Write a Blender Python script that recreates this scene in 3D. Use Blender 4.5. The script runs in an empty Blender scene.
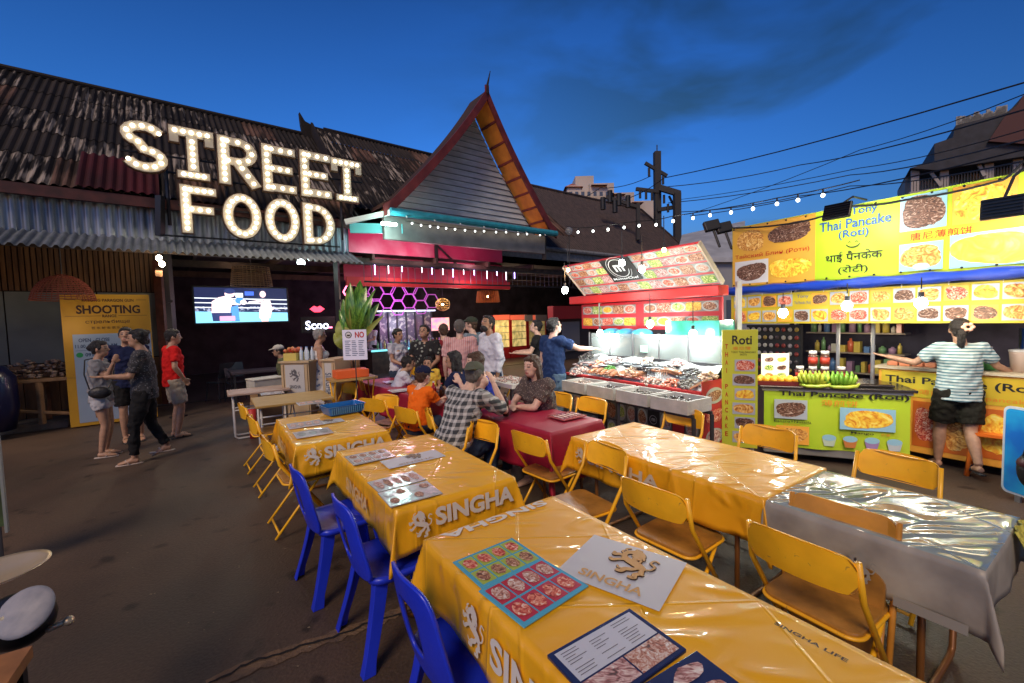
import bpy, math, random
import numpy as np
from mathutils import Vector, Matrix
random.seed(7)
SC=bpy.context.scene; COL=SC.collection
R=math.radians; PI=math.pi
V=Vector
# ---------------------------------------------------------------- camera
FPX=429.77; PIT=.05715; ROL=-.02798; CH=1.75
cp,sp=math.cos(PIT),math.sin(PIT); c_,s_=math.cos(ROL),math.sin(ROL)
_f=V((0,cp,-sp)); _u=V((0,sp,cp)); _x=V((1,0,0))
CX=c_*_x+s_*_u; CU=-s_*_x+c_*_u
C0=V((0,0,CH))
cam=bpy.data.cameras.new('camera'); cam.sensor_width=36; cam.lens=36*FPX/1024; cam.clip_start=.05; cam.clip_end=2000
co=bpy.data.objects.new('camera',cam); COL.objects.link(co)
co.matrix_world=Matrix(((CX.x,CU.x,-_f.x,0),(CX.y,CU.y,-_f.y,0),(CX.z,CU.z,-_f.z,CH),(0,0,0,1)))
SC.camera=co
def ray(px,py): return _f*FPX+CX*(px-512)-CU*(py-341.5)
def G(px,py,z):
    d=ray(px,py); return C0+d*((z-CH)/d.z)
def D(px,py,d):
    return C0+ray(px,py)*(d/FPX)
def PL(px,py,n,off):
    d=ray(px,py); return C0+d*((off-C0.dot(n))/d.dot(n))
def dirs(y): return V((math.cos(y),math.sin(y),0)),V((math.sin(y),-math.cos(y),0))
LA,RA,SA,BA=2.179,2.2546,2.134,2.2396
aL,bL=dirs(LA); aR,bR=dirs(RA); aS,bS=dirs(SA); aB,bB=dirs(BA)
def WB(px,py,t): return PL(px,py,aB,t)
def WS(px,py,o): return PL(px,py,bS,o)
UP=V((0,0,1))
# ---------------------------------------------------------------- materials
MATS={}
def nodes(m): m.use_nodes=True; return m.node_tree.nodes,m.node_tree.links
def rndify(m,amt=.12,scr=True):
    n,l=m.node_tree.nodes,m.node_tree.links; b=n['Principled BSDF']; oi=n.new('ShaderNodeObjectInfo'); hs=n.new('ShaderNodeHueSaturation'); mr=n.new('ShaderNodeMapRange'); mr.inputs[3].default_value=1-amt; mr.inputs[4].default_value=1+amt; l.new(oi.outputs['Random'],mr.inputs[0]); l.new(mr.outputs[0],hs.inputs['Value'])
    s=b.inputs['Base Color']; src=s.links[0].from_socket if s.links else None
    if src: l.new(src,hs.inputs['Color'])
    else: hs.inputs['Color'].default_value=s.default_value
    tc=n.new('ShaderNodeTexCoord'); no=n.new('ShaderNodeTexNoise'); no.inputs['Scale'].default_value=26; no.inputs['Detail'].default_value=6; no.inputs['Distortion'].default_value=1.5; l.new(tc.outputs['Object'],no.inputs['Vector'])
    r=n.new('ShaderNodeValToRGB'); r.color_ramp.elements[0].position=.67; r.color_ramp.elements[0].color=(0,0,0,1); r.color_ramp.elements[1].position=.73; r.color_ramp.elements[1].color=(.5,.5,.5,1); l.new(no.outputs[0],r.inputs[0])
    mx=n.new('ShaderNodeMix'); mx.data_type='RGBA'; mx.inputs[7].default_value=(.16,.09,.05,1); l.new(r.outputs[0],mx.inputs[0]); l.new(hs.outputs[0],mx.inputs[6]); l.new(mx.outputs[2] if scr else hs.outputs[0],s)
    mr2=n.new('ShaderNodeMapRange'); mr2.inputs[3].default_value=.22; mr2.inputs[4].default_value=.6; l.new(no.outputs[0],mr2.inputs[0]); l.new(mr2.outputs[0],b.inputs['Roughness']); return m
def mat(name,col,rough=.6,metal=0,emit=0,ecol=None,coat=0,coatr=.1,var=0,vscale=8,bump=0,bscale=30,spec=.5,c2=None,alpha=1,trans=0,stretch=None,detail=4,ramp=(.35,.65),dist=0):
    if name in MATS: return MATS[name]
    m=bpy.data.materials.new(name); n,l=nodes(m); b=n['Principled BSDF']
    c=tuple(col)+(1,)
    b.inputs['Base Color'].default_value=c; b.inputs['Roughness'].default_value=rough; b.inputs['Metallic'].default_value=metal
    b.inputs['Specular IOR Level'].default_value=spec
    b.inputs['Coat Weight'].default_value=coat; b.inputs['Coat Roughness'].default_value=coatr
    b.inputs['Transmission Weight'].default_value=trans; b.inputs['Alpha'].default_value=alpha
    if emit:
        b.inputs['Emission Color'].default_value=tuple(ecol or col)+(1,); b.inputs['Emission Strength'].default_value=emit
    if var or c2 or bump:
        tc=n.new('ShaderNodeTexCoord'); src=tc.outputs['Object']
        if stretch:
            mp=n.new('ShaderNodeMapping'); mp.inputs['Scale'].default_value=stretch; l.new(src,mp.inputs[0]); src=mp.outputs[0]
    if var or c2:
        no=n.new('ShaderNodeTexNoise'); no.inputs['Scale'].default_value=vscale; no.inputs['Detail'].default_value=detail; no.inputs['Distortion'].default_value=dist
        l.new(src,no.inputs['Vector']); r=n.new('ShaderNodeValToRGB')
        r.color_ramp.elements[0].position=ramp[0]; r.color_ramp.elements[1].position=ramp[1]
        if c2: r.color_ramp.elements[0].color=c; r.color_ramp.elements[1].color=tuple(c2)+(1,)
        else:
            r.color_ramp.elements[0].color=tuple(x*(1-var) for x in col)+(1,); r.color_ramp.elements[1].color=tuple(min(1,x*(1+var)) for x in col)+(1,)
        l.new(no.outputs[0],r.inputs[0]); l.new(r.outputs[0],b.inputs['Base Color'])
        if emit and not ecol: l.new(r.outputs[0],b.inputs['Emission Color'])
    if bump:
        nb=n.new('ShaderNodeTexNoise'); nb.inputs['Scale'].default_value=bscale; nb.inputs['Detail'].default_value=4; l.new(src,nb.inputs['Vector'])
        bp=n.new('ShaderNodeBump'); bp.inputs['Strength'].default_value=min(1,bump); bp.inputs['Distance'].default_value=.02; l.new(nb.outputs[0],bp.inputs['Height']); l.new(bp.outputs[0],b.inputs['Normal'])
        if coat: l.new(bp.outputs[0],b.inputs['Coat Normal'])
    MATS[name]=m; return m
# food picture materials: blotchy printed photographs
def ramp_mat(name,cols,scale=30,kind='noise',rough=.5,emit=0,dist=1.5,stretch=None,bump=0):
    if name in MATS: return MATS[name]
    m=bpy.data.materials.new(name); n,l=nodes(m); b=n['Principled BSDF']; b.inputs['Roughness'].default_value=rough
    tc=n.new('ShaderNodeTexCoord'); src=tc.outputs['Object']
    if stretch:
        mp=n.new('ShaderNodeMapping'); mp.inputs['Scale'].default_value=stretch; l.new(src,mp.inputs[0]); src=mp.outputs[0]
    if kind=='noise':
        t=n.new('ShaderNodeTexNoise'); t.inputs['Scale'].default_value=scale; t.inputs['Detail'].default_value=5; t.inputs['Distortion'].default_value=dist; out=t.outputs[0]
    elif kind=='cells':
        t=n.new('ShaderNodeTexVoronoi'); t.inputs['Scale'].default_value=scale
        sx=n.new('ShaderNodeSeparateColor'); l.new(t.outputs['Color'],sx.inputs[0]); out=sx.outputs[0]
    else:
        t=n.new('ShaderNodeTexWave'); t.inputs['Scale'].default_value=scale; t.inputs['Distortion'].default_value=dist; t.inputs['Detail'].default_value=2; out=t.outputs['Fac']
        t.bands_direction='DIAGONAL'
    l.new(src,t.inputs['Vector'])
    r=n.new('ShaderNodeValToRGB'); el=r.color_ramp.elements
    k=len(cols); lo,hi=(.3,.7) if kind=='noise' else (0,1)
    while len(el)<k: el.new(.5)
    for i,cc in enumerate(cols):
        el[i].position=lo+(hi-lo)*i/(k-1); el[i].color=tuple(cc)+(1,)
    if kind=='cells': r.color_ramp.interpolation='CONSTANT'
    l.new(out,r.inputs[0]); l.new(r.outputs[0],b.inputs['Base Color'])
    if emit: l.new(r.outputs[0],b.inputs['Emission Color']); b.inputs['Emission Strength'].default_value=emit
    if bump:
        bp=n.new('ShaderNodeBump'); bp.inputs['Strength'].default_value=bump; bp.inputs['Distance'].default_value=.01; l.new(out,bp.inputs['Height']); l.new(bp.outputs[0],b.inputs['Normal'])
    MATS[name]=m; return m
# ---------------------------------------------------------------- mesh builder
ROOTM={}
class MB:
    def __init__(s,M=None): s.v=[];s.f=[];s.m=[];s.M=M or Matrix()
    def add(s,vs,fs,mi=0):
        k=len(s.v); s.v+=[s.M@V(p) for p in vs]; s.f+=[tuple(i+k for i in f) for f in fs]; s.m+=[mi]*len(fs); return s
    def box(s,x0,x1,y0,y1,z0,z1,mi=0):
        vs=[(x,y,z) for z in (z0,z1) for y in (y0,y1) for x in (x0,x1)]
        return s.add(vs,[(0,2,3,1),(4,5,7,6),(0,1,5,4),(2,6,7,3),(0,4,6,2),(1,3,7,5)],mi)
    def quad(s,a,b,c,d,mi=0): return s.add([a,b,c,d],[(0,1,2,3)],mi)
    def poly(s,pts,mi=0): return s.add(pts,[tuple(range(len(pts)))],mi)
    def prism(s,pts,vec,mi=0,side=None):
        n=len(pts); vec=V(vec); vs=[V(p) for p in pts]+[V(p)+vec for p in pts]
        s.add(vs,[tuple(range(n-1,-1,-1)),tuple(range(n,2*n))]+[],mi)
        s.add(vs,[(i,(i+1)%n,n+(i+1)%n,n+i) for i in range(n)],mi if side is None else side)
        return s
    def beam(s,p,q,w,h,mi=0,up=None):
        p,q=V(p),V(q); d=(q-p).normalized(); up=V(up) if up else (UP if abs(d.z)<.95 else V((0,1,0)))
        x=d.cross(up).normalized()*w/2; y=x.cross(d).normalized()*h/2
        vs=[p-x-y,p+x-y,p+x+y,p-x+y,q-x-y,q+x-y,q+x+y,q-x+y]
        return s.add(vs,[(3,2,1,0),(4,5,6,7),(0,1,5,4),(1,2,6,5),(2,3,7,6),(3,0,4,7)],mi)
    def loft(s,secs,mi=0,caps=True,closed=False):
        n=len(secs[0]); k=len(secs); vs=[p for sc in secs for p in sc]; fs=[]
        for i in range(k-1 if not closed else k):
            j=(i+1)%k
            for a in range(n):
                b=(a+1)%n; fs.append((i*n+a,i*n+b,j*n+b,j*n+a))
        if caps and not closed: fs+= [tuple(range(n-1,-1,-1)),tuple((k-1)*n+a for a in range(n))]
        return s.add(vs,fs,mi)
    def tube(s,pts,r,seg=8,mi=0,closed=False,ry=None,xax=None,caps=True):
        pts=[V(p) for p in pts]; n=len(pts); rs=r if isinstance(r,(list,tuple)) else [r]*n
        rys=ry if isinstance(ry,(list,tuple)) else ([ry]*n if ry else rs)
        secs=[]; px=V(xax) if xax else None
        for i,p in enumerate(pts):
            if closed: d=pts[(i+1)%n]-pts[i-1]
            else: d=pts[min(i+1,n-1)]-pts[max(i-1,0)]
            if d.length<1e-9: d=V((0,0,1))
            d.normalize()
            if px is None:
                px=d.cross(UP) if abs(d.z)<.9 else d.cross(V((0,1,0)))
            x=(px-d*px.dot(d)).normalized(); 
            if not xax: px=x
            y=d.cross(x)
            secs.append([p+x*rs[i]*math.cos(2*PI*a/seg)+y*rys[i]*math.sin(2*PI*a/seg) for a in range(seg)])
        return s.loft(secs,mi,caps,closed)
    def cyl(s,p,q,r0,r1=None,seg=12,mi=0): return s.tube([p,q],[r0,r0 if r1 is None else r1],seg,mi)
    def sph(s,c,r,seg=12,rings=8,mi=0,axes=None):
        c=V(c); r=(r,r,r) if isinstance(r,(int,float)) else r; ax=axes or (V((1,0,0)),V((0,1,0)),V((0,0,1)))
        secs=[]
        for i in range(rings+1):
            th=PI*i/rings; th=min(max(th,.03),PI-.03)
            secs.append([c+ax[0]*r[0]*math.sin(th)*math.cos(2*PI*a/seg)+ax[1]*r[1]*math.sin(th)*math.sin(2*PI*a/seg)-ax[2]*r[2]*math.cos(th) for a in range(seg)])
        return s.loft(secs,mi)
    def lathe(s,prof,c=(0,0,0),seg=24,mi=0):
        c=V(c); return s.loft([[c+V((r*math.cos(2*PI*a/seg),r*math.sin(2*PI*a/seg),z)) for a in range(seg)] for r,z in prof],mi)
    def grid(s,fn,nu,nv,mi=0,thick=None):
        vs=[fn(i/nu,j/nv) for j in range(nv+1) for i in range(nu+1)]; w=nu+1
        return s.add(vs,[(j*w+i,j*w+i+1,(j+1)*w+i+1,(j+1)*w+i) for j in range(nv) for i in range(nu)],mi)
    def build(s,name,mats,parent=None,smooth=False,loc=None):
        me=bpy.data.meshes.new(name)
        if parent is not None: RM=ROOTM[parent]
        else:
            xs=[p.x for p in s.v]; ys=[p.y for p in s.v]
            RM=Matrix.Translation(V(loc) if loc else V(((min(xs)+max(xs))/2,(min(ys)+max(ys))/2,min(p.z for p in s.v))))
        inv=RM.inverted()
        me.from_pydata([inv@p for p in s.v],[],s.f)
        for mm in (mats if isinstance(mats,(list,tuple)) else [mats]): me.materials.append(mm)
        me.polygons.foreach_set('material_index',s.m)
        if smooth: me.polygons.foreach_set('use_smooth',[True]*len(s.f))
        me.update()
        o=bpy.data.objects.new(name,me); COL.objects.link(o)
        if parent is not None: o.parent=parent; ROOTM[o]=RM
        else: o.matrix_world=RM; ROOTM[o]=RM
        if smooth=='auto':
            import bmesh
            bm=bmesh.new(); bm.from_mesh(me)
            for e in bm.edges:
                if len(e.link_faces)==2 and e.calc_face_angle(0)>.7: e.smooth=False
            bm.to_mesh(me); bm.free()
        return o
def bev(o,w=.01,seg=2):
    md=o.modifiers.new('bevel','BEVEL'); md.width=w; md.segments=seg; md.limit_method='ANGLE'; md.angle_limit=.6; return o
def tag(o,label=None,cat=None,group=None,kind=None):
    if label: o['label']=label
    if cat: o['category']=cat
    if group: o['group']=group
    if kind: o['kind']=kind
    return o
def root(name,label,cat,loc=(0,0,0),rotz=0,group=None):
    o=bpy.data.objects.new(name,None); COL.objects.link(o); o.empty_display_size=.1
    M=Matrix.Translation(V(loc))@Matrix.Rotation(rotz,4,'Z'); o.location=loc; o.rotation_euler=(0,0,rotz)
    ROOTM[o]=M; return tag(o,label,cat,group)
def dup(r,loc,rotz,label,group=None,rx=0):
    def cpy(o,par):
        c=o.copy(); COL.objects.link(c); c.parent=par
        for ch in list(o.children): cpy(ch,c)
        return c
    n=cpy(r,None); n.location=loc; n.rotation_euler=(rx,0,rotz); n['label']=label
    if group: n['group']=group
    return n
def frame(o,x,z=None,y=None):
    """4x4 with origin o, local x, local z (normal); y = z cross x"""
    x=V(x).normalized()
    if z is not None: z=V(z).normalized(); y=z.cross(x).normalized(); z=x.cross(y).normalized()
    else: y=V(y).normalized(); z=x.cross(y).normalized(); y=z.cross(x)
    M=Matrix.Identity(4)
    for i in range(3): M[i][0]=x[i]; M[i][1]=y[i]; M[i][2]=z[i]; M[i][3]=o[i]
    return M
def text(body,M,cx,cy,w,h,m,parent,name='lettering',bold=0,dz=.004,ext=0,keep=False,shear=0,rot=0,sub=0):
    """text fitted into a w x h box centred on cx,cy in the plane of frame M"""
    cu=bpy.data.curves.new('txt','FONT'); cu.body=body; cu.offset=bold; cu.resolution_u=3; cu.align_x='CENTER'; cu.shear=shear
    cu.space_line=.95; cu.extrude=ext
    o=bpy.data.objects.new('txt',cu); me=bpy.data.meshes.new_from_object(o)
    vs=[v.co.copy() for v in me.vertices]; fs=[tuple(p.vertices) for p in me.polygons]
    bpy.data.objects.remove(o); bpy.data.meshes.remove(me)
    if not vs: return None
    x0=min(v.x for v in vs);x1=max(v.x for v in vs);y0=min(v.y for v in vs);y1=max(v.y for v in vs)
    sx=w/(x1-x0); sy=h/(y1-y0)
    if keep: sx=sy=min(sx,sy)
    b=MB(M); cr,sr=math.cos(rot),math.sin(rot); pts=[]
    for v in vs:
        X=(v.x-(x0+x1)/2)*sx; Y=(v.y-(y0+y1)/2)*sy
        pts.append((cx+X*cr-Y*sr,cy+X*sr+Y*cr,dz+v.z))
    b.add(pts,fs)
    return b.build(name,m,parent)
M_SKY=None
# ---------------------------------------------------------------- people
SKIN={'tan':(.42,.24,.15),'pale':(.62,.40,.30),'brown':(.30,.16,.09)}
PEND=[]
FOLD={'shirt':(.075,.040),'dress':(.08,.035),'trousers':(.07,.030),'shorts':(.06,.028),'hair':(.022,.022),'tank_top':(.07,.03)}
_EYE=mat('eye_dark',(.02,.015,.012),.3); _LIP=mat('lip_red',(.38,.12,.10),.5)
def sk(k): return mat('skin_'+k,SKIN[k],.5,var=.12,vscale=20,bump=.08,bscale=90)
def hairm(k): return mat('hair_'+k,{'black':(.012,.010,.010),'brown':(.07,.035,.018),'grey':(.30,.29,.28),'greying':(.11,.10,.09)}[k],.45,bump=.8,bscale=70,stretch=(3,3,.35))
def tex_shirt(name,kind,c1,c2,sc):
    if name in MATS: return MATS[name]
    m=bpy.data.materials.new(name); n,l=nodes(m); b=n['Principled BSDF']; b.inputs['Roughness'].default_value=.85
    tc=n.new('ShaderNodeTexCoord'); mix=n.new('ShaderNodeMix'); mix.data_type='RGBA'
    mix.inputs[6].default_value=tuple(c1)+(1,); mix.inputs[7].default_value=tuple(c2)+(1,)
    def wave(d,s,thr):
        w=n.new('ShaderNodeTexWave'); w.bands_direction=d; w.inputs['Scale'].default_value=s; w.inputs['Distortion'].default_value=.6; w.inputs['Detail Scale'].default_value=.4; l.new(tc.outputs['Object'],w.inputs['Vector'])
        g=n.new('ShaderNodeMath'); g.operation='GREATER_THAN'; g.inputs[1].default_value=thr; l.new(w.outputs['Fac'],g.inputs[0]); return g.outputs[0]
    if kind=='hstripe': l.new(wave('Z',sc,.62),mix.inputs[0])
    elif kind=='vstripe': l.new(wave('X',sc,.5),mix.inputs[0])
    elif kind=='plaid':
        a=n.new('ShaderNodeMath'); a.operation='ADD'; l.new(wave('X',sc,.62),a.inputs[0]); l.new(wave('Z',sc,.62),a.inputs[1])
        h=n.new('ShaderNodeMath'); h.operation='MULTIPLY'; h.inputs[1].default_value=.5; l.new(a.outputs[0],h.inputs[0]); l.new(h.outputs[0],mix.inputs[0])
    else:
        v=n.new('ShaderNodeTexVoronoi'); v.inputs['Scale'].default_value=sc; l.new(tc.outputs['Object'],v.inputs['Vector'])
        g=n.new('ShaderNodeMath'); g.operation='LESS_THAN'; g.inputs[1].default_value=.28; l.new(v.outputs['Distance'],g.inputs[0]); l.new(g.outputs[0],mix.inputs[0])
    l.new(mix.outputs[2],b.inputs['Base Color']); MATS[name]=m; return m
def cloth(name,c,**k): return mat('cloth_'+name,c,.85,bump=.9,bscale=9,spec=.2,**k)
def pend(name,mb,mats,parent,voxel,smooth,post=None):
    o=mb.build(name,mats,parent); 
    r=o.modifiers.new('r','REMESH'); r.mode='VOXEL'; r.voxel_size=voxel; r.use_smooth_shade=True
    s=o.modifiers.new('s','SMOOTH'); s.factor=.5; s.iterations=smooth
    if name in FOLD:
        sc_,st_=FOLD[name]
        if name not in bpy.data.textures:
            tx=bpy.data.textures.new(name,'CLOUDS'); tx.noise_scale=sc_; tx.noise_depth=3 if name=='hair' else 1
        d_=o.modifiers.new('d','DISPLACE'); d_.texture=bpy.data.textures[name]; d_.strength=st_; d_.mid_level=.5; d_.texture_coords='LOCAL'
    PEND.append((o,post)); return o
def flush():
    bpy.context.view_layer.update(); dg=bpy.context.evaluated_depsgraph_get(); res=[]
    for o,post in PEND: res.append(bpy.data.meshes.new_from_object(o.evaluated_get(dg)))
    for (o,post),me in zip(PEND,res):
        o.modifiers.clear(); old=o.data; o.data=me
        if not me.materials:
            for mm in old.materials: me.materials.append(mm)
        me.polygons.foreach_set('use_smooth',[True]*len(me.polygons))
        if post:
            mi=[0]*len(me.polygons)
            for i,p in enumerate(me.polygons):
                mi[i]=post(p.center)
            me.polygons.foreach_set('material_index',mi)
    PEND.clear()
def person(label,loc,yaw,h=1.7,pose='stand',skin='tan',hair=('black','short'),top=('shirt',None,.55),bottom=('pants',None),shoes=None,
           arms=None,lean=0,twist=0,look=(0,0),stride=0,fem=False,group=None,child=False,fat=1.0,cap=None,legs=None,seat=.47,beard=False,raise_=0):
    """yaw: heading the person faces, measured as rotation of local +Y"""
    k=h/1.75; r=root('person',label,'person',(loc[0],loc[1],loc[2] if len(loc)>2 else 0),yaw,group); RM=ROOTM[r]
    S=Matrix.Scale(k,4); M=RM@S
    sw=(.17 if fem else .195)*(.93 if child else 1)
    J={}
    if pose=='sit': pz=seat/k+.09
    else: pz=.95
    pel=V((0,0,pz)); ca,sa=math.cos(lean),math.sin(lean)
    def up(x,y,z):   # point above pelvis, leaned forward
        ct,st=math.cos(twist),math.sin(twist); x,y=x*ct-y*st,x*st+y*ct
        return pel+V((x,y*ca+z*sa,z*ca-y*sa))
    waist=up(0,0,.16); chest=up(0,.01,.36); neck=up(0,-.005,.53); nk2=up(0,.02,.60)
    hx,hp=look; hc=up(0,.035,.695)
    ch,sh=math.cos(hx),math.sin(hx); fw=V((-sh,ch,0)); rt=V((ch,sh,0)); hu=UP.copy()
    hu=(UP*math.cos(hp+lean*.3)+fw*math.sin(hp+lean*.3)).normalized(); fw=hu.cross(rt).normalized()
    hs=1.0 if not child else 1.12
    def H(x,y,z): return hc+(rt*x+fw*y+hu*z)*hs
    shl=[up(sg*sw,0,.49) for sg in (-1,1)]
    if arms is None: arms=[((-.05,-.03,-.29),(0,.06,-.26))]*2
    els=[];wrs=[]
    for i,sg in enumerate((-1,1)):
        a,b=arms[i]; e=shl[i]+V((a[0]*(-sg),a[1],a[2])); w=e+V((b[0]*(-sg),b[1],b[2])); els.append(e);wrs.append(w)
    hips=[pel+V((sg*.09*fat,0,-.03)) for sg in (-1,1)]
    kn=[];an=[]
    for i,sg in enumerate((-1,1)):
        if legs: K,A=legs[i]; kn.append(V(K)); an.append(V(A))
        elif pose=='sit': kn.append(V((sg*.13,.42,pz+.0))); an.append(V((sg*.13,.36+.1*i,.08)))
        else:
            st=stride*(1 if sg<0 else -1)
            kn.append(V((sg*.095,.05+st*.45,.50+abs(stride)*.03))); an.append(V((sg*.09,-.02+st,.09+(.07 if st<0 else 0))))
    b=MB(M); ra=V((math.cos(twist),math.sin(twist),0)); F=fat
    fb=1.0 if not fem else .94
    # torso sections
    b.tube([pel+V((0,0,-.11)),pel,waist,chest,up(0,0,.47),neck],[.11*F,.165*F,.135*F*fb,.165*fb*F,.165*fb,.07],20,0,ry=[.09*F,.115*F,.10*F,.115*F,.09,.06],xax=ra)
    if fem:
        for sg in (-1,1): b.sph(up(sg*.075,.09*F,.36),(.06,.055,.06))
    b.tube([neck-(nk2-neck)*.3,nk2,hc],[.062,.055,.05],12)
    # head
    b.sph(H(0,0,.02),(.077*hs,.098*hs,.105*hs),16,12,axes=(rt,fw,hu)); b.sph(H(0,.025,-.055),(.058*hs,.068*hs,.062*hs),12,8,axes=(rt,fw,hu))
    b.tube([H(0,.088,.012),H(0,.113,-.025)],[.010,.016],8); 
    for sg in (-1,1):
        b.sph(H(sg*.079,-.005,-.005),(.012,.022,.032),8,6,axes=(rt,fw,hu)); b.tube([shl[i] for i in (0,)]*1+[shl[0]],.01,4) if False else None
    for i,sg in enumerate((-1,1)):
        b.sph(shl[i],(.058,.058,.058)); b.tube([up(sg*sw*.3,0,.47),shl[i]],[.07,.055],10)
        b.tube([shl[i],shl[i].lerp(els[i],.45),els[i]],[.05*F,.046*F,.037],12); b.tube([els[i],els[i].lerp(wrs[i],.3),wrs[i]],[.038,.040,.026],12); b.sph(els[i],.037)
        # hand: palm, four fingers, thumb
        d=(wrs[i]-els[i]).normalized(); side=d.cross(V((0,1,0)) if abs(d.y)<.8 else V((1,0,0))).normalized(); inn=side.cross(d)
        pm=wrs[i]+d*.045; b.sph(pm,(.038,.018,.052),10,8,axes=(inn,side,d))
        for q in range(4):
            o=inn*(-.027+.018*q); ln=[.062,.074,.068,.052][q]; p0=wrs[i]+d*.078+o; p1=p0+d*ln*.5+side*.004; p2=p1+(d*.8+side*.5*(1 if sg>0 else -1)).normalized()*ln*.5
            b.tube([p0,p1,p2],[.0105,.010,.0085],8)
        t0=wrs[i]+d*.03+inn*.03; b.tube([t0,t0+(d*.7+inn*.7)*.032,t0+(d*.95+inn*.5)*.06],[.014,.0115,.009],8)
        # leg
        b.tube([hips[i]+V((0,0,.04)),hips[i],hips[i].lerp(kn[i],.5),kn[i]],[.095*F,.09*F,.075*F,.053*F],14)
        b.sph(kn[i],.053*F); b.tube([kn[i],kn[i].lerp(an[i],.33),an[i]],[.052*F,.056*F,.036],14)
        A=an[i]; tip=-.12 if (stride and ((sg<0)!=(stride>0))) else 0
        b.tube([A+V((0,-.045,-.045)),A+V((0,.03,-.04)),A+V((0,.12,-.058+tip*.3)),A+V((0,.175,-.068+tip*.5))],[.032,.042,.044,.028],12,ry=[.03,.042,.024,.015],xax=(1,0,0))
    inv=RM.inverted()
    def loc_(p): return S@V(p)
    eyes=[loc_(H(sg*.032,.088,.012)) for sg in (-1,1)]; brow=[loc_(H(sg*.034,.09,.038)) for sg in (-1,1)]; mouth=loc_(H(0,.092,-.062))
    rtl=rt; kk=k*hs
    def post(c):
        for e in eyes:
            q=c-e
            if abs(q.dot(rtl))<.017*kk and abs(q.dot(hu))<.0065*kk and q.length<.035*kk: return 1
        for e in brow:
            q=c-e
            if abs(q.dot(rtl))<.02*kk and abs(q.dot(hu))<.0045*kk and q.length<.03*kk: return 3
        q=c-mouth
        if abs(q.dot(rtl))<.025*kk and abs(q.dot(hu))<.009*kk and q.length<.04*kk: return 2
        return 0
    hm=hairm(hair[0]) if hair else hairm('black')
    body=pend('body',b,[sk(skin),_EYE,_LIP,hm],r,.011*k,3,post)
    # hair
    hb=None
    if hair and hair[1]!='none':
        hb=MB(M); st=hair[1]
        hb.sph(H(0,-.022,.045),(.088*hs,.098*hs,.098*hs),16,12,axes=(rt,fw,hu)); hb.sph(H(0,.035,.085),(.072*hs,.055*hs,.04*hs),12,8,axes=(rt,fw,hu))
        hb.sph(H(0,-.055,-.01),(.07*hs,.055*hs,.07*hs),12,8,axes=(rt,fw,hu))
        for sg in (-1,1): hb.sph(H(sg*.068,.01,.03),(.022,.035,.045),8,6,axes=(rt,fw,hu))
        if st=='long':
            hb.tube([H(0,-.06,.03),H(0,-.085,-.10),H(0,-.085,-.22),H(.01,-.07,-.30)],[.08,.085,.075,.03],14,ry=[.05,.045,.04,.02],xax=rt)
            for sg in (-1,1): hb.tube([H(sg*.075,-.01,.03),H(sg*.082,-.02,-.08),H(sg*.08,-.03,-.17)],[.025,.03,.02],8)
        if st=='bun': hb.sph(H(0,-.115,.03),(.045,.045,.045))
        if st=='tail': hb.tube([H(0,-.10,.03),H(0,-.14,-.03),H(0,-.13,-.14),H(0,-.11,-.24)],[.03,.038,.035,.012],10)
        if st=='messy':
            rr=random.Random(len(label))
            for q in range(22):
                a=rr.uniform(0,2*PI); z=rr.uniform(-.05,.12); hb.sph(H(.085*math.cos(a),-.03+.085*math.sin(a)*(1 if math.sin(a)<0 else .3),z),(.024,.024,.03),8,6)
        pend('hair',hb,[hm],r,.010*k,2)
    if beard:
        bb=MB(M); bb.sph(H(0,.04,-.075),(.058,.065,.05),12,8,axes=(rt,fw,hu)); pend('beard',bb,[hairm('black')],r,.009*k,2)
    if cap:
        cb=MB(M); cb.sph(H(0,-.01,.07),(.094*hs,.11*hs,.075*hs),16,10,axes=(rt,fw,hu)); bd=cap[1] if len(cap)>1 else 1
        cb.tube([H(0,.06*bd,.06),H(0,.13*bd,.055),H(0,.175*bd,.04)],[.075,.072,.03],12,ry=[.012,.010,.008],xax=rt)
        pend('cap',cb,[cap[0]],r,.009*k,2)
    # top garment
    if top and top[0]:
        tk,tm,sl=top; t=MB(M); e=.020
        lo=-.10 if tk!='tucked' else -.02
        if tk=='dress':
            t.tube([pel+V((0,.0,-.55)),pel+V((0,0,-.3)),pel,waist,chest,up(0,.015,.42)],[.27,.23,.185*F,.15*F,.175*F,.165*F],24,0,ry=[.22,.19,.14*F,.12*F,.135*F,.11*F],xax=ra)
            for sg in (-1,1): t.sph(up(sg*.075,.10*F,.36),(.065,.05,.06))
        else:
            bot=[pel+V((0,0,lo))] if pose!='sit' else [pel+V((0,0,-.04))]
            t.tube(bot+[pel+V((0,0,.03)),waist,chest,up(0,0,.465),up(0,-.005,.525)],[.178*F+e*.6,.172*F+e,.145*F*fb+e*1.3,.168*fb*F+e,.165*fb+e,.085],24,0,ry=[.125*F+e,.118*F+e,.112*F+e,.118*F+e,.088+e,.07],xax=ra)
            if fem:
                for sg in (-1,1): t.sph(up(sg*.075,.095*F,.355),(.07,.06,.065))
            for i,sg in enumerate((-1,1)):
                if sl<=0:
                    t.tube([up(sg*.10,0,.46),up(sg*.12,0,.515)],[.05,.03],10); continue
                t.tube([up(sg*sw*.35,0,.465),shl[i]],[.085,.075],12); t.sph(shl[i],.074*F)
                f=min(sl,1); t.tube([shl[i],shl[i].lerp(els[i],f*.5),shl[i].lerp(els[i],f)],[.073*F,.067*F,.062*F],14)
                if sl>1:
                    t.sph(els[i],.055); g=sl-1; t.tube([els[i],els[i].lerp(wrs[i],g*.5),els[i].lerp(wrs[i],g)],[.056,.05,.038],12)
        pend({'shirt':'shirt','tucked':'shirt','dress':'dress','tank':'tank_top'}[tk],t,[tm],r,.012*k,3)
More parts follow.
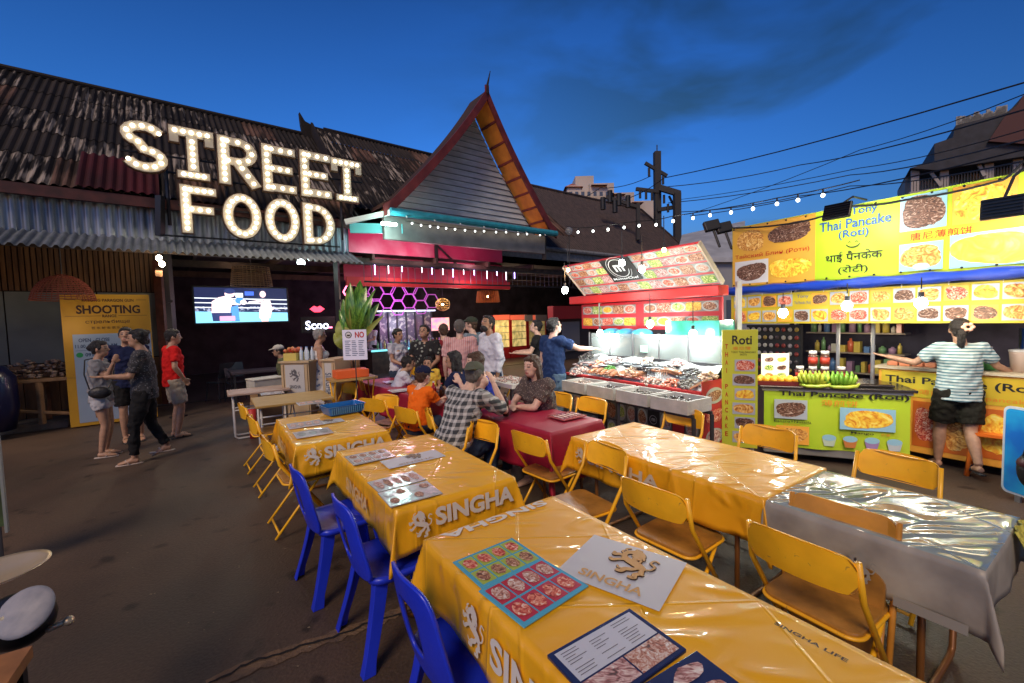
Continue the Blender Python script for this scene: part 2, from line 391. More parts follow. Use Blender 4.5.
    if bottom and bottom[0]:
        bk,bm_=bottom; t=MB(M); e=.018
        t.tube([pel+V((0,0,-.14)),pel,pel+V((0,0,.08))],[.13*F,.175*F+e*.5,.15*F+e],20,0,ry=[.11*F,.12*F+e*.5,.105*F+e],xax=(1,0,0))
        for i,sg in enumerate((-1,1)):
            f={'pants':1,'shorts':.82,'miniskirt':.45,'hotpants':.42}[bk]
            wd=.0 if bk=='pants' else .012
            q=hips[i].lerp(kn[i],f)
            t.tube([hips[i]+V((0,0,.05)),hips[i],hips[i].lerp(kn[i],f*.5),q],[.1*F+e*.6,.1*F+e*.6,.09*F+e*.5+wd,(.060*F if bk=='pants' else .082*F)+e*.5+wd],16)
            if bk=='pants':
                t.sph(kn[i],.068*F); t.tube([kn[i],kn[i].lerp(an[i],.5),kn[i].lerp(an[i],.93)],[.066*F,.064*F,.056],14)
        pend('trousers' if bk=='pants' else 'shorts',t,[bm_],r,.012*k,3)
    if shoes:
        for i,sg in enumerate((-1,1)):
            A=an[i]; t=MB(M)
            t.tube([A+V((0,-.085,-.083)),A+V((0,0,-.083)),A+V((0,.11,-.083)),A+V((0,.19,-.083))],[.03,.038,.046,.03],12,ry=.011,xax=(1,0,0))
            t.tube([A+V((-.045,.05,-.07)),A+V((-.02,.09,-.025)),A+V((.02,.09,-.025)),A+V((.045,.05,-.07))],.008,6)
            t.build('sandal',shoes,r,True)
    return r
# ---------------------------------------------------------------- setting
def ground_mat():
    m=bpy.data.materials.new('asphalt'); n,l=nodes(m); b=n['Principled BSDF']; b.inputs['Roughness'].default_value=.62
    tc=n.new('ShaderNodeTexCoord')
    n1=n.new('ShaderNodeTexNoise'); n1.inputs['Scale'].default_value=.55; n1.inputs['Detail'].default_value=6; l.new(tc.outputs['Object'],n1.inputs['Vector'])
    r1=n.new('ShaderNodeValToRGB'); r1.color_ramp.elements[0].position=.35; r1.color_ramp.elements[0].color=(.046,.033,.025,1); r1.color_ramp.elements[1].position=.7; r1.color_ramp.elements[1].color=(.135,.083,.053,1); l.new(n1.outputs[0],r1.inputs[0])
    n2=n.new('ShaderNodeTexNoise'); n2.inputs['Scale'].default_value=60; n2.inputs['Detail'].default_value=5; l.new(tc.outputs['Object'],n2.inputs['Vector'])
    mx=n.new('ShaderNodeMix'); mx.data_type='RGBA'; mx.blend_type='MULTIPLY'; mx.inputs[0].default_value=.6; l.new(r1.outputs[0],mx.inputs[6])
    r2=n.new('ShaderNodeValToRGB'); r2.color_ramp.elements[0].position=.35; r2.color_ramp.elements[0].color=(.5,.5,.5,1); r2.color_ramp.elements[1].position=.65; l.new(n2.outputs[0],r2.inputs[0]); l.new(r2.outputs[0],mx.inputs[7])
    # small dark oil spots and litter specks
    vo=n.new('ShaderNodeTexNoise'); vo.inputs['Scale'].default_value=4.3; vo.inputs['Detail'].default_value=2; l.new(tc.outputs['Object'],vo.inputs['Vector'])
    r3=n.new('ShaderNodeValToRGB'); r3.color_ramp.elements[0].position=.62; r3.color_ramp.elements[0].color=(1,1,1,1); r3.color_ramp.elements[1].position=.71; r3.color_ramp.elements[1].color=(.35,.33,.3,1); l.new(vo.outputs[0],r3.inputs[0])
    m2=n.new('ShaderNodeMix'); m2.data_type='RGBA'; m2.blend_type='MULTIPLY'; m2.inputs[0].default_value=1; l.new(mx.outputs[2],m2.inputs[6]); l.new(r3.outputs[0],m2.inputs[7])
    l.new(m2.outputs[2],b.inputs['Base Color'])
    rr=n.new('ShaderNodeMapRange'); rr.inputs[3].default_value=.45; rr.inputs[4].default_value=.75; l.new(n1.outputs[0],rr.inputs[0]); l.new(rr.outputs[0],b.inputs['Roughness'])
    bp=n.new('ShaderNodeBump'); bp.inputs['Strength'].default_value=.55; bp.inputs['Distance'].default_value=.008; l.new(n2.outputs[0],bp.inputs['Height']); l.new(bp.outputs[0],b.inputs['Normal'])
    return m
g=MB(); g.quad((-300,-300,0),(300,-300,0),(300,300,0),(-300,300,0)); tag(g.build('ground',ground_mat()),kind='structure')
# patched strip along the expansion crack, near the blue chairs
pts=[(206,686),(246,668),(300,648),(352,630),(398,612),(440,596)]
cm=mat('patch_mortar',(.20,.125,.07),.8,c2=(.10,.065,.045),vscale=9,bump=.6,bscale=40)
cb=MB(); ck=MB(); rr=random.Random(3)
L=[];Rr=[]; JG=[0]
for i in range(45): JG.append(max(-.03,min(.03,JG[-1]+rr.uniform(-.014,.014))))
for i in range(41):
    q=i/40*(len(pts)-1); a=int(min(q,len(pts)-2)); f=q-a; px=pts[a][0]*(1-f)+pts[a+1][0]*f; py=pts[a][1]*(1-f)+pts[a+1][1]*f
    p=G(px,py,0); w=.035+.03*rr.random(); nrm=V((.6,-.8,0)); L.append(p+nrm*w+UP*.004); Rr.append(p-nrm*(w*.8)+UP*.004)
for i in range(40): cb.quad(L[i],L[i+1],Rr[i+1],Rr[i])
tag(cb.build('road_patch',cm),kind='structure')
for i in range(40):
    c0=(L[i]+Rr[i])/2+UP*.004; c1=(L[i+1]+Rr[i+1])/2+UP*.004; j=V((.6,-.8,0))*(.006+.004*rr.random()); c0+=V((.6,-.8,0))*JG[i]; c1+=V((.6,-.8,0))*JG[i+1]
    ck.quad(c0+j,c1+j,c1-j,c0-j)
tag(ck.build('road_crack',mat('crack',(.012,.01,.01),.9)),kind='structure')
# bits of litter
lt=MB()
for q in range(34):
    p=G(rr.uniform(60,330),rr.uniform(455,670),0); s=rr.uniform(.004,.012); a=rr.uniform(0,6)
    lt.quad(*[p+V((s*math.cos(a+k*PI/2),s*.7*math.sin(a+k*PI/2),.004+.003*(k%2))) for k in range(4)])
tag(lt.build('litter',mat('litter',(.20,.16,.11),.8)),kind='stuff',label='scattered specks of litter on the dark asphalt')
def bp(s,t,z): return bB*s+aB*t+UP*z
def sof(p): return p.dot(bB)
# concrete plinth in front of the left hall
M=frame(bp(0,0,0),bB,UP)
pl=MB(M); 
def bx(mb,s0,s1,t0,t1,z0,z1,mi=0):   # box in hall coordinates (M: x=bB, y=+aB?)
    vs=[bp(s,t,z) for z in (z0,z1) for t in (t0,t1) for s in (s0,s1)]
    return MB.add(mb,vs,[(0,2,3,1),(4,5,7,6),(0,1,5,4),(2,6,7,3),(0,4,6,2),(1,3,7,5)],mi)
W_=MB()
conc=mat('worn_concrete',(.16,.15,.14),.85,c2=(.07,.065,.06),vscale=2.5,bump=.4)
bx(W_,-9,-1.55,10.95,19,0,.14); tag(bev(W_.build('hall_plinth',conc),.01),kind='structure')
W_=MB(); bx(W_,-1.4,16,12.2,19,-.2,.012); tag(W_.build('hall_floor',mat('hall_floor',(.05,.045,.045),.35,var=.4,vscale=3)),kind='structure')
# ---------------------------------------------------------------- corrugated roofs
def uvmat(name,c,c2,st,ramp,detail=5):
    m=bpy.data.materials.new(name); n,l=nodes(m); b=n['Principled BSDF']; b.inputs['Roughness'].default_value=.75; b.inputs['Specular IOR Level'].default_value=.25
    uv=n.new('ShaderNodeUVMap'); mp=n.new('ShaderNodeMapping'); mp.inputs['Scale'].default_value=(st[0],st[1],1); l.new(uv.outputs[0],mp.inputs[0])
    no=n.new('ShaderNodeTexNoise'); no.inputs['Scale'].default_value=1; no.inputs['Detail'].default_value=detail; l.new(mp.outputs[0],no.inputs['Vector'])
    n2=n.new('ShaderNodeTexNoise'); n2.inputs['Scale'].default_value=.9; n2.inputs['Detail'].default_value=2; l.new(uv.outputs[0],n2.inputs['Vector'])
    ad=n.new('ShaderNodeMath'); ad.operation='MULTIPLY_ADD'; ad.inputs[1].default_value=.35; l.new(n2.outputs[0],ad.inputs[0]); l.new(no.outputs[0],ad.inputs[2])
    r=n.new('ShaderNodeValToRGB'); r.color_ramp.elements[0].position=ramp[0]; r.color_ramp.elements[1].position=ramp[1]; r.color_ramp.elements[0].color=tuple(c)+(1,); r.color_ramp.elements[1].color=tuple(c2)+(1,)
    l.new(ad.outputs[0],r.inputs[0]); l.new(r.outputs[0],b.inputs['Base Color']); MATS[name]=m; return m
rf=[uvmat('roof_dark',(.010,.009,.009),(.035,.028,.026),(7,.7),(.5,.85)),
    uvmat('roof_streaked',(.012,.010,.010),(.30,.26,.23),(15,1.2),(.68,.82)),
    uvmat('roof_maroon',(.020,.004,.006),(.07,.008,.015),(2,.6),(.5,.8)),
    uvmat('roof_rust',(.022,.014,.011),(.15,.085,.065),(8,.8),(.62,.82)),
    uvmat('roof_pinkish',(.05,.025,.022),(.30,.15,.12),(8,1),(.6,.8))]
def corr(name,A0,A1,B0,B1,pitch,amp,parent,pick,cw=.8,chh=1.15,thick=True):
    """corrugated sheet: A eave line, B ridge line"""
    A0,A1,B0,B1=map(V,(A0,A1,B0,B1)); n=((A1-A0).cross(B0-A0)).normalized()
    if n.z<0: n=-n
    Lx=(A1-A0).length; Ly=(B0-A0).length; nw=max(4,int(Lx/pitch)); seg=6; nu=nw*seg; rows=max(1,round(Ly/chh)); mb=MB(); uvs=[]
    for r_ in range(rows):
        v0,v1=r_/rows,(r_+1)/rows; vs=[];fs=[];ms=[]
        for i in range(nu+1):
            u=i/nu; d=amp*math.sin(2*PI*i/seg)
            for j,v in enumerate((v0,v1+.02/Ly)):
                p=(A0.lerp(A1,u)).lerp(B0.lerp(B1,u),v)+n*(d+(.012*(1-j)))
                vs.append(p); uvs.append((u*Lx,v*Ly))
        k=len(mb.v); mb.v+=vs
        for i in range(nu):
            mb.f.append((k+2*i,k+2*i+2,k+2*i+3,k+2*i+1)); mb.m.append(pick(int(i/nu*Lx/cw),r_,rows))
    o=mb.build(name,rf,parent); me=o.data; uv=me.uv_layers.new(name='UVMap'); co=np.array([uvs[v] for p in me.polygons for v in p.vertices]); uv.data.foreach_set('uv',co.ravel()); return o
def picker(seed,w):
    cache={}
    rr=random.Random(seed)
    def p(i,j,rows):
        if (i,j) not in cache: cache[(i,j)]=rr.choices(range(5),w)[0]
        return cache[(i,j)]
    p.c=cache; return p
te=10.0; tr=14.2
E1=WB(160,196,te); E0=WB(0,181,te); ze=(E1.z+E0.z)/2
Rg0=WB(0,68,tr); Rg1=WB(256,124,tr); zr=(Rg0.z+Rg1.z)/2
s_l=-11; s_m=sof(WB(303,134,tr)); s_gable=sof(WB(425,150,tr))
print('roof',ze,E0.z,E1.z,'ridge',zr,Rg0.z,Rg1.z,'s',s_m,s_gable)
hall=root('market_hall','long market hall with old corrugated roof, pale metal wall strip and dark open front','building',bp(-2,14,0))
pk=picker(5,[4,6,0,1,0])
for i in range(0,9): pk.c[(i,0)]=[0,1,1][i%3]
corr('roof',bp(s_l,te,ze),bp(s_m+.2,te,ze),bp(s_l,tr,zr),bp(s_m+.2,tr,zr),.125,.02,hall,pk)
# where the maroon sheets are: pixels 75..155 -> cells
s75=sof(WB(75,180,te)); s155=sof(WB(152,190,te))
m=MB(); m.tube([bp(s_l,tr,zr+.02),bp(s_m+.2,tr,zr+.02)],.07,8); m.build('ridge_cap',rf[0],hall)
# second roof, raised, with horned ridge end
dz=.28
pk2=picker(11,[3,3,0,3,1])
s_end=s_gable+3.2
corr('roof',bp(s_m-.1,te,ze+dz),bp(s_end,te,ze+dz),bp(s_m+.25,tr,zr+dz),bp(s_end,tr,zr+dz),.125,.02,hall,pk2)
m=MB(); m.tube([bp(s_m+.6,tr,zr+dz+.02),bp(s_end,tr,zr+dz+.02)],.07,8)
m.build('ridge_cap',rf[0],hall); m=MB(); hp=[WB(x_,y_,tr-.1) for x_,y_ in ((299.5,112),(305,121),(315,126.5),(332,131),(350,136),(350,141),(332,140),(322,150),(308,142),(303,134),(301,124))]
m.prism(hp,aB*.16); m.build('ridge_horn',rf[0],hall)
m=MB(); m.beam(bp(s_m+.25,tr,zr+dz),bp(s_m-.1,te-.1,ze+dz-.05),.06,.28); m.build('verge_board',rf[0],hall)
m=MB(); m.tube([bp(s_l,tr,zr-.05),bp(s_l+.1,tr,zr-.05)],.05,6); m.build('ridge_end',rf[0],hall)
# back slope so the roof is a solid volume
m=MB(); m.quad(bp(s_l,tr,zr-.03),bp(s_end,tr,zr-.03),bp(s_end,tr+6,zr-3.4),bp(s_l,tr+6,zr-3.4)); m.build('rear_slope',rf[0],hall)
# maroon sheets lapped on the lower left of the roof
corr('maroon_sheet',bp(s75,te-.05,ze+.02),bp(s155+.1,te-.05,ze+.02),bp(s75,te+1.0,ze+(zr-ze)*1.0/4.2+.085),bp(s155+.1,te+1.0,ze+(zr-ze)*1.0/4.2+.085),.125,.02,hall,lambda i,j,r:2)
# fascia board and galvanised wall strip
zt=WB(0,192,te+.15).z; zb=WB(0,230,te+.15).z; s_r=sof(WB(352,262,te))
m=MB(); bx(m,s_l,s_r,te-.02,te+.06,zt-.03,ze-.02); m.build('fascia',mat('fascia_red_brown',(.06,.014,.012),.6,var=.4,vscale=5),hall)
galv=mat('galvanised',(.30,.34,.40),.38,metal=.35,c2=(.14,.17,.22),vscale=1.6,stretch=(1,1,.25),bump=.15)
def corr2(name,A0,A1,B0,B1,pitch,amp,parent,mt):
    A0,A1,B0,B1=map(V,(A0,A1,B0,B1)); n=((A1-A0).cross(B0-A0)).normalized(); Lx=(A1-A0).length; nw=int(Lx/pitch); seg=8; nu=nw*seg; mb=MB()
    def pf(q): q=q%1; return (max(-1,min(1,1.9*math.sin(2*PI*q))))
    mb.grid(lambda u,v:(A0.lerp(A1,u)).lerp(B0.lerp(B1,u),v)+n*amp*pf(u*nw),nu,2)
    return mb.build(name,mt,parent,True)
m=MB(); s=s_l; rr=random.Random(2)
while s<s_r-.02:
    w=.30; e=min(s+w,s_r); o=rr.uniform(-.006,.006)
    m.add([bp(s,te+.17+o,zb),bp(s+.02,te+.14+o,zb),bp(s+.045,te+.17+o,zb),bp(e,te+.17+o,zb),bp(s,te+.17+o,zt),bp(s+.02,te+.14+o,zt),bp(s+.045,te+.17+o,zt),bp(e,te+.17+o,zt)],[(0,1,5,4),(1,2,6,5),(2,3,7,6)])
    s=e
corr2('wall_strip',bp(s_l,te+.17,zb),bp(s_r,te+.17,zb),bp(s_l,te+.17,zt),bp(s_r,te+.17,zt),.14,.022,hall,galv)
zv=WB(0,243,te-.75).z; zvr=WB(340,264,te-.75).z; print('valance z',zb,zv,zvr)
corr2('valance',bp(s_l,te-.75,zv),bp(s_r,te-.75,zv),bp(s_l,te+.1,zb+.02),bp(s_r,te+.1,zb+.02),.115,.02,hall,mat('valance_grey',(.19,.22,.27),.45,metal=.3,c2=(.10,.12,.15),vscale=3))
# underside / inner structure
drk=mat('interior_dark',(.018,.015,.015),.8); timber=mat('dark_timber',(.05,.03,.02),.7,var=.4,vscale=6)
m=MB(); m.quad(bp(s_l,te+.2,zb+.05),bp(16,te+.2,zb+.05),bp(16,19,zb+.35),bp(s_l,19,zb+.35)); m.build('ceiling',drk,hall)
m=MB()
for i in range(14): s=-8+i*1.7; m.beam(bp(s,te+.2,zb-.02),bp(s,19,zb+.2),.06,.14)
for t in (10.4,12.5,15): m.beam(bp(s_l,t,zb-.12),bp(15,t,zb-.12),.08,.16)
m.build('rafters',timber,hall)
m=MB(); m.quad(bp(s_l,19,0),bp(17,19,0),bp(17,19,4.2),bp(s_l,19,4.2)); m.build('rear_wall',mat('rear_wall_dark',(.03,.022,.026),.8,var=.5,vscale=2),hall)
# posts
for px,t,lab,w in ((170,10.45,'black steel post beside the yellow shooting poster, carrying the twin spotlight',.10),(338,10.1,'black steel post between the video screen and the pink wall',.10)):
    s=sof(WB(px,300,t)); m=MB(); m.beam(bp(s,t,0),bp(s,t,zb+.02),w,w,up=(0,1,0)); m.beam(bp(s,t,0),bp(s,t,.03),.2,.2,up=(0,1,0)); 
    for z in (.6,1.4,2.2): m.beam(bp(s,t-.06,z),bp(s,t-.06,z+.05),w*1.15,.03,up=(0,1,0))
    tag(m.build('steel_post',mat('black_steel',(.02,.02,.022),.4,metal=.6)),lab,'post')
# left bay: slatted strip, grey panels, wooden base
bay=root('side_stall_wall','wall of the left bay: timber slat strip over grey panels and plank base','wall',bp(-5,11.6,0))
tb=11.6; zs0=WB(60,291,tb).z; zs1=WB(60,250,tb).z+.15; zp=WB(40,363,tb).z; sR=sof(WB(162,300,tb))
m=MB(); s=-9.5; slm=mat('slat_timber',(.16,.075,.03),.7,c2=(.07,.03,.015),vscale=3,stretch=(6,6,.5))
while s<sR: bx(m,s,s+.055,tb-.02,tb+.01,zs0,zs1); s+=.075
m.build('slat_strip',slm,bay)
m=MB(); bx(m,-9.5,sR,tb+.012,tb+.03,.14,zs1+.2); m.build('backing',mat('bay_backing',(.02,.012,.008),.9),bay)
gp=mat('grey_panel',(.17,.18,.16),.7,c2=(.11,.12,.11),vscale=1.2)
s=-9.5
while s<sR-.1: e=min(s+1.2,sR-.1); m=MB(); bx(m,s+.01,e-.01,tb-.01,tb+.01,zp,zs0-.02); m.build('panel',gp,bay); s=e
m=MB(); s=-9.5
while s<sR: bx(m,s,s+.14,tb-.04,tb+.01,.14,zp-.02); s+=.15
m.build('plank_base',mat('plank_base',(.22,.11,.045),.7,c2=(.10,.05,.02),vscale=3,stretch=(3,3,.6)),bay)
m=MB(); m.beam(bp(sR,tb-.1,.14),bp(sR,tb-.1,3.1),.16,.16,up=(0,1,0)); m.build('corner_post',mat('corner_red',(.13,.035,.02),.6,var=.3),bay)
m=MB(); m.beam(bp(sR,tb-.1,2.95),bp(sR-.0,te,2.7),.1,.1); m.build('bracket',slm,bay)
# ---------------------------------------------------------------- gable building
tg=9.3; DG=.80
gL=WB(391,209,tg); gR=WB(552,235,tg); ap=WB(487,98,tg); zg=(gL.z+gR.z)/2; sL,sRr=sof(gL),sof(gR); sA=sof(ap); zA=ap.z
print('gable',gL.z,gR.z,sL,sRr,sA,zA)
gab=root('gable_pavilion','pavilion with steep grey boarded gable, curved red bargeboards and turquoise gutter','building',bp(sA,tg+1.5,0))
side=mat('gable_siding',(.46,.51,.57),.7,c2=(.34,.38,.43),vscale=2.5,stretch=(1,1,3))
def prof(u,sg):  # curved bargeboard: u 0 at the eave, 1 at the apex
    w=(sRr-sA) if sg>0 else (sA-sL); z=zg+(zA-zg)*(u**1.0*.87+.13*u**3.2); x=w*(1-u)
    return sA+sg*x,z
# siding: individual boards clipped to the triangle
m=MB(); z=zg+.02; bh=.155
def half(z,sg):
    for i in range(101):
        s_,zz=prof(i/100,sg)
        if zz>=z: return abs(s_-sA)
    return 0
while z<zA-.25:
    z1=z+bh-.012; a0,a1=half(z,-1),half(z1,-1); b0,b1=half(z,1),half(z1,1)
    m.add([bp(sA-a0,tg+.72,z),bp(sA+b0,tg+.72,z),bp(sA+b1,tg+.755,z1),bp(sA-a1,tg+.755,z1)],[(0,1,2,3)])
    m.add([bp(sA-a0,tg+.72,z),bp(sA+b0,tg+.72,z),bp(sA+b0,tg+.76,z),bp(sA-a0,tg+.76,z)],[(3,2,1,0)])
    z+=bh
m.build('siding',side,gab)
m=MB(); bk_=[bp(prof(i/20,-1)[0],tg+.78,prof(i/20,-1)[1]) for i in range(21)]+[bp(prof(i/20,1)[0],tg+.78,prof(i/20,1)[1]) for i in range(19,-1,-1)]; m.poly(bk_); m.build('gable_backing',drk,gab)
redb=mat('bargeboard_red',(.17,.028,.025),.5,c2=(.09,.015,.015),vscale=4); sof_m=mat('soffit_warm_lit',(.75,.30,.03),.55,c2=(.55,.19,.02),vscale=3)  # soffit orange has the warm light from inside put into its colour
for sg in (-1,1):
    m=MB(); N=24; sec=[]
    for i in range(N+1):
        u=-.06+1.08*i/N; s_,z_=prof(max(u,0),sg); 
        if u<0: s_+=sg*.18*(-u/.06); z_-=.10*(-u/.06)
        h=.24; sec.append([bp(s_,tg-.03,z_-h*.15),bp(s_,tg+.03,z_-h*.15),bp(s_,tg+.03,z_+h),bp(s_,tg-.03,z_+h)])
    m.loft(sec); m.build('bargeboard',redb,gab)
    # roof slab from bargeboard back into the hall
    m=MB(); sec=[]; 
    for i in range(N+1):
        u=-.05+1.05*i/N; s_,z_=prof(max(u,0),sg)
        if u<0: s_+=sg*.15
        sec.append([bp(s_,tg,z_+.20),bp(s_,tg+DG,z_+.20),bp(s_,tg+DG,z_+.14),bp(s_,tg,z_+.14)])
    m.loft(sec); m.build('roof_slope',rf[3],gab)
    m=MB(); sec=[]
    for i in range(N+1):
        u=i/N; s_,z_=prof(u,sg); sec.append([bp(s_,tg+.04,z_+.03),bp(s_,tg+.72,z_+.03),bp(s_,tg+.72,z_+.13),bp(s_,tg+.04,z_+.13)])
    m.loft(sec); m.build('soffit',sof_m,gab)
    for i in range(3,22,3):
        m=MB(); u=i/24; s_,z_=prof(u,sg); m.beam(bp(s_,tg+.04,z_-.01),bp(s_,tg+.70,z_-.01),.05,.05); m.build('soffit_batten',redb,gab)
m=MB(); a=bp(sA,tg-.0,zA+.1); m.tube([a,a+bB*.03+UP*.25,a+bB*.13+UP*.62],[.05,.03,.008],8); m.build('finial',rf[0],gab)
teal=mat('turquoise_gutter',(.03,.27,.36),.4,var=.15)
m=MB(); m.tube([bp(sL-.05,tg-.08,zg-.02),bp(sRr+.1,tg-.08,zg-.02)],.085,10); 
m.build('gutter',teal,gab)
for i in range(7):
    s=sL+.3+i*(sRr-sL)/7; m=MB(); m.beam(bp(s,tg-.17,zg-.13),bp(s,tg+.03,zg+.02),.02,.02); m.build('gutter_bracket',mat('white_clip',(.6,.6,.6),.5),gab)
# turquoise return gutter + white beam on the left
q0=WB(345,222,te-.35); 
m=MB(); m.beam(bp(sL,tg,zg-.02),q0,.12,.10); m.build('white_beam',mat('white_beam',(.55,.58,.55),.6),gab)
m=MB(); m.beam(bp(sL+.35,tg+.2,zg-.32),WB(350,228,te),.07,.22); m.build('return_gutter',mat('turquoise_paint',(.12,.52,.55),.5),gab)
# grey lintel below the gutter
zl=WB(470,243,tg+.25).z; zl0=WB(390,215,tg+.25); 
greyb=mat('lintel_grey',(.24,.23,.22),.75,c2=(.17,.16,.155),vscale=3)
m=MB(); bx(m,sL-.1,sRr-.12,tg+.18,tg+.3,WB(470,247,tg+.2).z,zg-.06); bev(m.build('lintel',greyb,gab),.01)
m=MB(); m.beam(bp(sRr-.1,tg+.25,zg-.75),bp(sRr-.1,tg+.25,zg-.1),.12,.12,up=(0,1,0)); m.build('lintel_post',drk,gab)
# pink wall above the bar, with red beam and railing
tp=10.9; A=WB(344,237,tp);Bq=WB(344,268,tp);Cq=WB(503,285,tp);Dq=WB(503,254,tp)
pw=root('pink_wall','glossy pink wall panels over the bar entrance','wall',(A+Cq)/2-UP*((A.z+Cq.z)/2))
pk_m=mat('pink_wall',(.60,.05,.14),.35,c2=(.70,.32,.38),vscale=1.1,ramp=(.45,.75))
z0=(Bq.z+Cq.z)/2; z1=(A.z+Dq.z)/2; sa=sof(A); sc=sof(Cq); mid=sof(WB(436,260,tp))
for a_,b_ in ((sa,mid-.03),(mid+.03,sc)):
    m=MB(); bx(m,a_,b_,tp,tp+.05,z0,z1+.3); m.build('panel',pk_m,pw)
m=MB(); bx(m,mid-.04,mid+.04,tp-.06,tp+.02,z0-.35,z1+.2); m.beam(bp(mid,tp-.05,z1+.05),bp(mid+1.15,tp-.05,z0),.04,.04); m.build('brace',drk,pw)
redm=mat('red_beam',(.55,.03,.03),.5)
m=MB(); zz=WB(430,284,tp-.3).z; bx(m,sa-.1,sc,tp-.36,tp-.28,zz-.10,zz+.12); m.build('red_beam',redm,pw)
m=MB(); bx(m,sa-.1,sc,tp-.2,tp-.15,zz+.05,zz+.42); m.build('red_fascia',mat('red_fascia',(.55,.04,.09),.5),pw)
rl=root('balcony_railing','thin black railing hung with short icicle lights above the bar','railing',bp(sa,te+.3,0))
zr1=WB(470,271,te+.2).z; sr=sof(WB(575,280,te+.2)); m=MB(); m.beam(bp(sa+.2,te+.2,zr1+.05),bp(sr+1.4,te+.2,zr1+.05),.035,.05); m.beam(bp(sa+.2,te+.2,zr1-.38),bp(sr+1.4,te+.2,zr1-.38),.03,.04); m.build('rail',drk,rl)
m=MB(); n=46
for i in range(n): s=sa+.2+(sr+1.2-sa)*i/n; m.cyl(bp(s,te+.2,zr1-.38),bp(s,te+.2,zr1+.05),.008,seg=5)
m.build('baluster',mat('rail_steel',(.12,.12,.13),.4,metal=.6),rl)
ice=mat('icicle_violet',(.5,.35,1),.4,emit=5); icw=mat('icicle_white',(.8,.7,.8),.4,emit=2)
rr=random.Random(8)
for i in range(13):
    s=sa+.5+i*.36+rr.uniform(-.1,.1); l_=rr.uniform(.1,.24); m=MB(); m.cyl(bp(s,te+.14,zr1+.02-l_),bp(s,te+.14,zr1+.02),.010,seg=6); m.build('icicle_light',[ice,icw][i%2],rl)
# ---------------------------------------------------------------- right hall roof
tE2,tR2=11.2,15.6
r0=WB(531,190,tR2); r1=WB(640,207,tR2); zr2=(r0.z+r1.z)/2; e0=WB(548,242,tE2); e1=WB(640,262,tE2); ze2=(e0.z+e1.z)/2
print('rhall',r0.z,r1.z,e0.z,e1.z)
rh=root('side_hall','hall right of the gable with plain dark brown corrugated roof and grey gutter','building',bp(sof(e1),14,0))
sx0=sRr-1.2; sx1=sof(r1)+.1; sx2=sof(WB(677,246,12.2))
m_r=[mat('brown_roof',(.085,.06,.055),.6,c2=(.035,.028,.028),vscale=6,stretch=(1,1,.2),ramp=(.3,.7))]
def sheet(A0,A1,B0,B1,pitch,amp,mt,parent,name='roof'):
    A0,A1,B0,B1=map(V,(A0,A1,B0,B1)); n=((A1-A0).cross(B0-A0)).normalized(); nw=int((A1-A0).length/pitch)
    mb=MB(); mb.grid(lambda u,v:(A0.lerp(A1,u)).lerp(B0.lerp(B1,u),v)+n*amp*math.sin(2*PI*u*nw),nw*6,1); return mb.build(name,mt,parent,True)
sheet(bp(sx0,tE2,ze2),bp(sx2+.6,tE2,ze2),bp(sx0,tR2,zr2),bp(sx1,tR2,zr2),.14,.022,m_r[0],rh)
m=MB(); m.tube([bp(sx0,tR2,zr2+.03),bp(sx1,tR2,zr2+.03)],.08,8); m.build('ridge_cap',m_r[0],rh)
m=MB(); m.beam(bp(sx1,tR2,zr2+.02),bp(sx2+.6,tE2,ze2),.08,.16); m.build('verge_board',m_r[0],rh)
m=MB(); m.tube([bp(sx0,tE2-.08,ze2-.06),bp(sx2+.6,tE2-.08,ze2-.06)],.08,8); bx(m,sx0,sx2+.6,tE2,tE2+.05,ze2-.42,ze2-.1); m.build('gutter',mat('gutter_grey',(.20,.21,.22),.5,var=.2),rh)
m=MB(); bx(m,sx2+.5,sx2+.6,tE2,19,0,ze2); bx(m,sRr,sx2+.6,18.9,19,0,ze2); m.build('wall',mat('side_wall',(.05,.05,.052),.8,var=.4,vscale=2),rh)
m=MB(); m.quad(bp(sx0,tR2,zr2-.04),bp(sx1,tR2,zr2-.04),bp(sx1+2,21,ze2),bp(sx0,21,ze2)); m.build('rear_slope',m_r[0],rh)
m=MB(); m.quad(bp(sRr,tE2+.1,ze2-.35),bp(sx2+.5,tE2+.1,ze2-.35),bp(sx2+.5,19,ze2-.3),bp(sRr,19,ze2-.3)); m.build('ceiling',drk,rh)

for px_,py_,w_,c_l in ((385,250,22,(1,.62,.74)),(425,253,22,(1,.55,.68)),(475,262,20,(1,.42,.58)),(400,275,8,(1,.5,.6)),(470,280,8,(1,.5,.6))):  # added pink lights to brighten the wall, without fixtures of their own
    PINKL=globals().get('PINKL',[])+[(WB(px_,py_,10.15),w_,c_l)]
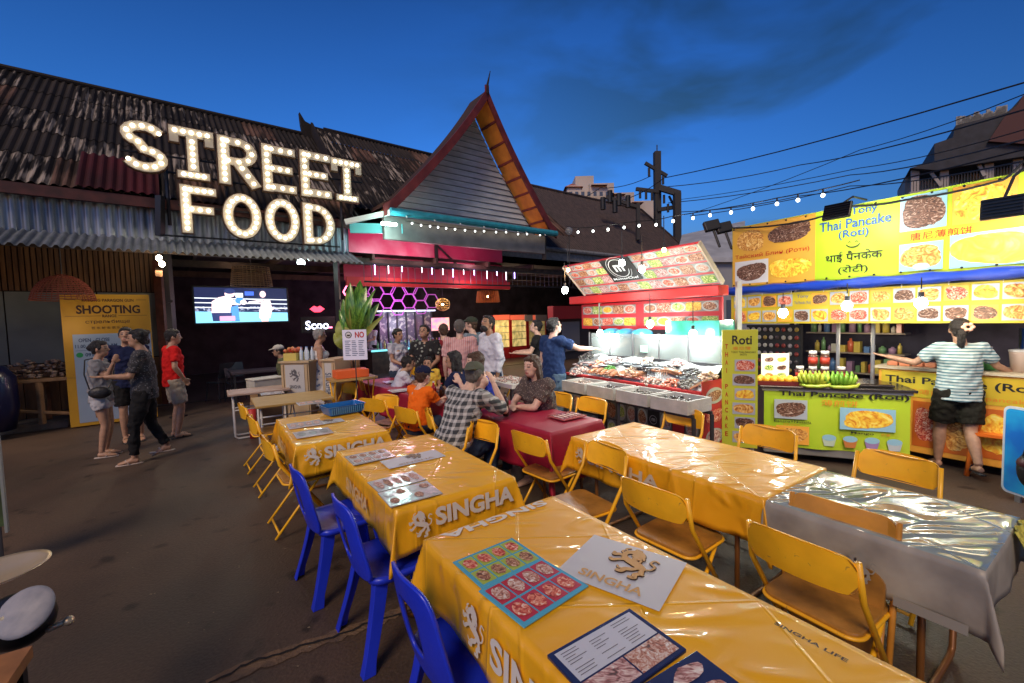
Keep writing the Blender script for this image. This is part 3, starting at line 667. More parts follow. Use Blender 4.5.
# ---------------------------------------------------------------- cloths and tables
def plastic(name,c,c2,bs=7,bstr=.55,rough=.3,coat=.6,bd=.02,dist=1.2,rid=True):
    m=bpy.data.materials.new(name); n,l=nodes(m); b=n['Principled BSDF']
    tc=n.new('ShaderNodeTexCoord'); no=n.new('ShaderNodeTexNoise'); no.inputs['Scale'].default_value=2.2; l.new(tc.outputs['Object'],no.inputs['Vector'])
    r=n.new('ShaderNodeValToRGB'); r.color_ramp.elements[0].color=tuple(c)+(1,); r.color_ramp.elements[1].color=tuple(c2)+(1,); r.color_ramp.elements[0].position=.35; r.color_ramp.elements[1].position=.65
    l.new(no.outputs[0],r.inputs[0]); l.new(r.outputs[0],b.inputs['Base Color'])
    b.inputs['Roughness'].default_value=rough; b.inputs['Coat Weight'].default_value=coat; b.inputs['Coat Roughness'].default_value=.06
    # creases of the clear plastic sheet: ridged, stretched noise
    mp=n.new('ShaderNodeMapping'); mp.inputs['Scale'].default_value=(1,2.2,1); mp.inputs['Rotation'].default_value=(0,0,.9); l.new(tc.outputs['Object'],mp.inputs[0])
    n2=n.new('ShaderNodeTexNoise'); n2.noise_type='RIDGED_MULTIFRACTAL' if rid else 'FBM'; n2.inputs['Scale'].default_value=bs; n2.inputs['Detail'].default_value=2.5; n2.inputs['Distortion'].default_value=dist; l.new(mp.outputs[0],n2.inputs['Vector'])
    # fold lines left from storage, on a square grid
    sx=n.new('ShaderNodeSeparateXYZ'); l.new(tc.outputs['Object'],sx.inputs[0]); acc=n2.outputs[0]
    for k_,sp_ in (('X',.41),('Y',.47)):
        a=n.new('ShaderNodeMath'); a.operation='PINGPONG'; a.inputs[1].default_value=sp_/2; l.new(sx.outputs[k_],a.inputs[0])
        c_n=n.new('ShaderNodeMapRange'); c_n.inputs[1].default_value=0; c_n.inputs[2].default_value=.010; c_n.inputs[3].default_value=.10; c_n.inputs[4].default_value=0; c_n.interpolation_type='SMOOTHSTEP'; l.new(a.outputs[0],c_n.inputs[0])
        d_n=n.new('ShaderNodeMath'); d_n.operation='ADD'; l.new(acc,d_n.inputs[0]); l.new(c_n.outputs[0],d_n.inputs[1]); acc=d_n.outputs[0]
    bp_=n.new('ShaderNodeBump'); bp_.inputs['Strength'].default_value=bstr; bp_.inputs['Distance'].default_value=bd; l.new(acc,bp_.inputs['Height'])
    l.new(bp_.outputs[0],b.inputs['Coat Normal']); l.new(bp_.outputs[0],b.inputs['Normal']); MATS[name]=m; return m
ORC=plastic('orange_cloth',(.86,.42,.008),(.92,.49,.014),bs=3.0,bstr=.9,rough=.48,coat=.5,bd=.028)
ORC2=plastic('orange_cloth_plastic',(.82,.38,.008),(.88,.45,.015),bs=3.4,bstr=.8,rough=.42,coat=.55,bd=.03)
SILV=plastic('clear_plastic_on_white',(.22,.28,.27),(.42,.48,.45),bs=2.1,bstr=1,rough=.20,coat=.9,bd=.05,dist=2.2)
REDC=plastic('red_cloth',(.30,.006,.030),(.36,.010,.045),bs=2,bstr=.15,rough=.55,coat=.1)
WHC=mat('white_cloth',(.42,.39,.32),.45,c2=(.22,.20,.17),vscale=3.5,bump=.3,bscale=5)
wsteel=mat('leg_steel',(.20,.08,.02),.4,metal=.3); board=mat('table_board',(.35,.22,.09),.55,var=.3,vscale=5)
def table(P0,yaw,W,L,label,z=.75,group='folding tables',legc=None,name='folding_table',topm=None,thick=.03):
    """P0 far-left corner, x=b (right), y=+a (away); table runs -y"""
    t=root(name,label,'table',(P0.x,P0.y,0),yaw-PI/2,group); M=ROOTM[t]
    m=MB(M); m.box(0.01,W-.01,-L+.01,-.01,z-thick,z); bev(m.build('tabletop',topm or board,t),.006)
    lm=legc or wsteel
    for y in (-.18,-L+.18):
        m=MB(M); m.tube([(.08,y,z-thick),(.08,y,.05),(.12,y,.018),(W-.12,y,.018),(W-.08,y,.05),(W-.08,y,z-thick)],.014,8); m.build('leg_frame',lm,t,True)
        m=MB(M); m.tube([(.08,y,.45),(W-.08,y,.45)],.011,6); s=1 if y<-L/2 else -1; m.tube([(W/2,y,.45),(W/2,y+s*.25,z-thick)],.009,6); m.build('brace',lm,t,True)
    return t,M
def drape(P0,yaw,W,L,label,mt,z=.753,drop=.24,amp=.012,seed=1,name='tablecloth',group=None,cat='tablecloth',ov=.012,drops=None,mt2=None):
    M=Matrix.Translation(V((P0.x,P0.y,0)))@Matrix.Rotation(yaw-PI/2,4,'Z'); rr=random.Random(seed); ph=[rr.uniform(0,6) for _ in range(8)]
    dl,dr,df,dn=drops or (drop,)*4   # left, right, far, near
    x0,x1,y0,y1=-ov,W+ov,-L-ov,ov; st=.025
    def ax(a,b,lo,hi):
        out=list(np.linspace(a-lo,a,max(2,int(lo/.03)+1)))[:-1] if lo else []
        out+=list(np.linspace(a,b,max(2,int((b-a)/st)+1)))
        if hi: out+=list(np.linspace(b,b+hi,max(2,int(hi/.03)+1)))[1:]
        return out
    xs=ax(x0,x1,dl,dr); ys=ax(y0,y1,dn,df)
    def f(x,y):
        ex=(x0-x) if x<x0 else (x-x1 if x>x1 else 0); ey=(y0-y) if y<y0 else (y-y1 if y>y1 else 0)
        cx=min(max(x,x0),x1); cy=min(max(y,y0),y1); sx=-1 if x<x0 else 1; sy=-1 if y<y0 else 1
        if ex==0 and ey==0:
            return V((cx,cy,z+.0025*math.sin(5*x+ph[0])*math.sin(4*y+ph[1])))
        if ex and ey:
            r=math.hypot(ex,ey); th=math.atan2(ey,ex); fl=.30*r*math.sin(2*th); q=min(r,1.25*max(ex,ey))
            k=.06*q
            return V((cx+sx*(k+fl*math.cos(th)*.75),cy+sy*(k+fl*math.sin(th)*.75),z-q*math.sqrt(max(0,1-.05))))
        e=ex+ey; u=cy if ex else cx; w=amp*(e/.25)*(math.sin(11*u+ph[2])+.6*math.sin(23*u+ph[3])); edge=.05*e+w+.004
        zz=z-e+.010*math.sin(7*u+ph[4])*(e/.25)
        return V((cx+sx*edge*(ex>0),cy+sy*edge*(ey>0),zz))
    mb=MB(M); nx,ny=len(xs),len(ys)
    mb.add([f(x,y) for y in ys for x in xs],[(j*nx+i,j*nx+i+1,(j+1)*nx+i+1,(j+1)*nx+i) for j in range(ny-1) for i in range(nx-1)],0)
    if mt2:
        for k_,fc in enumerate(mb.f):
            c=sum((M.inverted()@mb.v[i] for i in fc),V())/4
            if c.z<z-.015: mb.m[k_]=1
    o=mb.build(name,[mt]+([mt2] if mt2 else []),None,True,loc=(P0.x,P0.y,0)); 
    sd=o.modifiers.new('th','SOLIDIFY'); sd.thickness=.0015
    tag(o,label,cat,group); ROOTM[o]=Matrix.Translation(V((P0.x,P0.y,0)))
    o.matrix_world=ROOTM[o]
    return o,M
white_print=mat('white_print',(.72,.68,.60),.5); brown_print=mat('brown_print',(.06,.025,.01),.5); tan_print=mat('tan_print',(.55,.29,.07),.5)
# heraldic lion mark: strokes in a unit square
LION=[[(.30,.62),(.42,.55),(.58,.50),(.72,.42),(.74,.34)],[(.34,.60),(.30,.74),(.38,.84),(.48,.80),(.46,.70)],[(.40,.86),(.52,.90),(.60,.80),(.56,.68),(.48,.62)],
 [(.34,.62),(.22,.66),(.12,.60),(.10,.70)],[(.38,.54),(.26,.48),(.16,.40),(.10,.46)],[(.70,.42),(.60,.30),(.48,.24),(.44,.14),(.34,.14)],[(.74,.38),(.78,.26),(.70,.16),(.72,.06),(.60,.05)],
 [(.74,.40),(.88,.44),(.92,.58),(.82,.66),(.86,.78),(.96,.74)],[(.50,.88),(.44,.97),(.56,.97)],[(.30,.70),(.22,.78),(.26,.86)],[(.34,.80),(.26,.90),(.34,.96)],[(.56,.76),(.66,.74),(.68,.66)],[(.54,.68),(.64,.64),(.64,.56)],[(.72,.30),(.80,.20),(.84,.24)],[(.44,.22),(.36,.22),(.32,.28)]]
WD=[.19,.12,.15,.085,.085,.11,.10,.045,.04,.04,.04,.05,.05,.04,.04]
def strokes(M,lines,wd,m,parent,name='emblem',dz=.005,step=.0003,sc=1):
    mb=MB(M); k=0
    for ln,w in zip(lines,wd):
        P=[V((x,y,0)) for x,y in ln]; Q=[]
        for i in range(len(P)-1):
            for j in range(5): 
                t=j/5; p0=P[max(i-1,0)];p1=P[i];p2=P[i+1];p3=P[min(i+2,len(P)-1)]
                Q.append(.5*((2*p1)+(p2-p0)*t+(2*p0-5*p1+4*p2-p3)*t*t+(3*p1-p0-3*p2+p3)*t**3))
        Q.append(P[-1]); n=len(Q); L=[];Rr=[]
        for i,q in enumerate(Q):
            d=(Q[min(i+1,n-1)]-Q[max(i-1,0)]); d=d.normalized() if d.length else V((1,0,0)); nn=V((-d.y,d.x,0)); ww=w/2*(1-.35*abs(2*i/(n-1)-1))
            L.append((q+nn*ww)*sc+V((0,0,dz+step*k)));Rr.append((q-nn*ww)*sc+V((0,0,dz+step*k)))
        base=len(mb.v); mb.add(L+Rr,[(i,n+i,n+i+1,i+1) for i in range(n-1)],0); k+=1
    return mb.build(name,m,parent)
def lion(M,cx,cy,s,m,parent,flip=1,outline=None,dz=.005):
    F=M@Matrix.Translation(V((cx-s/2*flip,cy-s/2,0)))@Matrix.Diagonal((s*flip,s,1,1))
    if outline: strokes(F,LION,[w+.035 for w in WD],outline,parent,'emblem',dz-.0035,.0001)
    return strokes(F,LION,WD,m,parent,'emblem',dz,.0001)
def side_frame(M,W,L,which,z=.753,off=.016):
    """frame on a drop of the cloth: local x along the edge (left to right when facing it), y up, z outwards"""
    if which=='near': o=V((0,-L-off,z)); x=V((1,0,0)); nz=V((0,-1,0))
    if which=='left': o=V((-off,0,z)); x=V((0,-1,0)); nz=V((-1,0,0))
    if which=='far': o=V((W,off,z)); x=V((-1,0,0)); nz=V((0,1,0))
    if which=='top': o=V((0,-L,z+.004)); x=V((1,0,0)); nz=V((0,0,1))
    return M@frame(o,x,z=nz)
# --- left row: three tables with orange cloth
W1=.74
TL=[(V((-.41,1.89,0)),1.80,'nearest orange cloth table, its top and legs under the printed cloth with two open menus'),
    (V((-1.36,3.26,0)),1.28,'middle table of the left row under orange printed cloth'),
    (V((-2.46,4.42,0)),1.22,'third table of the left row, under orange cloth with the blue basket')]
clo=[]
for i,(p,L_,lb) in enumerate(TL):
    table(p,LA,W1,L_,lb)
    c,M=drape(p,LA,W1,L_,['orange printed cloth of the nearest table, with the brown lion patch on top','orange printed cloth of the middle table, with silver menus and white patch','orange printed cloth of the far table that carries the blue plastic basket'][i],ORC,drop=.25,amp=.007,seed=i+3,group='orange printed tablecloths')
    clo.append((c,M,L_))
for i,(c,M,L_) in enumerate(clo):
    F=side_frame(M,W1,L_,'near',off=.024)
    F=F@Matrix.Rotation(-.07,4,'X')
    text('SINGHA',F,.46,-.085,.52,.10,white_print,c,bold=.04,dz=.006); lion(F,.11,-.10,.15,white_print,c,dz=.008)
    F=side_frame(M,W1,L_,'left',off=.022)@Matrix.Rotation(-.06,4,'X')
    if i==0:
        text('SINGHA',F,.90,-.12,.62,.11,white_print,c,bold=.03,dz=.008); lion(F,.47,-.12,.17,white_print,c,dz=.007)
        T=side_frame(M,W1,L_,'top'); text('SINGHA',T,.36,L_-.035,.60,.06,white_print,c,bold=.03,dz=.004,rot=PI)
        text('SINGHA LIFE',T,.665,.53,.19,.016,brown_print,c,bold=.02,dz=.004,rot=-PI/2)
    else:
        text('SINGHA',F,.62,-.12,.50,.09,mat('pale_print',(.75,.52,.26),.5),c,bold=.03,dz=.012)
def patch(c,M,L_,x,y,w,h,rot,col,lionm,brown=True):
    """printed white field on top of the cloth, with emblem and word"""
    T=side_frame(M,W1,L_,'top')@Matrix.Translation(V((x,y,0)))@Matrix.Rotation(rot,4,'Z'); m=MB(T)
    m.poly([(-w/2,-h/2,.003),(w/2,-h/2,.003),(w/2,h/2,.003),(-w/2,h/2,.003)]); m.build('printed_patch',mat('patch_white',(.52,.53,.56),.45),c)
    lion(T,.02,.045,min(w,h)*.62,lionm,c,outline=brown_print if brown else None,dz=.0075)
    text('SINGHA',T,0,-h*.33,w*.62,h*.14,lionm,c,bold=.02,dz=.006)
c,M,L_=clo[0]; patch(c,M,L_,.52,1.12,.40,.34,-1.15-.1,None,tan_print)
c,M,L_=clo[1]; patch(c,M,L_,.38,.72,.42,.20,0,None,mat('grey_tan_print',(.33,.25,.16),.5))
c,M,L_=clo[2]; patch(c,M,L_,.38,.72,.30,.18,0,None,mat('grey_tan_print',(.33,.25,.16),.5))
# --- right row
RT=2.155; aT,bT=dirs(RT)
P0=V((.48,3.48,0)); LR=1.50
table(P0,RT,.74,LR,'table in the right row under crinkled orange cloth, next to the red tables')
c,M=drape(P0,RT,.74,LR,'shiny orange cloth under clear plastic on the right row table',ORC2,drop=.26,seed=9,drops=(.26,.2,.2,.26),group='orange printed tablecloths')
F=side_frame(M,.74,LR,'left',off=.03)@Matrix.Rotation(-.07,4,'X'); text('SINGHA',F,.55,-.11,.66,.085,mat('dull_print',(.55,.48,.36),.5),c,bold=.03,dz=.012); lion(F,.14,-.12,.14,MATS['dull_print'],c,dz=.01)
P1=P0-aT*(LR+.035)
P1=V((P1.x,P1.y,0)); LR2=.76
table(P1,RT,.69,LR2,'end table of the right row, covered in crinkled clear plastic over white cloth')
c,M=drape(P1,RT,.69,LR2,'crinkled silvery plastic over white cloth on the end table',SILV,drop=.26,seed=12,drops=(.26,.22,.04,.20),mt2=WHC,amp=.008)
F=side_frame(M,.76,LR2,'left',off=.03)@Matrix.Rotation(-.06,4,'X')
grp=mat('grey_cloth_print',(.27,.26,.23),.6)
lion(F,.40,-.15,.13,grp,c,dz=.012); 
m=MB(F); m.box(.52,.74,-.255,-.215,.011,.0115); m.build('printed_strip',grp,c)
# yellow checked cloth hanging from the end
ckm=bpy.data.materials.new('yellow_check'); n,l=nodes(ckm); b=n['Principled BSDF']; tc=n.new('ShaderNodeTexCoord'); ch_=n.new('ShaderNodeTexChecker'); ch_.inputs['Scale'].default_value=46
ch_.inputs['Color1'].default_value=(.55,.50,.08,1); ch_.inputs['Color2'].default_value=(.36,.33,.05,1); l.new(tc.outputs['Object'],ch_.inputs['Vector']); l.new(ch_.outputs['Color'],b.inputs['Base Color']); b.inputs['Roughness'].default_value=.8
m=MB(M); m.grid(lambda u,v:(.47+u*.20,-LR2-.022-.055*v-.02*math.sin(v*3)-.010*math.sin(u*14),.762-v*.24),14,10)
o=m.build('checked_cloth',ckm,None,True); sd=o.modifiers.new('th','SOLIDIFY'); sd.thickness=.003
tag(o,'yellow and green checked cloth hanging off the right end of the silvery table','cloth')
# --- red tables
pr=V((.31,3.62,0)); far=V((-2.62,7.16,0)); YR=math.atan2((far-pr).y,(far-pr).x); aQ,bQ=dirs(YR)
for i in range(3):
    Lq=1.50; p=pr+aQ*(Lq*(i+1)+.01*i); lb=['nearest red cloth table, where the woman in the patterned blouse sits','middle red cloth table between the plaid man and the blue tank top','far red cloth table with white menus, nearest the bar'][i]
    table(p,YR,.66,Lq,lb); o,Mq=drape(p,YR,.66,Lq,['plain red cloth of the nearest red table, hanging low at the corner','plain red cloth of the middle red table','plain red cloth of the far red table below the white menus'][i],REDC,drop=.42 if i==0 else .34,seed=20+i,group='red tablecloths',drops=(.40,.3,.02 if i<2 else .3,.45 if i==0 else .02))
RTM=(pr,aQ,bQ)
# --- small bare tables further left
pine=mat('pine_board',(.50,.33,.11),.5,c2=(.40,.24,.07),vscale=4,stretch=(1,5,1)); wht=mat('white_steel',(.55,.55,.53),.4); pinkw=mat('pinkish_board',(.45,.32,.25),.5,c2=(.36,.25,.19),vscale=5)
p=G(232,397,.74); p=V((p.x,p.y,0)); table(V((-3.70,5.98,0)),LA,.95,.85,'bare yellow pine table with one menu, beside the beer counter',z=.72,topm=pine,legc=wht,name='wooden_table')
table(V((-4.55,6.75,0)),LA,.85,.62,'small pinkish board table with a white menu, farthest of the left row',z=.72,topm=pinkw,legc=wht,name='wooden_table')
# ---------------------------------------------------------------- folding chair
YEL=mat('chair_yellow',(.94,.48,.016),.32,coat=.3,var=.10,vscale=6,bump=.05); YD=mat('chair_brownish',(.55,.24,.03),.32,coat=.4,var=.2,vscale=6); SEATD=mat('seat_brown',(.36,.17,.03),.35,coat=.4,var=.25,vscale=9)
rub=mat('rubber_black',(.02,.02,.02),.7)
def rrect(x0,x1,y0,y1,r,n=5):
    out=[]
    for cx,cy,a0 in ((x1-r,y1-r,0),(x0+r,y1-r,90),(x0+r,y0+r,180),(x1-r,y0+r,270)):
        for i in range(n+1): a=R(a0+90*i/n); out.append((cx+r*math.cos(a),cy+r*math.sin(a)))
    return out
def fchair(name,m1,m2,label):
    t=root(name,label,'chair'); 
    # backrest: curved sheet with rolled edge
    m=MB(); a=[]
    pts=rrect(-.205,.205,.645,.805,.05)
    f=lambda x,z,o:(x,-.21-(z-.62)*.16-.045*(1-(x/.205)**2)+o,z+.012*(1-(x/.2)**2)*(1 if z>.7 else .4))
    m.loft([[f(x,z,.0) for x,z in pts],[f(x,z,-.012) for x,z in pts]],caps=False)
    N=14
    for o_ in (0,-.012):
        g_=MB(); 
        def q(u,v):
            x=-.205+.41*u; e=.05; dx=max(0,abs(x)-.155); zz=math.sqrt(max(0,e*e-dx*dx)); lo=.645+e-zz; hi=.805-e+zz; return f(x,lo+(hi-lo)*v,o_)
        m.grid(q,N,4)
    m.build('backrest',m1,t,True)
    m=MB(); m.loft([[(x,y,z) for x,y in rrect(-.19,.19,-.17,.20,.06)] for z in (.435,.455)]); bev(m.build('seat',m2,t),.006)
    m=MB(); m.tube([(x,y,.434) for x,y in rrect(-.193,.193,-.173,.203,.06)],.009,6,closed=True); m.build('seat_rim',m1,t,True)
    for sg in (-1,1):
        m=MB(); m.tube([(sg*.205,-.235,.79),(sg*.212,-.20,.62),(sg*.215,.215,.012)],.0125,8); m.build('front_leg',m1,t,True)
        m=MB(); m.tube([(sg*.185,.10,.44),(sg*.185,-.255,.012)],.011,8); m.build('rear_leg',m1,t,True)
    m=MB(); m.tube([(-.214,.185,.05),(.214,.185,.05)],.009,6); m.build('front_stretcher',m1,t,True)
    m=MB(); m.tube([(-.185,-.225,.05),(.185,-.225,.05)],.009,6); m.build('rear_stretcher',m1,t,True)
    return t
proto=fchair('folding_chair',YEL,SEATD,''); used=[False]
def chair_at(px,py,yaw,label,z=.80,back=.24,rx=0,base=None,group='yellow folding chairs'):
    """px,py = middle of the backrest's top edge; yaw = heading the sitter faces"""
    p=G(px,py,z) if base is None else base
    d=V((math.cos(yaw),math.sin(yaw),0)); b=p+d*back if base is None else p
    loc=(b.x,b.y,0); rz=yaw-PI/2
    if not used[0]:
        used[0]=True; proto.location=loc; proto.rotation_euler=(0,0,rz); proto['label']=label; proto['group']=group; return proto
    return dup(proto,loc,rz,label,group)
toR=math.atan2(bT.y,bT.x); toL=toR+PI
# between the rows
chair_at(652,486,toR+.06,'folding chair with its back to the camera, facing the shiny orange table')
chair_at(798,538,toR-.02,'big foreground folding chair with its back to the camera at the silvery end table')
chair_at(606,447,toL-.05,'dark shiny folding chair with its back against the side of the shiny orange table',z=.80,back=.24)
# folded one leaning on the end table
b0=P1-aT*.30-bT*.09
# chairs between the left row and the red tables, from near to far
for px,py,yw,lb in ((528,434,toR+.1,'folding chair with smooth yellow back just right of the middle table, nearest its near corner'),
    (482,423,toL+.25,'folding chair facing the middle table, its back against the nearest red table'),
    (468,421,toR+2.7,'rounded yellow folding chair right behind the plaid shirt man'),
    (430,411,toR-.35,'folding chair beside the plaid shirt man, turned to the middle red table'),
    (405,408,toR+.25,'folding chair behind the orange shirt boy, seen with splayed legs'),
    (386,396,toL+.5,'folding chair leaning toward the far table left of the orange shirt boy'),
    (372,399,toR+.5,'pale yellow folding chair right of the blue plastic basket'),
    (350,384,toL+.3,'folding chair between the banana plant stand and the far red table'),
    (362,380,toR-.2,'farthest folding chair of the middle aisle, below the white rule sign')):
    chair_at(px,py,yw,lb)
# far side of the right row and red tables
for px,py,yw,lb in ((684,410,toL,'folding chair on the far side of the shiny orange table, before the white foam boxes'),
    (768,429,toL+.05,'folding chair on the far side of the row, before the vertical yellow pancake sign'),
    (897,457,toL-.05,'folding chair on the far side of the silvery table, before the green pancake cart'),
    (592,399,toL+.1,'folding chair on the far side of the nearest red table, near the seafood boxes'),
    (560,394,toL+.05,'folding chair right behind the woman in the patterned blouse'),
    (503,377,toL+.1,'folding chair behind the person in the blue tank top'),
    (416,368,toL,'folding chair on the far side of the far red table, under the small child')):
    chair_at(px,py,yw,lb)
# left side of the left row
tl=math.atan2(bL.y,bL.x)
for px,py,lb in ((243,403,'leftmost of the three tall folding chairs along the far orange table, beside the pine table'),(253,415,'middle of the three tall folding chairs along the far orange table'),(268,436,'nearest of the three folding chairs along the far orange table, next to a blue chair')):
    chair_at(px,py,tl+.05,lb,z=.82)
# folded chair leaning against the end table
fold=root('folded_chair','orange folding chair folded flat and leaning on the side of the silvery table','chair',(b0.x,b0.y,0),toL-PI/2,'yellow folding chairs')
FM=ROOTM[fold]@Matrix.Rotation(.16,4,'X')
m=MB(FM); pts=rrect(-.205,.205,.68,.84,.05); m.loft([[(x,0-.03*(1-(x/.205)**2),z) for x,z in pts],[(x,.012-.03*(1-(x/.205)**2),z) for x,z in pts]]); m.build('backrest',YD,fold)
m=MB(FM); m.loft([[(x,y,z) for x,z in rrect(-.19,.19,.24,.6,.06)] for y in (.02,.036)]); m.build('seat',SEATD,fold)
for sg in (-1,1):
    m=MB(FM); m.tube([(sg*.21,0,.83),(sg*.213,.01,.012)],.0125,8); m.build('front_leg',YD,fold,True)
    m=MB(FM); m.tube([(sg*.186,.03,.45),(sg*.186,.035,.03)],.011,8); m.build('rear_leg',YD,fold,True)
m=MB(FM); m.tube([(-.213,.005,.06),(.213,.005,.06)],.009,6); m.build('stretcher',YD,fold,True)
# ---------------------------------------------------------------- blue plastic chair
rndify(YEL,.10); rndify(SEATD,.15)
BL=mat('blue_plastic',(.012,.035,.60),.30,coat=.25,var=.08,vscale=5)
rndify(BL,.08,False)
def bchair():
    t=root('plastic_chair','','chair'); 
    def bk(u,w,o=0):  # u in -1..1 across, w 0..1 up ; curved backrest surface
        z=.43+.41*w; wd=.215-.05*w**1.5; x=u*wd; y=-.20-.12*w-.03*(1-u*u)+.035*w*w
        return V((x,y-o,z))
    N=48; 
    def ring(k,o):
        out=[]
        for i in range(N):
            a=2*PI*i/N; ca,sa=math.cos(a),math.sin(a)
            r=1/((abs(ca)**5+abs(sa)**5)**.2); ou,ow=ca*r,.5+.5*sa*r
            r2=1/((abs(ca)**4+abs(sa)**4)**.25); iu,iw=ca*r2*(.36+.08*sa),.50+sa*r2*.27
            u=ou+(iu-ou)*k; w=ow+(iw-ow)*k; out.append(bk(u,w,o))
        return out
    m=MB(); ks=[0,.06,.2,.4,.6,.8,.94,1]
    secs=[ring(k,.0) for k in ks]+[ring(k,.014) for k in reversed(ks)]
    m.loft(secs,closed=True); m.build('backrest',BL,t,True)
    m=MB(); secs=[]
    def st(k,dz): return [(x*k,y*k,.44+dz+.010*((x*k)**2+(y*k)**2)/.05) for x,y in rrect(-.21,.21,-.22,.21,.07,6)]
    secs=[st(1,-.035),st(1.02,-.012),st(.98,.004),st(.9,0),st(.5,-.008),st(.1,-.010)]+[st(.1,-.022),st(.9,-.02),st(.96,-.035)]
    m.loft(secs); m.build('seat',BL,t,True)
    for sx in (-1,1):
        for sy in (-1,1):
            m=MB(); x1,y1=sx*.18,(.17 if sy>0 else -.20); x2,y2=sx*.235,(.235 if sy>0 else -.30)
            secs=[]
            for i in range(7):
                w=i/6; z=.435*(1-w)+.002; w2=w**1.3; X=x1+(x2-x1)*w2; Y=y1+(y2-y1)*w2; hw=.055-.015*w+(.01 if w>.95 else 0)
                secs.append([(X-sx*hw,Y-sy*.0,z),(X-sx*.0,Y,z),(X,Y-sy*hw*1.3,z),(X-sx*.008,Y-sy*hw*1.3,z),(X-sx*.010,Y-sy*.010,z),(X-sx*hw,Y-sy*.010,z)])
            m.loft(secs); bev(m.build('leg',BL,t),.003)
    return t
bp0=bchair(); first=True
for px,py,yw,lb in ((412,571,tl+.03,'nearest blue plastic chair at the orange table with the brown lion patch'),(344,497,tl+.05,'blue plastic chair in the middle, between the nearest and middle orange tables'),(299,466,tl+.08,'farthest blue plastic chair, beside the yellow folding chairs')):
    p=G(px,py,.84); d=V((math.cos(yw),math.sin(yw),0)); b=p+d*.28; loc=(b.x,b.y,0)
    if first: first=False; bp0.location=loc; bp0.rotation_euler=(0,0,yw-PI/2); bp0['label']=lb; bp0['group']='blue plastic chairs'
    else: dup(bp0,loc,yw-PI/2,lb,'blue plastic chairs')
# ---------------------------------------------------------------- menus
def menu(corners,z,label,style,seed=0,group='menus on the tables',th=.006,al=None):
    P=[G(a,b,z) for a,b in corners] if not isinstance(corners[0],V) else corners  # tl,tr,br,bl
    o=(P[0]+P[3])/2; x=(P[1]-P[0]+P[2]-P[3])/2; w=x.length; y=(P[0]-P[3]+P[1]-P[2])/2; h=y.length
    M=frame(P[3],x,y=y-x.normalized()*y.dot(x.normalized()))
    if al is None and w<.6 and seed>4: al=LA
    if al is not None:
        rz=random.Random(seed).uniform(-.06,.06); a_,b_=dirs(al+rz); cen=(P[0]+P[1]+P[2]+P[3])/4; w=min(w,.30); h=min(h,.24); o3=cen-b_*w/2-a_*h/2; M=frame(o3,b_,y=a_); P[3]=o3
    r_=root('menu',label,'menu',P[3],0,group); rr=random.Random(seed)
    base={'white':(.62,.62,.64),'blue':(.10,.42,.58),'navy':(.02,.03,.10),'grey':(.42,.43,.43),'black':(.05,.05,.05),'pale':(.66,.62,.66),'red':(.45,.10,.10)}[style[0]]
    lam=mat('laminate_'+style[0],base,.22,coat=.7,coatr=.08,bump=.25,bscale=6)
    m=MB(M); m.box(0,w,0,h,0,th); bev(m.build('card',lam,r_),.002)
    k=th+.001
    if style[1]=='pics':
        cols,rows,fm,bgm=style[2:6]; cw,rh_=w*.92/cols,h*.9/rows
        for i in range(cols):
            for j in range(rows):
                x0=w*.04+i*cw; y0=h*.05+j*rh_; 
                if bgm: m=MB(M); m.box(x0+cw*.05,x0+cw*.95,y0+rh_*.05,y0+rh_*.95,k-.001,k); m.build('picture',bgm,r_)
                m=MB(M); cx,cy=x0+cw/2,y0+rh_/2; n_=14
                m.poly([(cx+cw*.40*math.cos(2*PI*q/n_)*rr.uniform(.85,1.05),cy+rh_*.38*math.sin(2*PI*q/n_)*rr.uniform(.85,1.05),k+.0012) for q in range(n_)]); m.build('picture',fm[(i*3+j)%len(fm)],r_)
    elif style[1]=='text':
        m=MB(M); m.box(w*.05,w*.95,h*.42,h*.94,k-.001,k); m.build('page',mat('page_white',(.60,.63,.70),.3,coat=.5),r_)
        dk=mat('ink',(.08,.08,.12),.5)
        m=MB(M)
        for c_i in range(3):
            for j in range(9): 
                yy=h*(.88-.05*j); x0=w*(.09+.29*c_i); 
                if rr.random()<.85: m.box(x0,x0+w*rr.uniform(.10,.22),yy,yy+h*.008,k+.0005,k+.001)
        m.build('print',dk,r_)
        for i in range(2):
            m=MB(M); m.box(w*(.05+.46*i),w*(.49+.46*i),h*.06,h*.39,k-.001,k+.0005); m.build('picture',style[2][i%len(style[2])],r_)
    return r_
F_red=ramp_mat('food_red',[(.18,.01,.01),(.55,.05,.03),(.75,.30,.18),(.85,.8,.75)],45); F_dk=ramp_mat('food_dark',[(.03,.015,.01),(.20,.06,.03),(.50,.25,.12),(.7,.6,.5)],50)
F_grn=ramp_mat('food_green',[(.04,.12,.02),(.15,.32,.05),(.55,.55,.15),(.8,.8,.7)],40); F_yel=ramp_mat('food_yellow',[(.35,.12,.01),(.75,.38,.04),(.9,.65,.12)],30); F_sea=ramp_mat('food_sea',[(.10,.05,.05),(.45,.16,.10),(.62,.45,.38),(.8,.78,.75)],60)
F_meat=ramp_mat('food_meat',[(.05,.03,.03),(.35,.12,.12),(.65,.45,.42),(.8,.75,.7)],28,stretch=(1,2.5,1)); F_choc=ramp_mat('food_choc',[(.03,.012,.008),(.08,.03,.015),(.35,.20,.12)],40,kind='wave',dist=6)
red_sq=mat('menu_red',(.50,.03,.04),.3,coat=.5); grn_sq=mat('menu_lime',(.40,.50,.06),.3,coat=.5); wh_sq=mat('menu_white',(.65,.65,.65),.3,coat=.5)
z=.758
menu([(453,564),(514,538),(543,562),(482,590)],z,'picture page with lime panels, far page of the booklet on the nearest table',('blue','pics',4,2,[F_dk,F_red,F_sea],grn_sq),1)
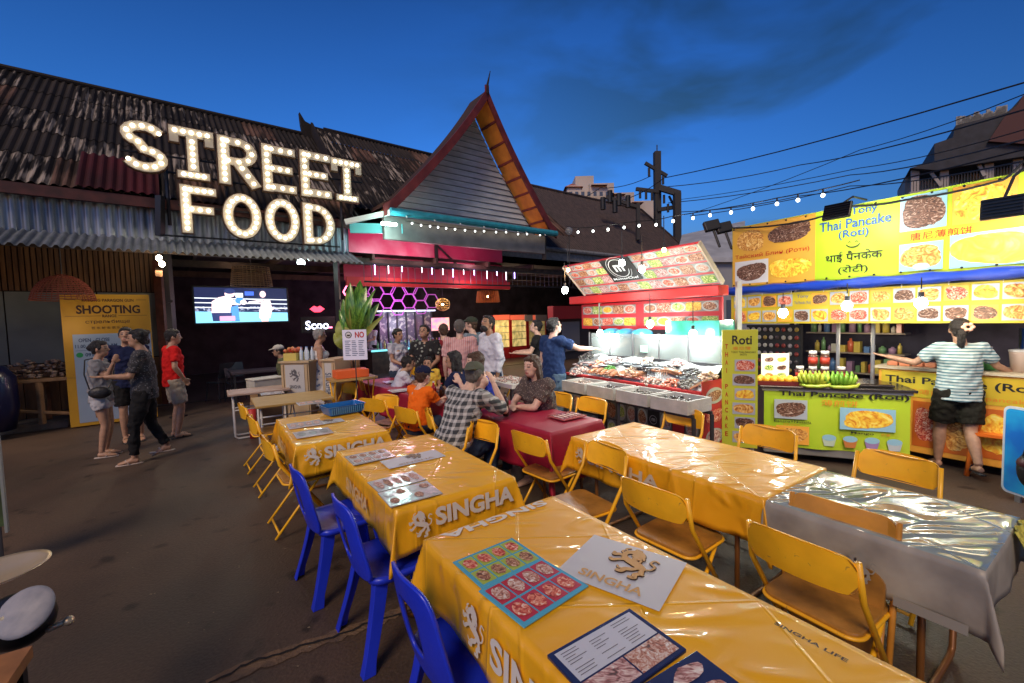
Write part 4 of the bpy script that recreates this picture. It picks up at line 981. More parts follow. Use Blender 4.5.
menu([(484,591),(545,557),(590,588),(524,629)],z+.001,'light blue page with red seafood dishes, near page of the same booklet',('blue','pics',4,2,[F_red,F_sea,F_dk],red_sq),2)
menu([(546,663),(627,613),(690,655),(600,715)],z+.001,'navy laminated menu with white text page and prawn photographs, at the bottom edge',('navy','text',[F_meat,F_sea]),3,th=.012)
menu([(600,720),(692,657),(745,700),(660,760)],z+.001,'second navy menu page with prawn photographs, cut off by the bottom edge',('navy','pics',2,2,[F_meat,F_sea],None),4,th=.010)
menu([(340,455),(384,447),(400,457),(354,471)],z,'dark edged picture menu at the far left corner of the middle table',('grey','pics',4,2,[F_sea,F_dk,F_yel],wh_sq),5)
menu([(364,484),(418,470),(426,480),(376,494)],z,'silver laminated page, upper half of the open menu on the middle table',('grey','pics',5,1,[F_sea,F_dk],None),6)
menu([(376,495),(427,481),(443,492),(391,510)],z+.004,'silver laminated page, lower half of the open menu on the middle table',('grey','pics',4,2,[F_dk,MATS['laminate_grey']],None),7)
menu([(283,425),(319,418),(326,424),(290,432)],z,'pale page of the open menu on the far orange table, farther half',('pale','pics',4,1,[F_sea],None),8)
menu([(291,433),(327,424),(335,434),(297,443)],z+.003,'pale page of the open menu on the far orange table, nearer half',('pale','pics',3,1,[MATS['laminate_grey']],None),9)
menu([(296,402),(322,398),(325,404),(297,408)],.725,'white menu lying on the bare pine table',('white','pics',3,1,[F_sea],None),10)
menu([(258,392),(280,388),(288,395),(262,399)],.725,'white menu lying on the pinkish board table',('pale','pics',2,1,[wh_sq],None),11)
menu([(537,414),(590,411),(598,418),(542,424)],.765,'red and white menu near the right end of the nearest red table',('red','pics',5,1,[F_meat,F_sea],None),12,th=.012)
menu([(388,390),(412,387),(413,391),(389,394)],.765,'white menu in front of the orange shirt boy',('white','pics',1,1,[wh_sq],None),13)
menu([(384,381),(396,380),(398,383),(384,384)],.765,'pinkish menu at the far end of the red tables, before the boy in white',('pale','pics',1,1,[wh_sq],None),14)
# blue basket
bsk=mat('basket_blue',(.01,.14,.42),.35,coat=.3)
o=G(343,412,.765); t=root('plastic_basket','translucent blue plastic basket on the far orange table','basket',o,LA-PI/2+.15); Mb=ROOTM[t]
m=MB(Mb); secs=[[(x,y,z) for x,y in rrect(-.20*k,.20*k,-.14*k,.14*k,.03)] for k,z in ((.88,0),(.92,.03),(.96,.06),(1,.09),(1.04,.09),(1.0,.082),(.93,.03),(.86,.006))]
m.loft(secs); m.build('tray',bsk,t); 
m=MB(Mb)
for i in range(16): x=-.17+.0227*i; m.box(x,x+.006,-.142,-.137,.015,.08)
m.box(-.12,-.02,-.08,.08,.01,.05); m.box(.02,.14,-.07,.08,.01,.035); m.build('cutlery',mat('cutlery_mix',(.10,.30,.50),.4),t)
# bottles and pots on the red tables
def bottle(base,h,r_,mt,label,capm=None,name='bottle',cat='bottle',group=None):
    t=root(name,label,cat,base,0,group); Mb=ROOTM[t]; m=MB(Mb); m.lathe([(r_*.9,0),(r_,.01),(r_,h*.6),(r_*.85,h*.68),(r_*.38,h*.82),(r_*.36,h*.95)],seg=14); m.build('body',mt,t,True)
    m=MB(Mb); m.lathe([(r_*.42,h*.94),(r_*.42,h),(r_*.3,h*1.005)],seg=12); m.build('cap',capm or rub,t); return t
glb=mat('brown_glass',(.04,.012,.005),.08,coat=.5); ket=mat('red_sauce',(.55,.02,.02),.25,coat=.4)
def ontab(px,py,z=.76): return G(px,py,z)
bottle(ontab(506,416),.24,.032,glb,'dark beer bottle standing between the patterned blouse woman and the plaid man')
bottle(ontab(434,399),.22,.034,ket,'red sauce bottle in front of the orange shirt boy',mat('cap_white',(.7,.7,.7),.4))
bottle(ontab(442,399),.20,.032,glb,'dark sauce bottle right of the red sauce bottle',ket)
bottle(ontab(448,402),.09,.026,mat('pot_white',(.7,.68,.62),.4),'small white seasoning pot beside the sauce bottles')
# foam block and wood block under the tables
m=MB(); b=G(438,570,0); Mx=Matrix.Translation(b)@Matrix.Rotation(.5,4,'Z'); m=MB(Mx); m.box(-.13,.13,-.05,.05,0,.05); tag(bev(m.build('wood_block',pine),.006),'short wooden block lying on the ground under the nearest orange table','block')
m=MB(Mx@Matrix.Translation(V((.0,.03,.05)))@Matrix.Rotation(.1,4,'Z')); m.box(-.12,.10,-.06,.05,.001,.10); tag(bev(m.build('foam_block',mat('foam_white',(.6,.56,.52),.8)),.01),'white foam block resting on the wooden block under the nearest table','block')
# ---------------------------------------------------------------- stalls
def spt(s,o,z): return aS*s+bS*o+UP*z
def ss(p): return p.dot(aS)
def sbox(mb,s0,s1,o0,o1,z0,z1,mi=0):
    vs=[spt(s,o,z) for z in (z0,z1) for o in (o0,o1) for s in (s0,s1)]
    return MB.add(mb,vs,[(0,2,3,1),(4,5,7,6),(0,1,5,4),(2,6,7,3),(0,4,6,2),(1,3,7,5)],mi)
def FS(s,o,z): return frame(spt(s,o,z),-aS,z=-bS)   # x to the right of the picture, y up, z towards the tables
def picture(M,x0,y0,x1,y1,bgm,fm,parent,plate=None,seed=0,ell=.46,dz=.002,rag=.16,pw=2.6):
    rr=random.Random(seed*7+1)
    if bgm: m=MB(M); m.box(x0,x1,y0,y1,dz,dz+.001); m.build('picture',bgm,parent)
    cx,cy,w,h=(x0+x1)/2,(y0+y1)/2,x1-x0,y1-y0
    if plate: m=MB(M); m.poly([(cx+w*ell*math.cos(a*PI/12),cy+h*ell*math.sin(a*PI/12),dz+.002) for a in range(24)]); m.build('plate_picture',plate,parent)
    k=ell*(.82 if plate else 1); m=MB(M)
    if plate: pw=2
    tl_r=rr.uniform(-.35,.35); sq=rr.uniform(.8,1)
    def sp(a):
        ca,sa=math.cos(a),math.sin(a); r=1/((abs(ca)**pw+abs(sa)**pw)**(1/pw)); q=1-rag*(.5+.5*math.sin(a*3+seed))*rr.uniform(.3,1); X_,Y_=ca*r*q,sa*r*q*sq; Y_+=tl_r*X_*.4; return (cx+w*k*max(-1,min(1,X_)),cy+h*k*max(-1,min(1,Y_)),dz+.003)
    m.poly([sp(a*PI/18) for a in range(36)]); m.build('food_picture',fm,parent)
lime=mat('banner_lime',(.34,.56,.012),.5,c2=(.55,.64,.03),vscale=.9,ramp=(.3,.7)); yban=mat('banner_yellow',(.62,.42,.02),.5,c2=(.60,.50,.03),vscale=1); orban=mat('banner_orange',(.85,.40,.05),.45)
cyan=mat('picture_cyan',(.30,.55,.66),.4); gp_=mat('picture_grey',(.42,.46,.50),.4); navy_ink=mat('ink_blue',(.01,.08,.30),.5); blk=mat('ink_black',(.01,.01,.01),.5); red_ink=mat('ink_red',(.50,.02,.01),.5); or_ink=mat('ink_orange',(.75,.25,.02),.5); wink=mat('ink_white',(.8,.8,.78),.5)
P_choc=ramp_mat('pancake_choc',[(.025,.012,.008),(.09,.035,.02),(.20,.09,.05),(.65,.5,.4)],9,kind='noise',dist=5,stretch=(1,1,2.2))
P_man=ramp_mat('pancake_mango',[(.62,.14,.01),(.85,.42,.03),(.95,.68,.06),(.95,.80,.22)],9,dist=3)
P_brn=ramp_mat('pancake_brown',[(.25,.07,.01),(.55,.22,.04),(.80,.45,.10),(.9,.7,.3)],14,dist=3)
P_yel=ramp_mat('pancake_yellow',[(.60,.30,.02),(.85,.58,.06),(.92,.78,.18)],5,dist=2)
metal=mat('frame_steel',(.35,.36,.38),.35,metal=.8); dkm=mat('stall_dark',(.03,.03,.035),.6)
# ===== pancake stall
ob=6.3
pb=[WS(731,229,ob),WS(733,290,ob)]; zt_=(pb[0].z+WS(1020,172,ob).z)/2; zb_=(pb[1].z+WS(1020,262.5,ob).z)/2; sLt=ss(pb[1])+.01; sRt=ss(WS(1024,220,ob))-.35
Wb=sLt-sRt; Hb=zt_-zb_; print('banner',Wb,Hb,zt_,zb_)
stall=root('pancake_stall','open stall frame behind the green pancake cart, with a blue roll of tarpaulin','stall',spt((sLt+sRt)/2,ob+.6,0))
m=MB()
for s in (sLt-.04,sRt+.05):
    for o in (ob+.06,ob+1.9): m.beam(spt(s,o,0),spt(s,o,zt_+.02),.05,.05,up=(0,1,0))
for o in (ob+.06,ob+1.9):
    m.beam(spt(sLt,o,zt_-.05),spt(sRt,o,zt_-.05),.05,.05); m.beam(spt(sLt,o,zb_-.06),spt(sRt,o,zb_-.06),.04,.04)
for s in (sLt-.04,sRt+.05): m.beam(spt(s,ob+.06,zb_),spt(s,ob+1.9,zb_+.1),.04,.04)
m.build('frame',metal,stall)
m=MB(); N=30; sec=[]
rr=random.Random(4)
for i in range(N+1): s=sLt+.02+(sRt-sLt-.02)*i/N; w=.012*math.sin(i*1.3)+.006*rr.random(); sec.append([spt(s,ob-.05+.07*math.cos(a*PI/5)+w,zb_-.055+(.055+w)*math.sin(a*PI/5)) for a in range(10)])
m.loft(sec); m.build('rolled_tarp',mat('tarp_blue',(.01,.05,.42),.4,bump=.5,bscale=9,stretch=(1,1,3)),stall,True)
m=MB(); sbox(m,sLt,sRt,ob+.1,ob+2.0,zt_-.02,zt_+.01); m.build('roof_sheet',mat('stall_roof',(.25,.26,.28),.6),stall)
m=MB(); sbox(m,sLt+.1,sRt,ob+1.95,ob+1.98,0,zt_-.1); m.build('rear_curtain',mat('rear_curtain',(.035,.03,.045),.8,var=.5,vscale=3),stall)
ban=root('pancake_banner','wide lime green pancake banner over the stall, with white lit centre and food photographs','banner',spt((sLt+sRt)/2,ob,zb_)); M=FS(sLt,ob,zb_)
m=MB(M); m.grid(lambda u,v:(Wb*u,Hb*v,.007*math.sin(u*17)*math.sin(v*5+u*3)+.002*math.sin(u*61+v*9)),90,16); m.build('sheet',lime,ban,True)
wv=Wb/ (1024-731)
def bxp(px): # picture column -> banner x through the banner plane
    return sLt-ss(WS(px,230,ob))
x=[bxp(q) for q in (735,815,898,948,955,1020)]
m=MB(M); m.box(.01,x[1]+.01,.01,Hb-.01,.009,.0105); m.build('orange_field',mat('banner_orange_field',(.70,.33,.05),.5,c2=(.72,.42,.03),vscale=1),ban)
picture(M,.06,Hb*.55,x[1]*.45,Hb*.93,None,P_brn,ban,seed=1,dz=.012); picture(M,x[1]*.45,Hb*.58,x[1],Hb*.97,None,P_choc,ban,seed=2,dz=.013)
picture(M,.05,Hb*.05,x[1]*.48,Hb*.42,wh_sq,P_choc,ban,seed=3,dz=.012); picture(M,x[1]*.46,Hb*.06,x[1],Hb*.42,None,P_man,ban,seed=4,dz=.013)
text('Тайский Блин (Роти)',M,x[1]*.5,Hb*.49,x[1]*.9,Hb*.085,red_ink,ban,bold=0,dz=.018)
cxm=(x[1]+x[2])/2; wm=(x[2]-x[1])*.86
text('Tony',M,cxm+.10,Hb*.90,wm*.36,Hb*.13,navy_ink,ban,dz=.014,bold=.012); text('Thai Pancake',M,cxm,Hb*.76,wm,Hb*.13,navy_ink,ban,dz=.014,bold=.012); text('(Roti)',M,cxm,Hb*.61,wm*.42,Hb*.13,navy_ink,ban,dz=.014,bold=.012)
text('थाई पैनकेक',M,cxm,Hb*.31,wm*.80,Hb*.15,blk,ban,dz=.014,bold=.006); text('(रोटी)',M,cxm,Hb*.13,wm*.42,Hb*.13,blk,ban,dz=.014,bold=.006)
strokes(M@Matrix.Translation(V((cxm-.07,Hb*.44,.01))),[[(0,.03),(.03,.0),(.07,-.01),(.11,0),(.14,.03)],[(.02,.05),(.035,.06),(.05,.05)],[(.09,.05),(.105,.06),(.12,.05)]],[.014,.010,.010],blk,ban,'smile_mark')
picture(M,x[2]+.02,Hb*.54,x[3]-.01,Hb*.97,cyan,P_choc,ban,seed=5,ell=.48,dz=.012)
picture(M,x[3]+.03,Hb*.53,x[5]-.02,Hb*.97,orban,P_man,ban,seed=6,ell=.49,dz=.012)
picture(M,x[2]+.02,Hb*.04,x[3]-.03,Hb*.38,cyan,P_brn,ban,seed=7,ell=.49,dz=.012)
picture(M,x[3]+.02,Hb*.03,Wb-.25,Hb*.42,cyan,P_yel,ban,seed=8,ell=.5,dz=.012)
m=MB(M); m.poly([(x[3]-.20+.07*math.cos(a*PI/10),Hb*.09+.035*math.sin(a*PI/10),.018) for a in range(20)]); m.build('plate_picture',wh_sq,ban)
text('唐尼薄煎饼',M,(x[2]+x[4])/2+.12,Hb*.46,(x[4]-x[2])*1.05,Hb*.095,red_ink,ban,dz=.014)
for i in range(14):
    for y in (.03,Hb-.03): m=MB(M); m.cyl((.03+i*(Wb-.06)/13,y,.008),(.03+i*(Wb-.06)/13,y,.014),.012,seg=8); m.build('eyelet',blk,ban)
# second banner strip
p0=WS(734,327,ob-.03); p1=WS(1022,317.5,ob-.03); z0=(p0.z+p1.z)/2; z1=zb_-.125; Hs=z1-z0
st2=root('menu_strip_banner','low yellow menu strip of pancake photographs hanging under the blue tarpaulin','banner',spt((sLt+sRt)/2,ob-.03,z0)); M=FS(sLt,ob-.03,z0)
m=MB(M); m.grid(lambda u,v:(Wb*u,Hs*v,.008*math.sin(u*23)),60,4); m.build('sheet',yban,st2,True)
rr=random.Random(9); n=15
for i in range(n):
    for j in range(2):
        x0=.05+i*(Wb-.1)/n; w=(Wb-.1)/n*.9
        if i==4 and j==1: continue
        fm=[P_choc,P_brn,P_man,F_red][rr.randrange(4)]
        picture(M,x0,Hs*(.06+.5*j),x0+w,Hs*(.44+.5*j),gp_ if (i+j)%3 else orban,fm,st2,seed=i*2+j,ell=.46,dz=.009)
text('Tony',M,.05+4.5*(Wb-.1)/n,Hs*.85,.14,Hs*.13,navy_ink,st2,dz=.013); text('Thai Pancake (Roti)',M,.05+4.5*(Wb-.1)/n,Hs*.65,.20,Hs*.12,navy_ink,st2,dz=.013)
for i in range(9):
    x_=.08+i*(Wb-.16)/8; m=MB(M); m.beam((x_,Hs-.015,.012),(x_,Hs+.10,.0),.006,.006,up=(0,0,1)); m.build('tie',wh_sq,st2)
# lamps of the stalls
bulbw=mat('bulb_white',(1,1,1),.3,emit=25,ecol=(.93,1,.98)); bulbwarm=mat('bulb_warm',(1,.9,.7),.3,emit=20,ecol=(1,.84,.58)); bulbo=mat('bulb_orange',(1,.7,.3),.3,emit=14,ecol=(1,.6,.22))
def lampat(p,r_,mt,label,watts,col,group=None,name='bulb_lamp',rad=.05,cord=.25):
    t=root(name,label,'lamp',p,0,group); m=MB(); m.sph(p,(r_,r_,r_*1.15),14,10); m.build('bulb',mt,t,True)
    m=MB(); m.cyl(p+UP*r_*1.05,p+UP*(r_*1.05+.05),r_*.45,seg=10); m.build('socket',dkm,t)
    if cord: m=MB(); m.cyl(p+UP*(r_+.08),p+UP*(r_+.08+cord),.005,seg=6); m.build('cord',dkm,t)
    light(p-UP*(r_*1.1+.02),watts,col,r_*1.0); return t
LK=.5
def light(p,w,col,rad=.05):
    l=bpy.data.lights.new('lamp_or_fill_light','POINT'); l.energy=w*LK; l.color=col; l.shadow_soft_size=rad; o=bpy.data.objects.new('lamp_or_fill_light',l); o.location=p; COL.objects.link(o); return o  # serves real lamps and also added fill lights without a fixture
def spot(p,q,w,col,ang=1.6,rad=.06,blend=.6):
    l=bpy.data.lights.new('spot_light','SPOT'); l.energy=w*LK; l.color=col; l.shadow_soft_size=rad; l.spot_size=ang; l.spot_blend=blend
    o=bpy.data.objects.new('spot_light',l); o.location=p; o.rotation_euler=(V(q)-V(p)).to_track_quat('-Z','Y').to_euler(); COL.objects.link(o); return o
LK=.5
WH=(.95,1,.95); WM=(1,.80,.52); OR=(1,.55,.2)
for px,py,lb in ((783,313,'bulb shining through the left third of the low pancake menu strip'),(847,306,'very bright bulb before the middle of the low pancake menu strip'),(921,303,'brightest bulb, before the right half of the low pancake menu strip')):
    lampat(WS(px,py,ob-1.15),.046,bulbw,lb,19,(1,.97,.80),'bright bulbs on the stalls',cord=.10)
# black floodlights on arms
def flood(px,py,o,label,tgt,w):
    p=WS(px,py,o); t=root('floodlight',label,'floodlight',p,0,'black floodlights over the pancake banner'); M=frame(p,-aS,z=(V(tgt)-p).normalized())
    m=MB(M); m.box(-.13,.13,-.09,.09,-.04,0); bev(m.build('housing',mat('flood_black',(.01,.01,.012),.4),t),.01)
    for i in range(6): m=MB(M); m.box(-.12,.12,-.075+i*.028,-.069+i*.028,-.055,-.04); m.build('cooling_fin',MATS['flood_black'],t)
    m=MB(M); m.box(-.11,.11,-.07,.07,0,.002); m.build('lens',mat('flood_lens',(1,1,1),.3,emit=12,ecol=(1,1,.92)),t)
    m=MB(); q=spt(ss(p),ob,zt_+.03); m.tube([q,q.lerp(p,.5)+UP*.10,p+UP*.06],.012,8); m.build('arm',dkm,t)
    spot(p+(V(tgt)-p).normalized()*.03,tgt,w,(1,1,.90),2.3)
flood(838,212,ob-.75,'black floodlight on an arm left of the middle of the big pancake banner',spt(ss(WS(862,235,ob)),ob,zb_+.4),28)
flood(1003,208,ob-.75,'black floodlight on an arm at the right end of the big pancake banner',spt(ss(WS(950,235,ob)),ob,zb_+.4),22)
# vertical sign
sg=root('vertical_pancake_sign','tall narrow yellow-green board left of the cart, with a column of pancake pictures','sign',G(741,452,0)); 
psn=G(741,450,.05); d_=4.35
A_=D(722,330,d_+.06); B_=D(758,330,d_-.06); xax=(B_-A_); xax.z=0; wS=xax.length; zlo=D(722,450,d_).z; M=frame(V((A_.x,A_.y,0)),xax,y=UP); zhi=A_.z
ysig=mat('sign_lime_yellow',(.62,.60,.03),.45,c2=(.50,.60,.05),vscale=1.5)
m=MB(M); m.box(0,wS,max(zlo,.05),zhi,-.03,0); bev(m.build('board',ysig,sg),.004)
for x_ in (.03,wS-.06):
    m=MB(M); m.box(x_,x_+.03,0,max(zlo,.05),-.03,-.0); m.build('leg',metal,sg)
hS=zhi-max(zlo,.05); b0_=max(zlo,.05)
text('Roti',M,wS*.56,zhi-hS*.085,wS*.55,hS*.075,blk,sg,bold=.02); text('唐尼薄',M,wS*.55,zhi-hS*.155,wS*.5,hS*.03,or_ink,sg); text('TONY THAI PANCAKE\n(ROTI)',M,wS*.6,zhi-hS*.20,wS*.68,hS*.04,blk,sg)
for i,chx in enumerate('THAI PANCAKE'):
    if chx!=' ': text(chx,M,wS*.13,zhi-hS*(.14+.068*i),wS*(.08 if chx!='I' else .018),hS*.04,red_ink,sg,bold=.02)
for i,fm in enumerate((F_red,P_choc,P_man,P_brn,P_choc,P_brn)):
    y1=zhi-hS*(.25+.122*i); picture(M,wS*(.30 if i%2 else .36),y1-hS*.098,wS*.93,y1,gp_,fm,sg,seed=i+30,ell=.47,dz=.003)
# cart
c0=V((2.93,4.98,0)); c1=V((4.14,4.44,0)); xa=(c1-c0); Wc=xa.length; xa=xa.normalized(); na=xa.cross(UP).normalized(); 
if na.y>0: na=-na
cart=root('pancake_cart','low green pancake cart with printed skirt, bananas and jars on its counter','cart',(c0+c1)/2); M=frame(c0,xa,z=na)
m=MB(M); m.box(0,Wc,.08,.84,-.62,-.01); bev(m.build('body',mat('cart_body',(.20,.20,.18),.6),cart),.01)
m=MB(M); m.box(-.05,Wc+.05,.845,.875,-.68,.05); bev(m.build('counter',mat('counter_black',(.02,.018,.018),.25,coat=.5),cart),.006)
m=MB(M); m.box(-.02,Wc+.02,.815,.843,-.66,.02); m.build('counter_edge',mat('counter_edge',(.45,.44,.40),.4),cart)
for x_ in (.1,Wc-.1):
    for z_ in (-.1,-.55): m=MB(M); m.cyl((x_-.015,.045,z_),(x_+.015,.045,z_),.04,seg=14); m.build('wheel',rub,cart)
m=MB(M); m.grid(lambda u,v:(Wc*u,.17+.645*v,.006+.012*(1-v)*math.sin(u*19)+.02*(1-v)*math.sin(u*5)**2),60,12)
sk_=m.build('skirt_banner',lime,cart,True); z9=.034
text('Thai Pancake (Roti)',M,Wc*.55,.785,Wc*.88,.075,blk,cart,bold=.02,dz=z9-.01); text('薄煎饼',M,Wc*.54,.70,Wc*.25,.07,or_ink,cart,dz=z9-.005)
picture(M,.10,.50,.42,.72,gp_,P_choc,cart,seed=41,dz=z9); text('Banana+Nutella',M,.28,.47,.36,.028,blk,cart,dz=z9); text('香蕉+巧克力',M,.27,.435,.16,.02,or_ink,cart,dz=z9)
picture(M,.12,.21,.44,.42,orban,P_brn,cart,seed=42,dz=z9); picture(M,.72,.42,1.20,.66,cyan,P_man,cart,seed=43,dz=z9); text('Mango',M,.92,.385,.20,.032,blk,cart,dz=z9,bold=.01); text('芒果',M,1.12,.385,.08,.03,or_ink,cart,dz=z9)
for i,cc in enumerate(((.5,.62,.45),(.55,.20,.05),(.35,.22,.42),(.5,.55,.55))):
    x_=.58+.19*i; cm_=mat('cup_%d'%i,cc,.4); m=MB(M); m.poly([(x_,.22,z9+.002),(x_+.09,.22,z9+.002),(x_+.11,.31,z9+.002),(x_-.02,.31,z9+.002)]); m.build('cup_picture',cm_,cart)
    m=MB(M); m.poly([(x_+.045+.065*math.cos(a*PI/8),.315+.035*math.sin(a*PI/8),z9+.003) for a in range(16)]); m.build('cup_lid_picture',cyan,cart)
# right side skirt of the cart
m=MB(M); m.box(Wc+.001,Wc+.008,.17,.83,-.6,-.01); m.build('side_banner',lime,cart)
m=MB(M); m.box(Wc+.009,Wc+.011,.35,.6,-.45,-.15); m.build('picture',P_choc,cart)
def on(x_,z_,y=.876): return M@V((x_,y,z_))
# hot plate
hp_=root('hot_plate','flat black griddle on the right half of the pancake cart','griddle',on(.92,-.3)); m=MB(M); m.box(.66,1.22,.877,.905,-.55,-.06); bev(m.build('plate',mat('griddle',(.03,.025,.022),.25,metal=.5,bump=.2),hp_),.008)
m=MB(M); m.box(.68,1.20,.906,.910,-.53,-.08); m.build('greasy_top',mat('griddle_top',(.08,.045,.025),.15,metal=.4,c2=(.02,.015,.012),vscale=6),hp_)
# mango tray
tr_=root('fruit_tray','dark red tray at the left end of the cart','tray',on(.10,-.08)); m=MB(M); m.box(-.10,.36,.877,.885,-.24,.03); m.box(-.10,.36,.885,.925,.022,.03); m.box(-.10,.36,.885,.925,-.24,-.232); m.box(-.10,-.092,.885,.925,-.232,.022); m.box(.352,.36,.885,.925,-.232,.022); m.build('tray',mat('tray_red',(.13,.01,.01),.4),tr_)
mg=mat('mango_orange',(.85,.38,.03),.35,c2=(.9,.55,.06),vscale=9)
for i in range(6):
    p=M@V((-.055+.075*i,.935,-.03-.01*(i%2))); m=MB(); m.sph(p,(.036,.045,.045),12,8); tag(m.build('mango',mg,None,True),'ripe orange mango in the dark red tray on the pancake cart','mango','mangoes in the front row of the tray')
for i in range(5):
    p=M@V((-.02+.075*i,.935,-.13)); m=MB(); m.sph(p,(.036,.045,.045),12,8); tag(m.build('mango',mg,None,True),'ripe mango in the rear row of the red tray, half hidden behind the front ones','mango','mangoes in the rear row of the tray')
# bananas
bn=mat('banana_green',(.22,.34,.03),.4,c2=(.50,.52,.05),vscale=7); bn2=mat('banana_leafgreen',(.10,.28,.02),.4,c2=(.25,.42,.04),vscale=7); bt=mat('banana_tip',(.08,.06,.02),.6)
for x0,mt,lb in ((.47,bn,'yellow-green bunch of bananas right of the mangoes'),(.72,bn2,'greener bunch of bananas near the middle of the cart')):
    t=root('banana_bunch',lb,'bananas',on(x0,-.06)); 
    rb_=random.Random(int(x0*100))
    for i in range(13):
        tr2_=i>=7; a=((i if not tr2_ else i-7.0)-(3 if not tr2_ else 2.5))*.030; m=MB(M); zo=-.05 if tr2_ else 0; yo=.03 if tr2_ else 0; j_=rb_.uniform(-.008,.008); e_=rb_.uniform(.9,1.1)
        m.tube([(x0+a*.35,.892+yo,-.05+zo),(x0+a*.9,.905+yo,.005+zo),(x0+a*1.35+j_,.945+yo,.045+zo),(x0+a*1.5+j_,(.99+yo)*1,.055+zo),(x0+a*1.45+j_,.99+yo+.035*e_,.045+zo)],[.010,.019,.022,.018,.006],8); m.build('banana',mt,t,True)
    m=MB(M); m.tube([(x0-.13,.90,.04),(x0-.06,.885,.055),(x0+.05,.885,.055),(x0+.14,.90,.045),(x0+.17,.93,.03)],[.012,.02,.022,.02,.008],8); m.build('banana',bn,t,True)
# menu card and jars
t=root('menu_card','upright white menu card with small pictures standing behind the mangoes','menu card',on(.16,-.30)); Mc=M@frame(V((.0,.877,-.27)),V((1,0,-.25)),y=V((0,1,0)))
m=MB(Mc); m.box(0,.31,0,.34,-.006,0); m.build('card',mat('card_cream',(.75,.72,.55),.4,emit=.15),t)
for i in range(2):
    for j in range(3): picture(Mc,.03+.14*i,.03+.10*j,.145+.14*i,.105+.10*j,None,[P_brn,F_grn,P_choc,P_yel][(i+j)%4],t,seed=i+j,dz=.001)
jl=mat('jar_label',(.55,.06,.03),.4,c2=(.35,.03,.02),vscale=20); jg=mat('jar_brown',(.10,.035,.02),.15,coat=.6); jw=mat('jar_lid',(.75,.73,.70),.4)
for i,(x_,y_) in enumerate(((.42,0),(.55,0),(.67,0),(.83,0),(.55,.185),(.67,.185))):
    p=on(x_,-.40+.0*i,.878+y_); t=root('spread_jar',('chocolate spread jar with white lid, %s'%['behind the mangoes','behind the first banana bunch','behind the gap of the banana bunches','set apart at the right behind the green bananas','left one of the upper two','right one of the upper two'][i]),'jar',p,0,'spread jars on the cart')
    m=MB(Matrix.Translation(p)); m.lathe([(.040,0),(.048,.01),(.048,.12),(.036,.145)],seg=16); m.build('jar',jg,t,True)
    m=MB(Matrix.Translation(p)); m.lathe([(.0487,.03),(.0487,.105)],seg=16); m.build('label',jl,t,True)
    m=MB(Matrix.Translation(p)); m.lathe([(.042,.145),(.042,.178),(.038,.182)],seg=16); m.build('lid',jw,t,True)
# second counter behind: "Thai Pancake (Roti)" yellow
q0=WS(880,362,ob-.05); 
cz0=ss(WS(878,400,ob+.05)); cz1=ss(WS(1012,400,ob+.05))-.3
k2=root('rear_counter','yellow and orange printed counter behind the striped woman','counter',spt((cz0+cz1)/2,ob+.3,0)); Mk=FS(cz0,ob+.05,0); Wk=cz0-cz1; hk=WS(940,372,ob+.05).z
m=MB(Mk); m.box(0,Wk,.1,hk,-.6,0); bev(m.build('body',orban,k2),.01); m=MB(Mk); m.box(-.03,Wk+.03,hk+.002,hk+.03,-.65,.03); m.build('top',mat('cream_top',(.6,.52,.36),.4),k2)
m=MB(Mk); m.box(.03,Wk-.03,hk-.30,hk-.02,.003,.006); m.build('yellow_field',yban,k2)
text('Thai Pancake (Roti)',Mk,Wk*.5,hk-.12,Wk*.9,.10,blk,k2,bold=.02,dz=.009); text('唐尼薄煎饼 Thai pancake',Mk,Wk*.5,hk-.24,Wk*.75,.07,or_ink,k2,dz=.009)
for i in range(5): picture(Mk,.06+i*Wk*.19,.16+.02*(i%2),.06+i*Wk*.19+Wk*.17,hk-.34,mat('warm_red_panel',(.60,.14,.02),.4),[P_man,F_red,P_brn][i%3],k2,seed=60+i,dz=.004)
for i in range(7):
    m=MB(Mk); x_=.05+.11*i; m.box(x_,x_+.095,hk+.032,hk+.08,-.2,-.08); tag(bev(m.build('egg_tray',mat('egg_carton',(.55,.20,.10),.7)),.01),'reddish egg tray in the row on the rear counter top, left of the striped woman','tray','egg trays on the rear counter')
def tub(s_off,h,r_,col,label,lid=True,o=.3,cat='tub'):
    p=spt(cz0-s_off,ob+o,hk+.032); t=root('plastic_tub',label,cat,p); m=MB(Matrix.Translation(p)); m.lathe([(r_*.85,0),(r_,h*.9),(r_*1.03,h)],seg=20); m.build('tub',mat('tub_'+label[:9].replace(' ','_'),col,.45),t,True)
    m=MB(Matrix.Translation(p)); m.lathe([(r_*1.06,h),(r_*1.06,h*1.08),(r_*.7,h*1.12)],seg=20); m.build('lid',jw,t,True); return p
tub(Wk*.80,.20,.10,(.62,.48,.40),'pinkish tub with white lid right of the striped woman'); tub(Wk*.80,.001,.001,(.6,.5,.4),'x') if False else None
tub(Wk*.93,.16,.09,(.70,.66,.58),'cream tub at the right end of the rear counter')
p=spt(cz0-Wk*.62,ob+.3,hk+.032); bottle(p,.24,.075,mat('bottle_green',(.10,.40,.12),.35),'green and white jug on the rear counter beside the striped woman\'s head',jw,name='jug',cat='jug')
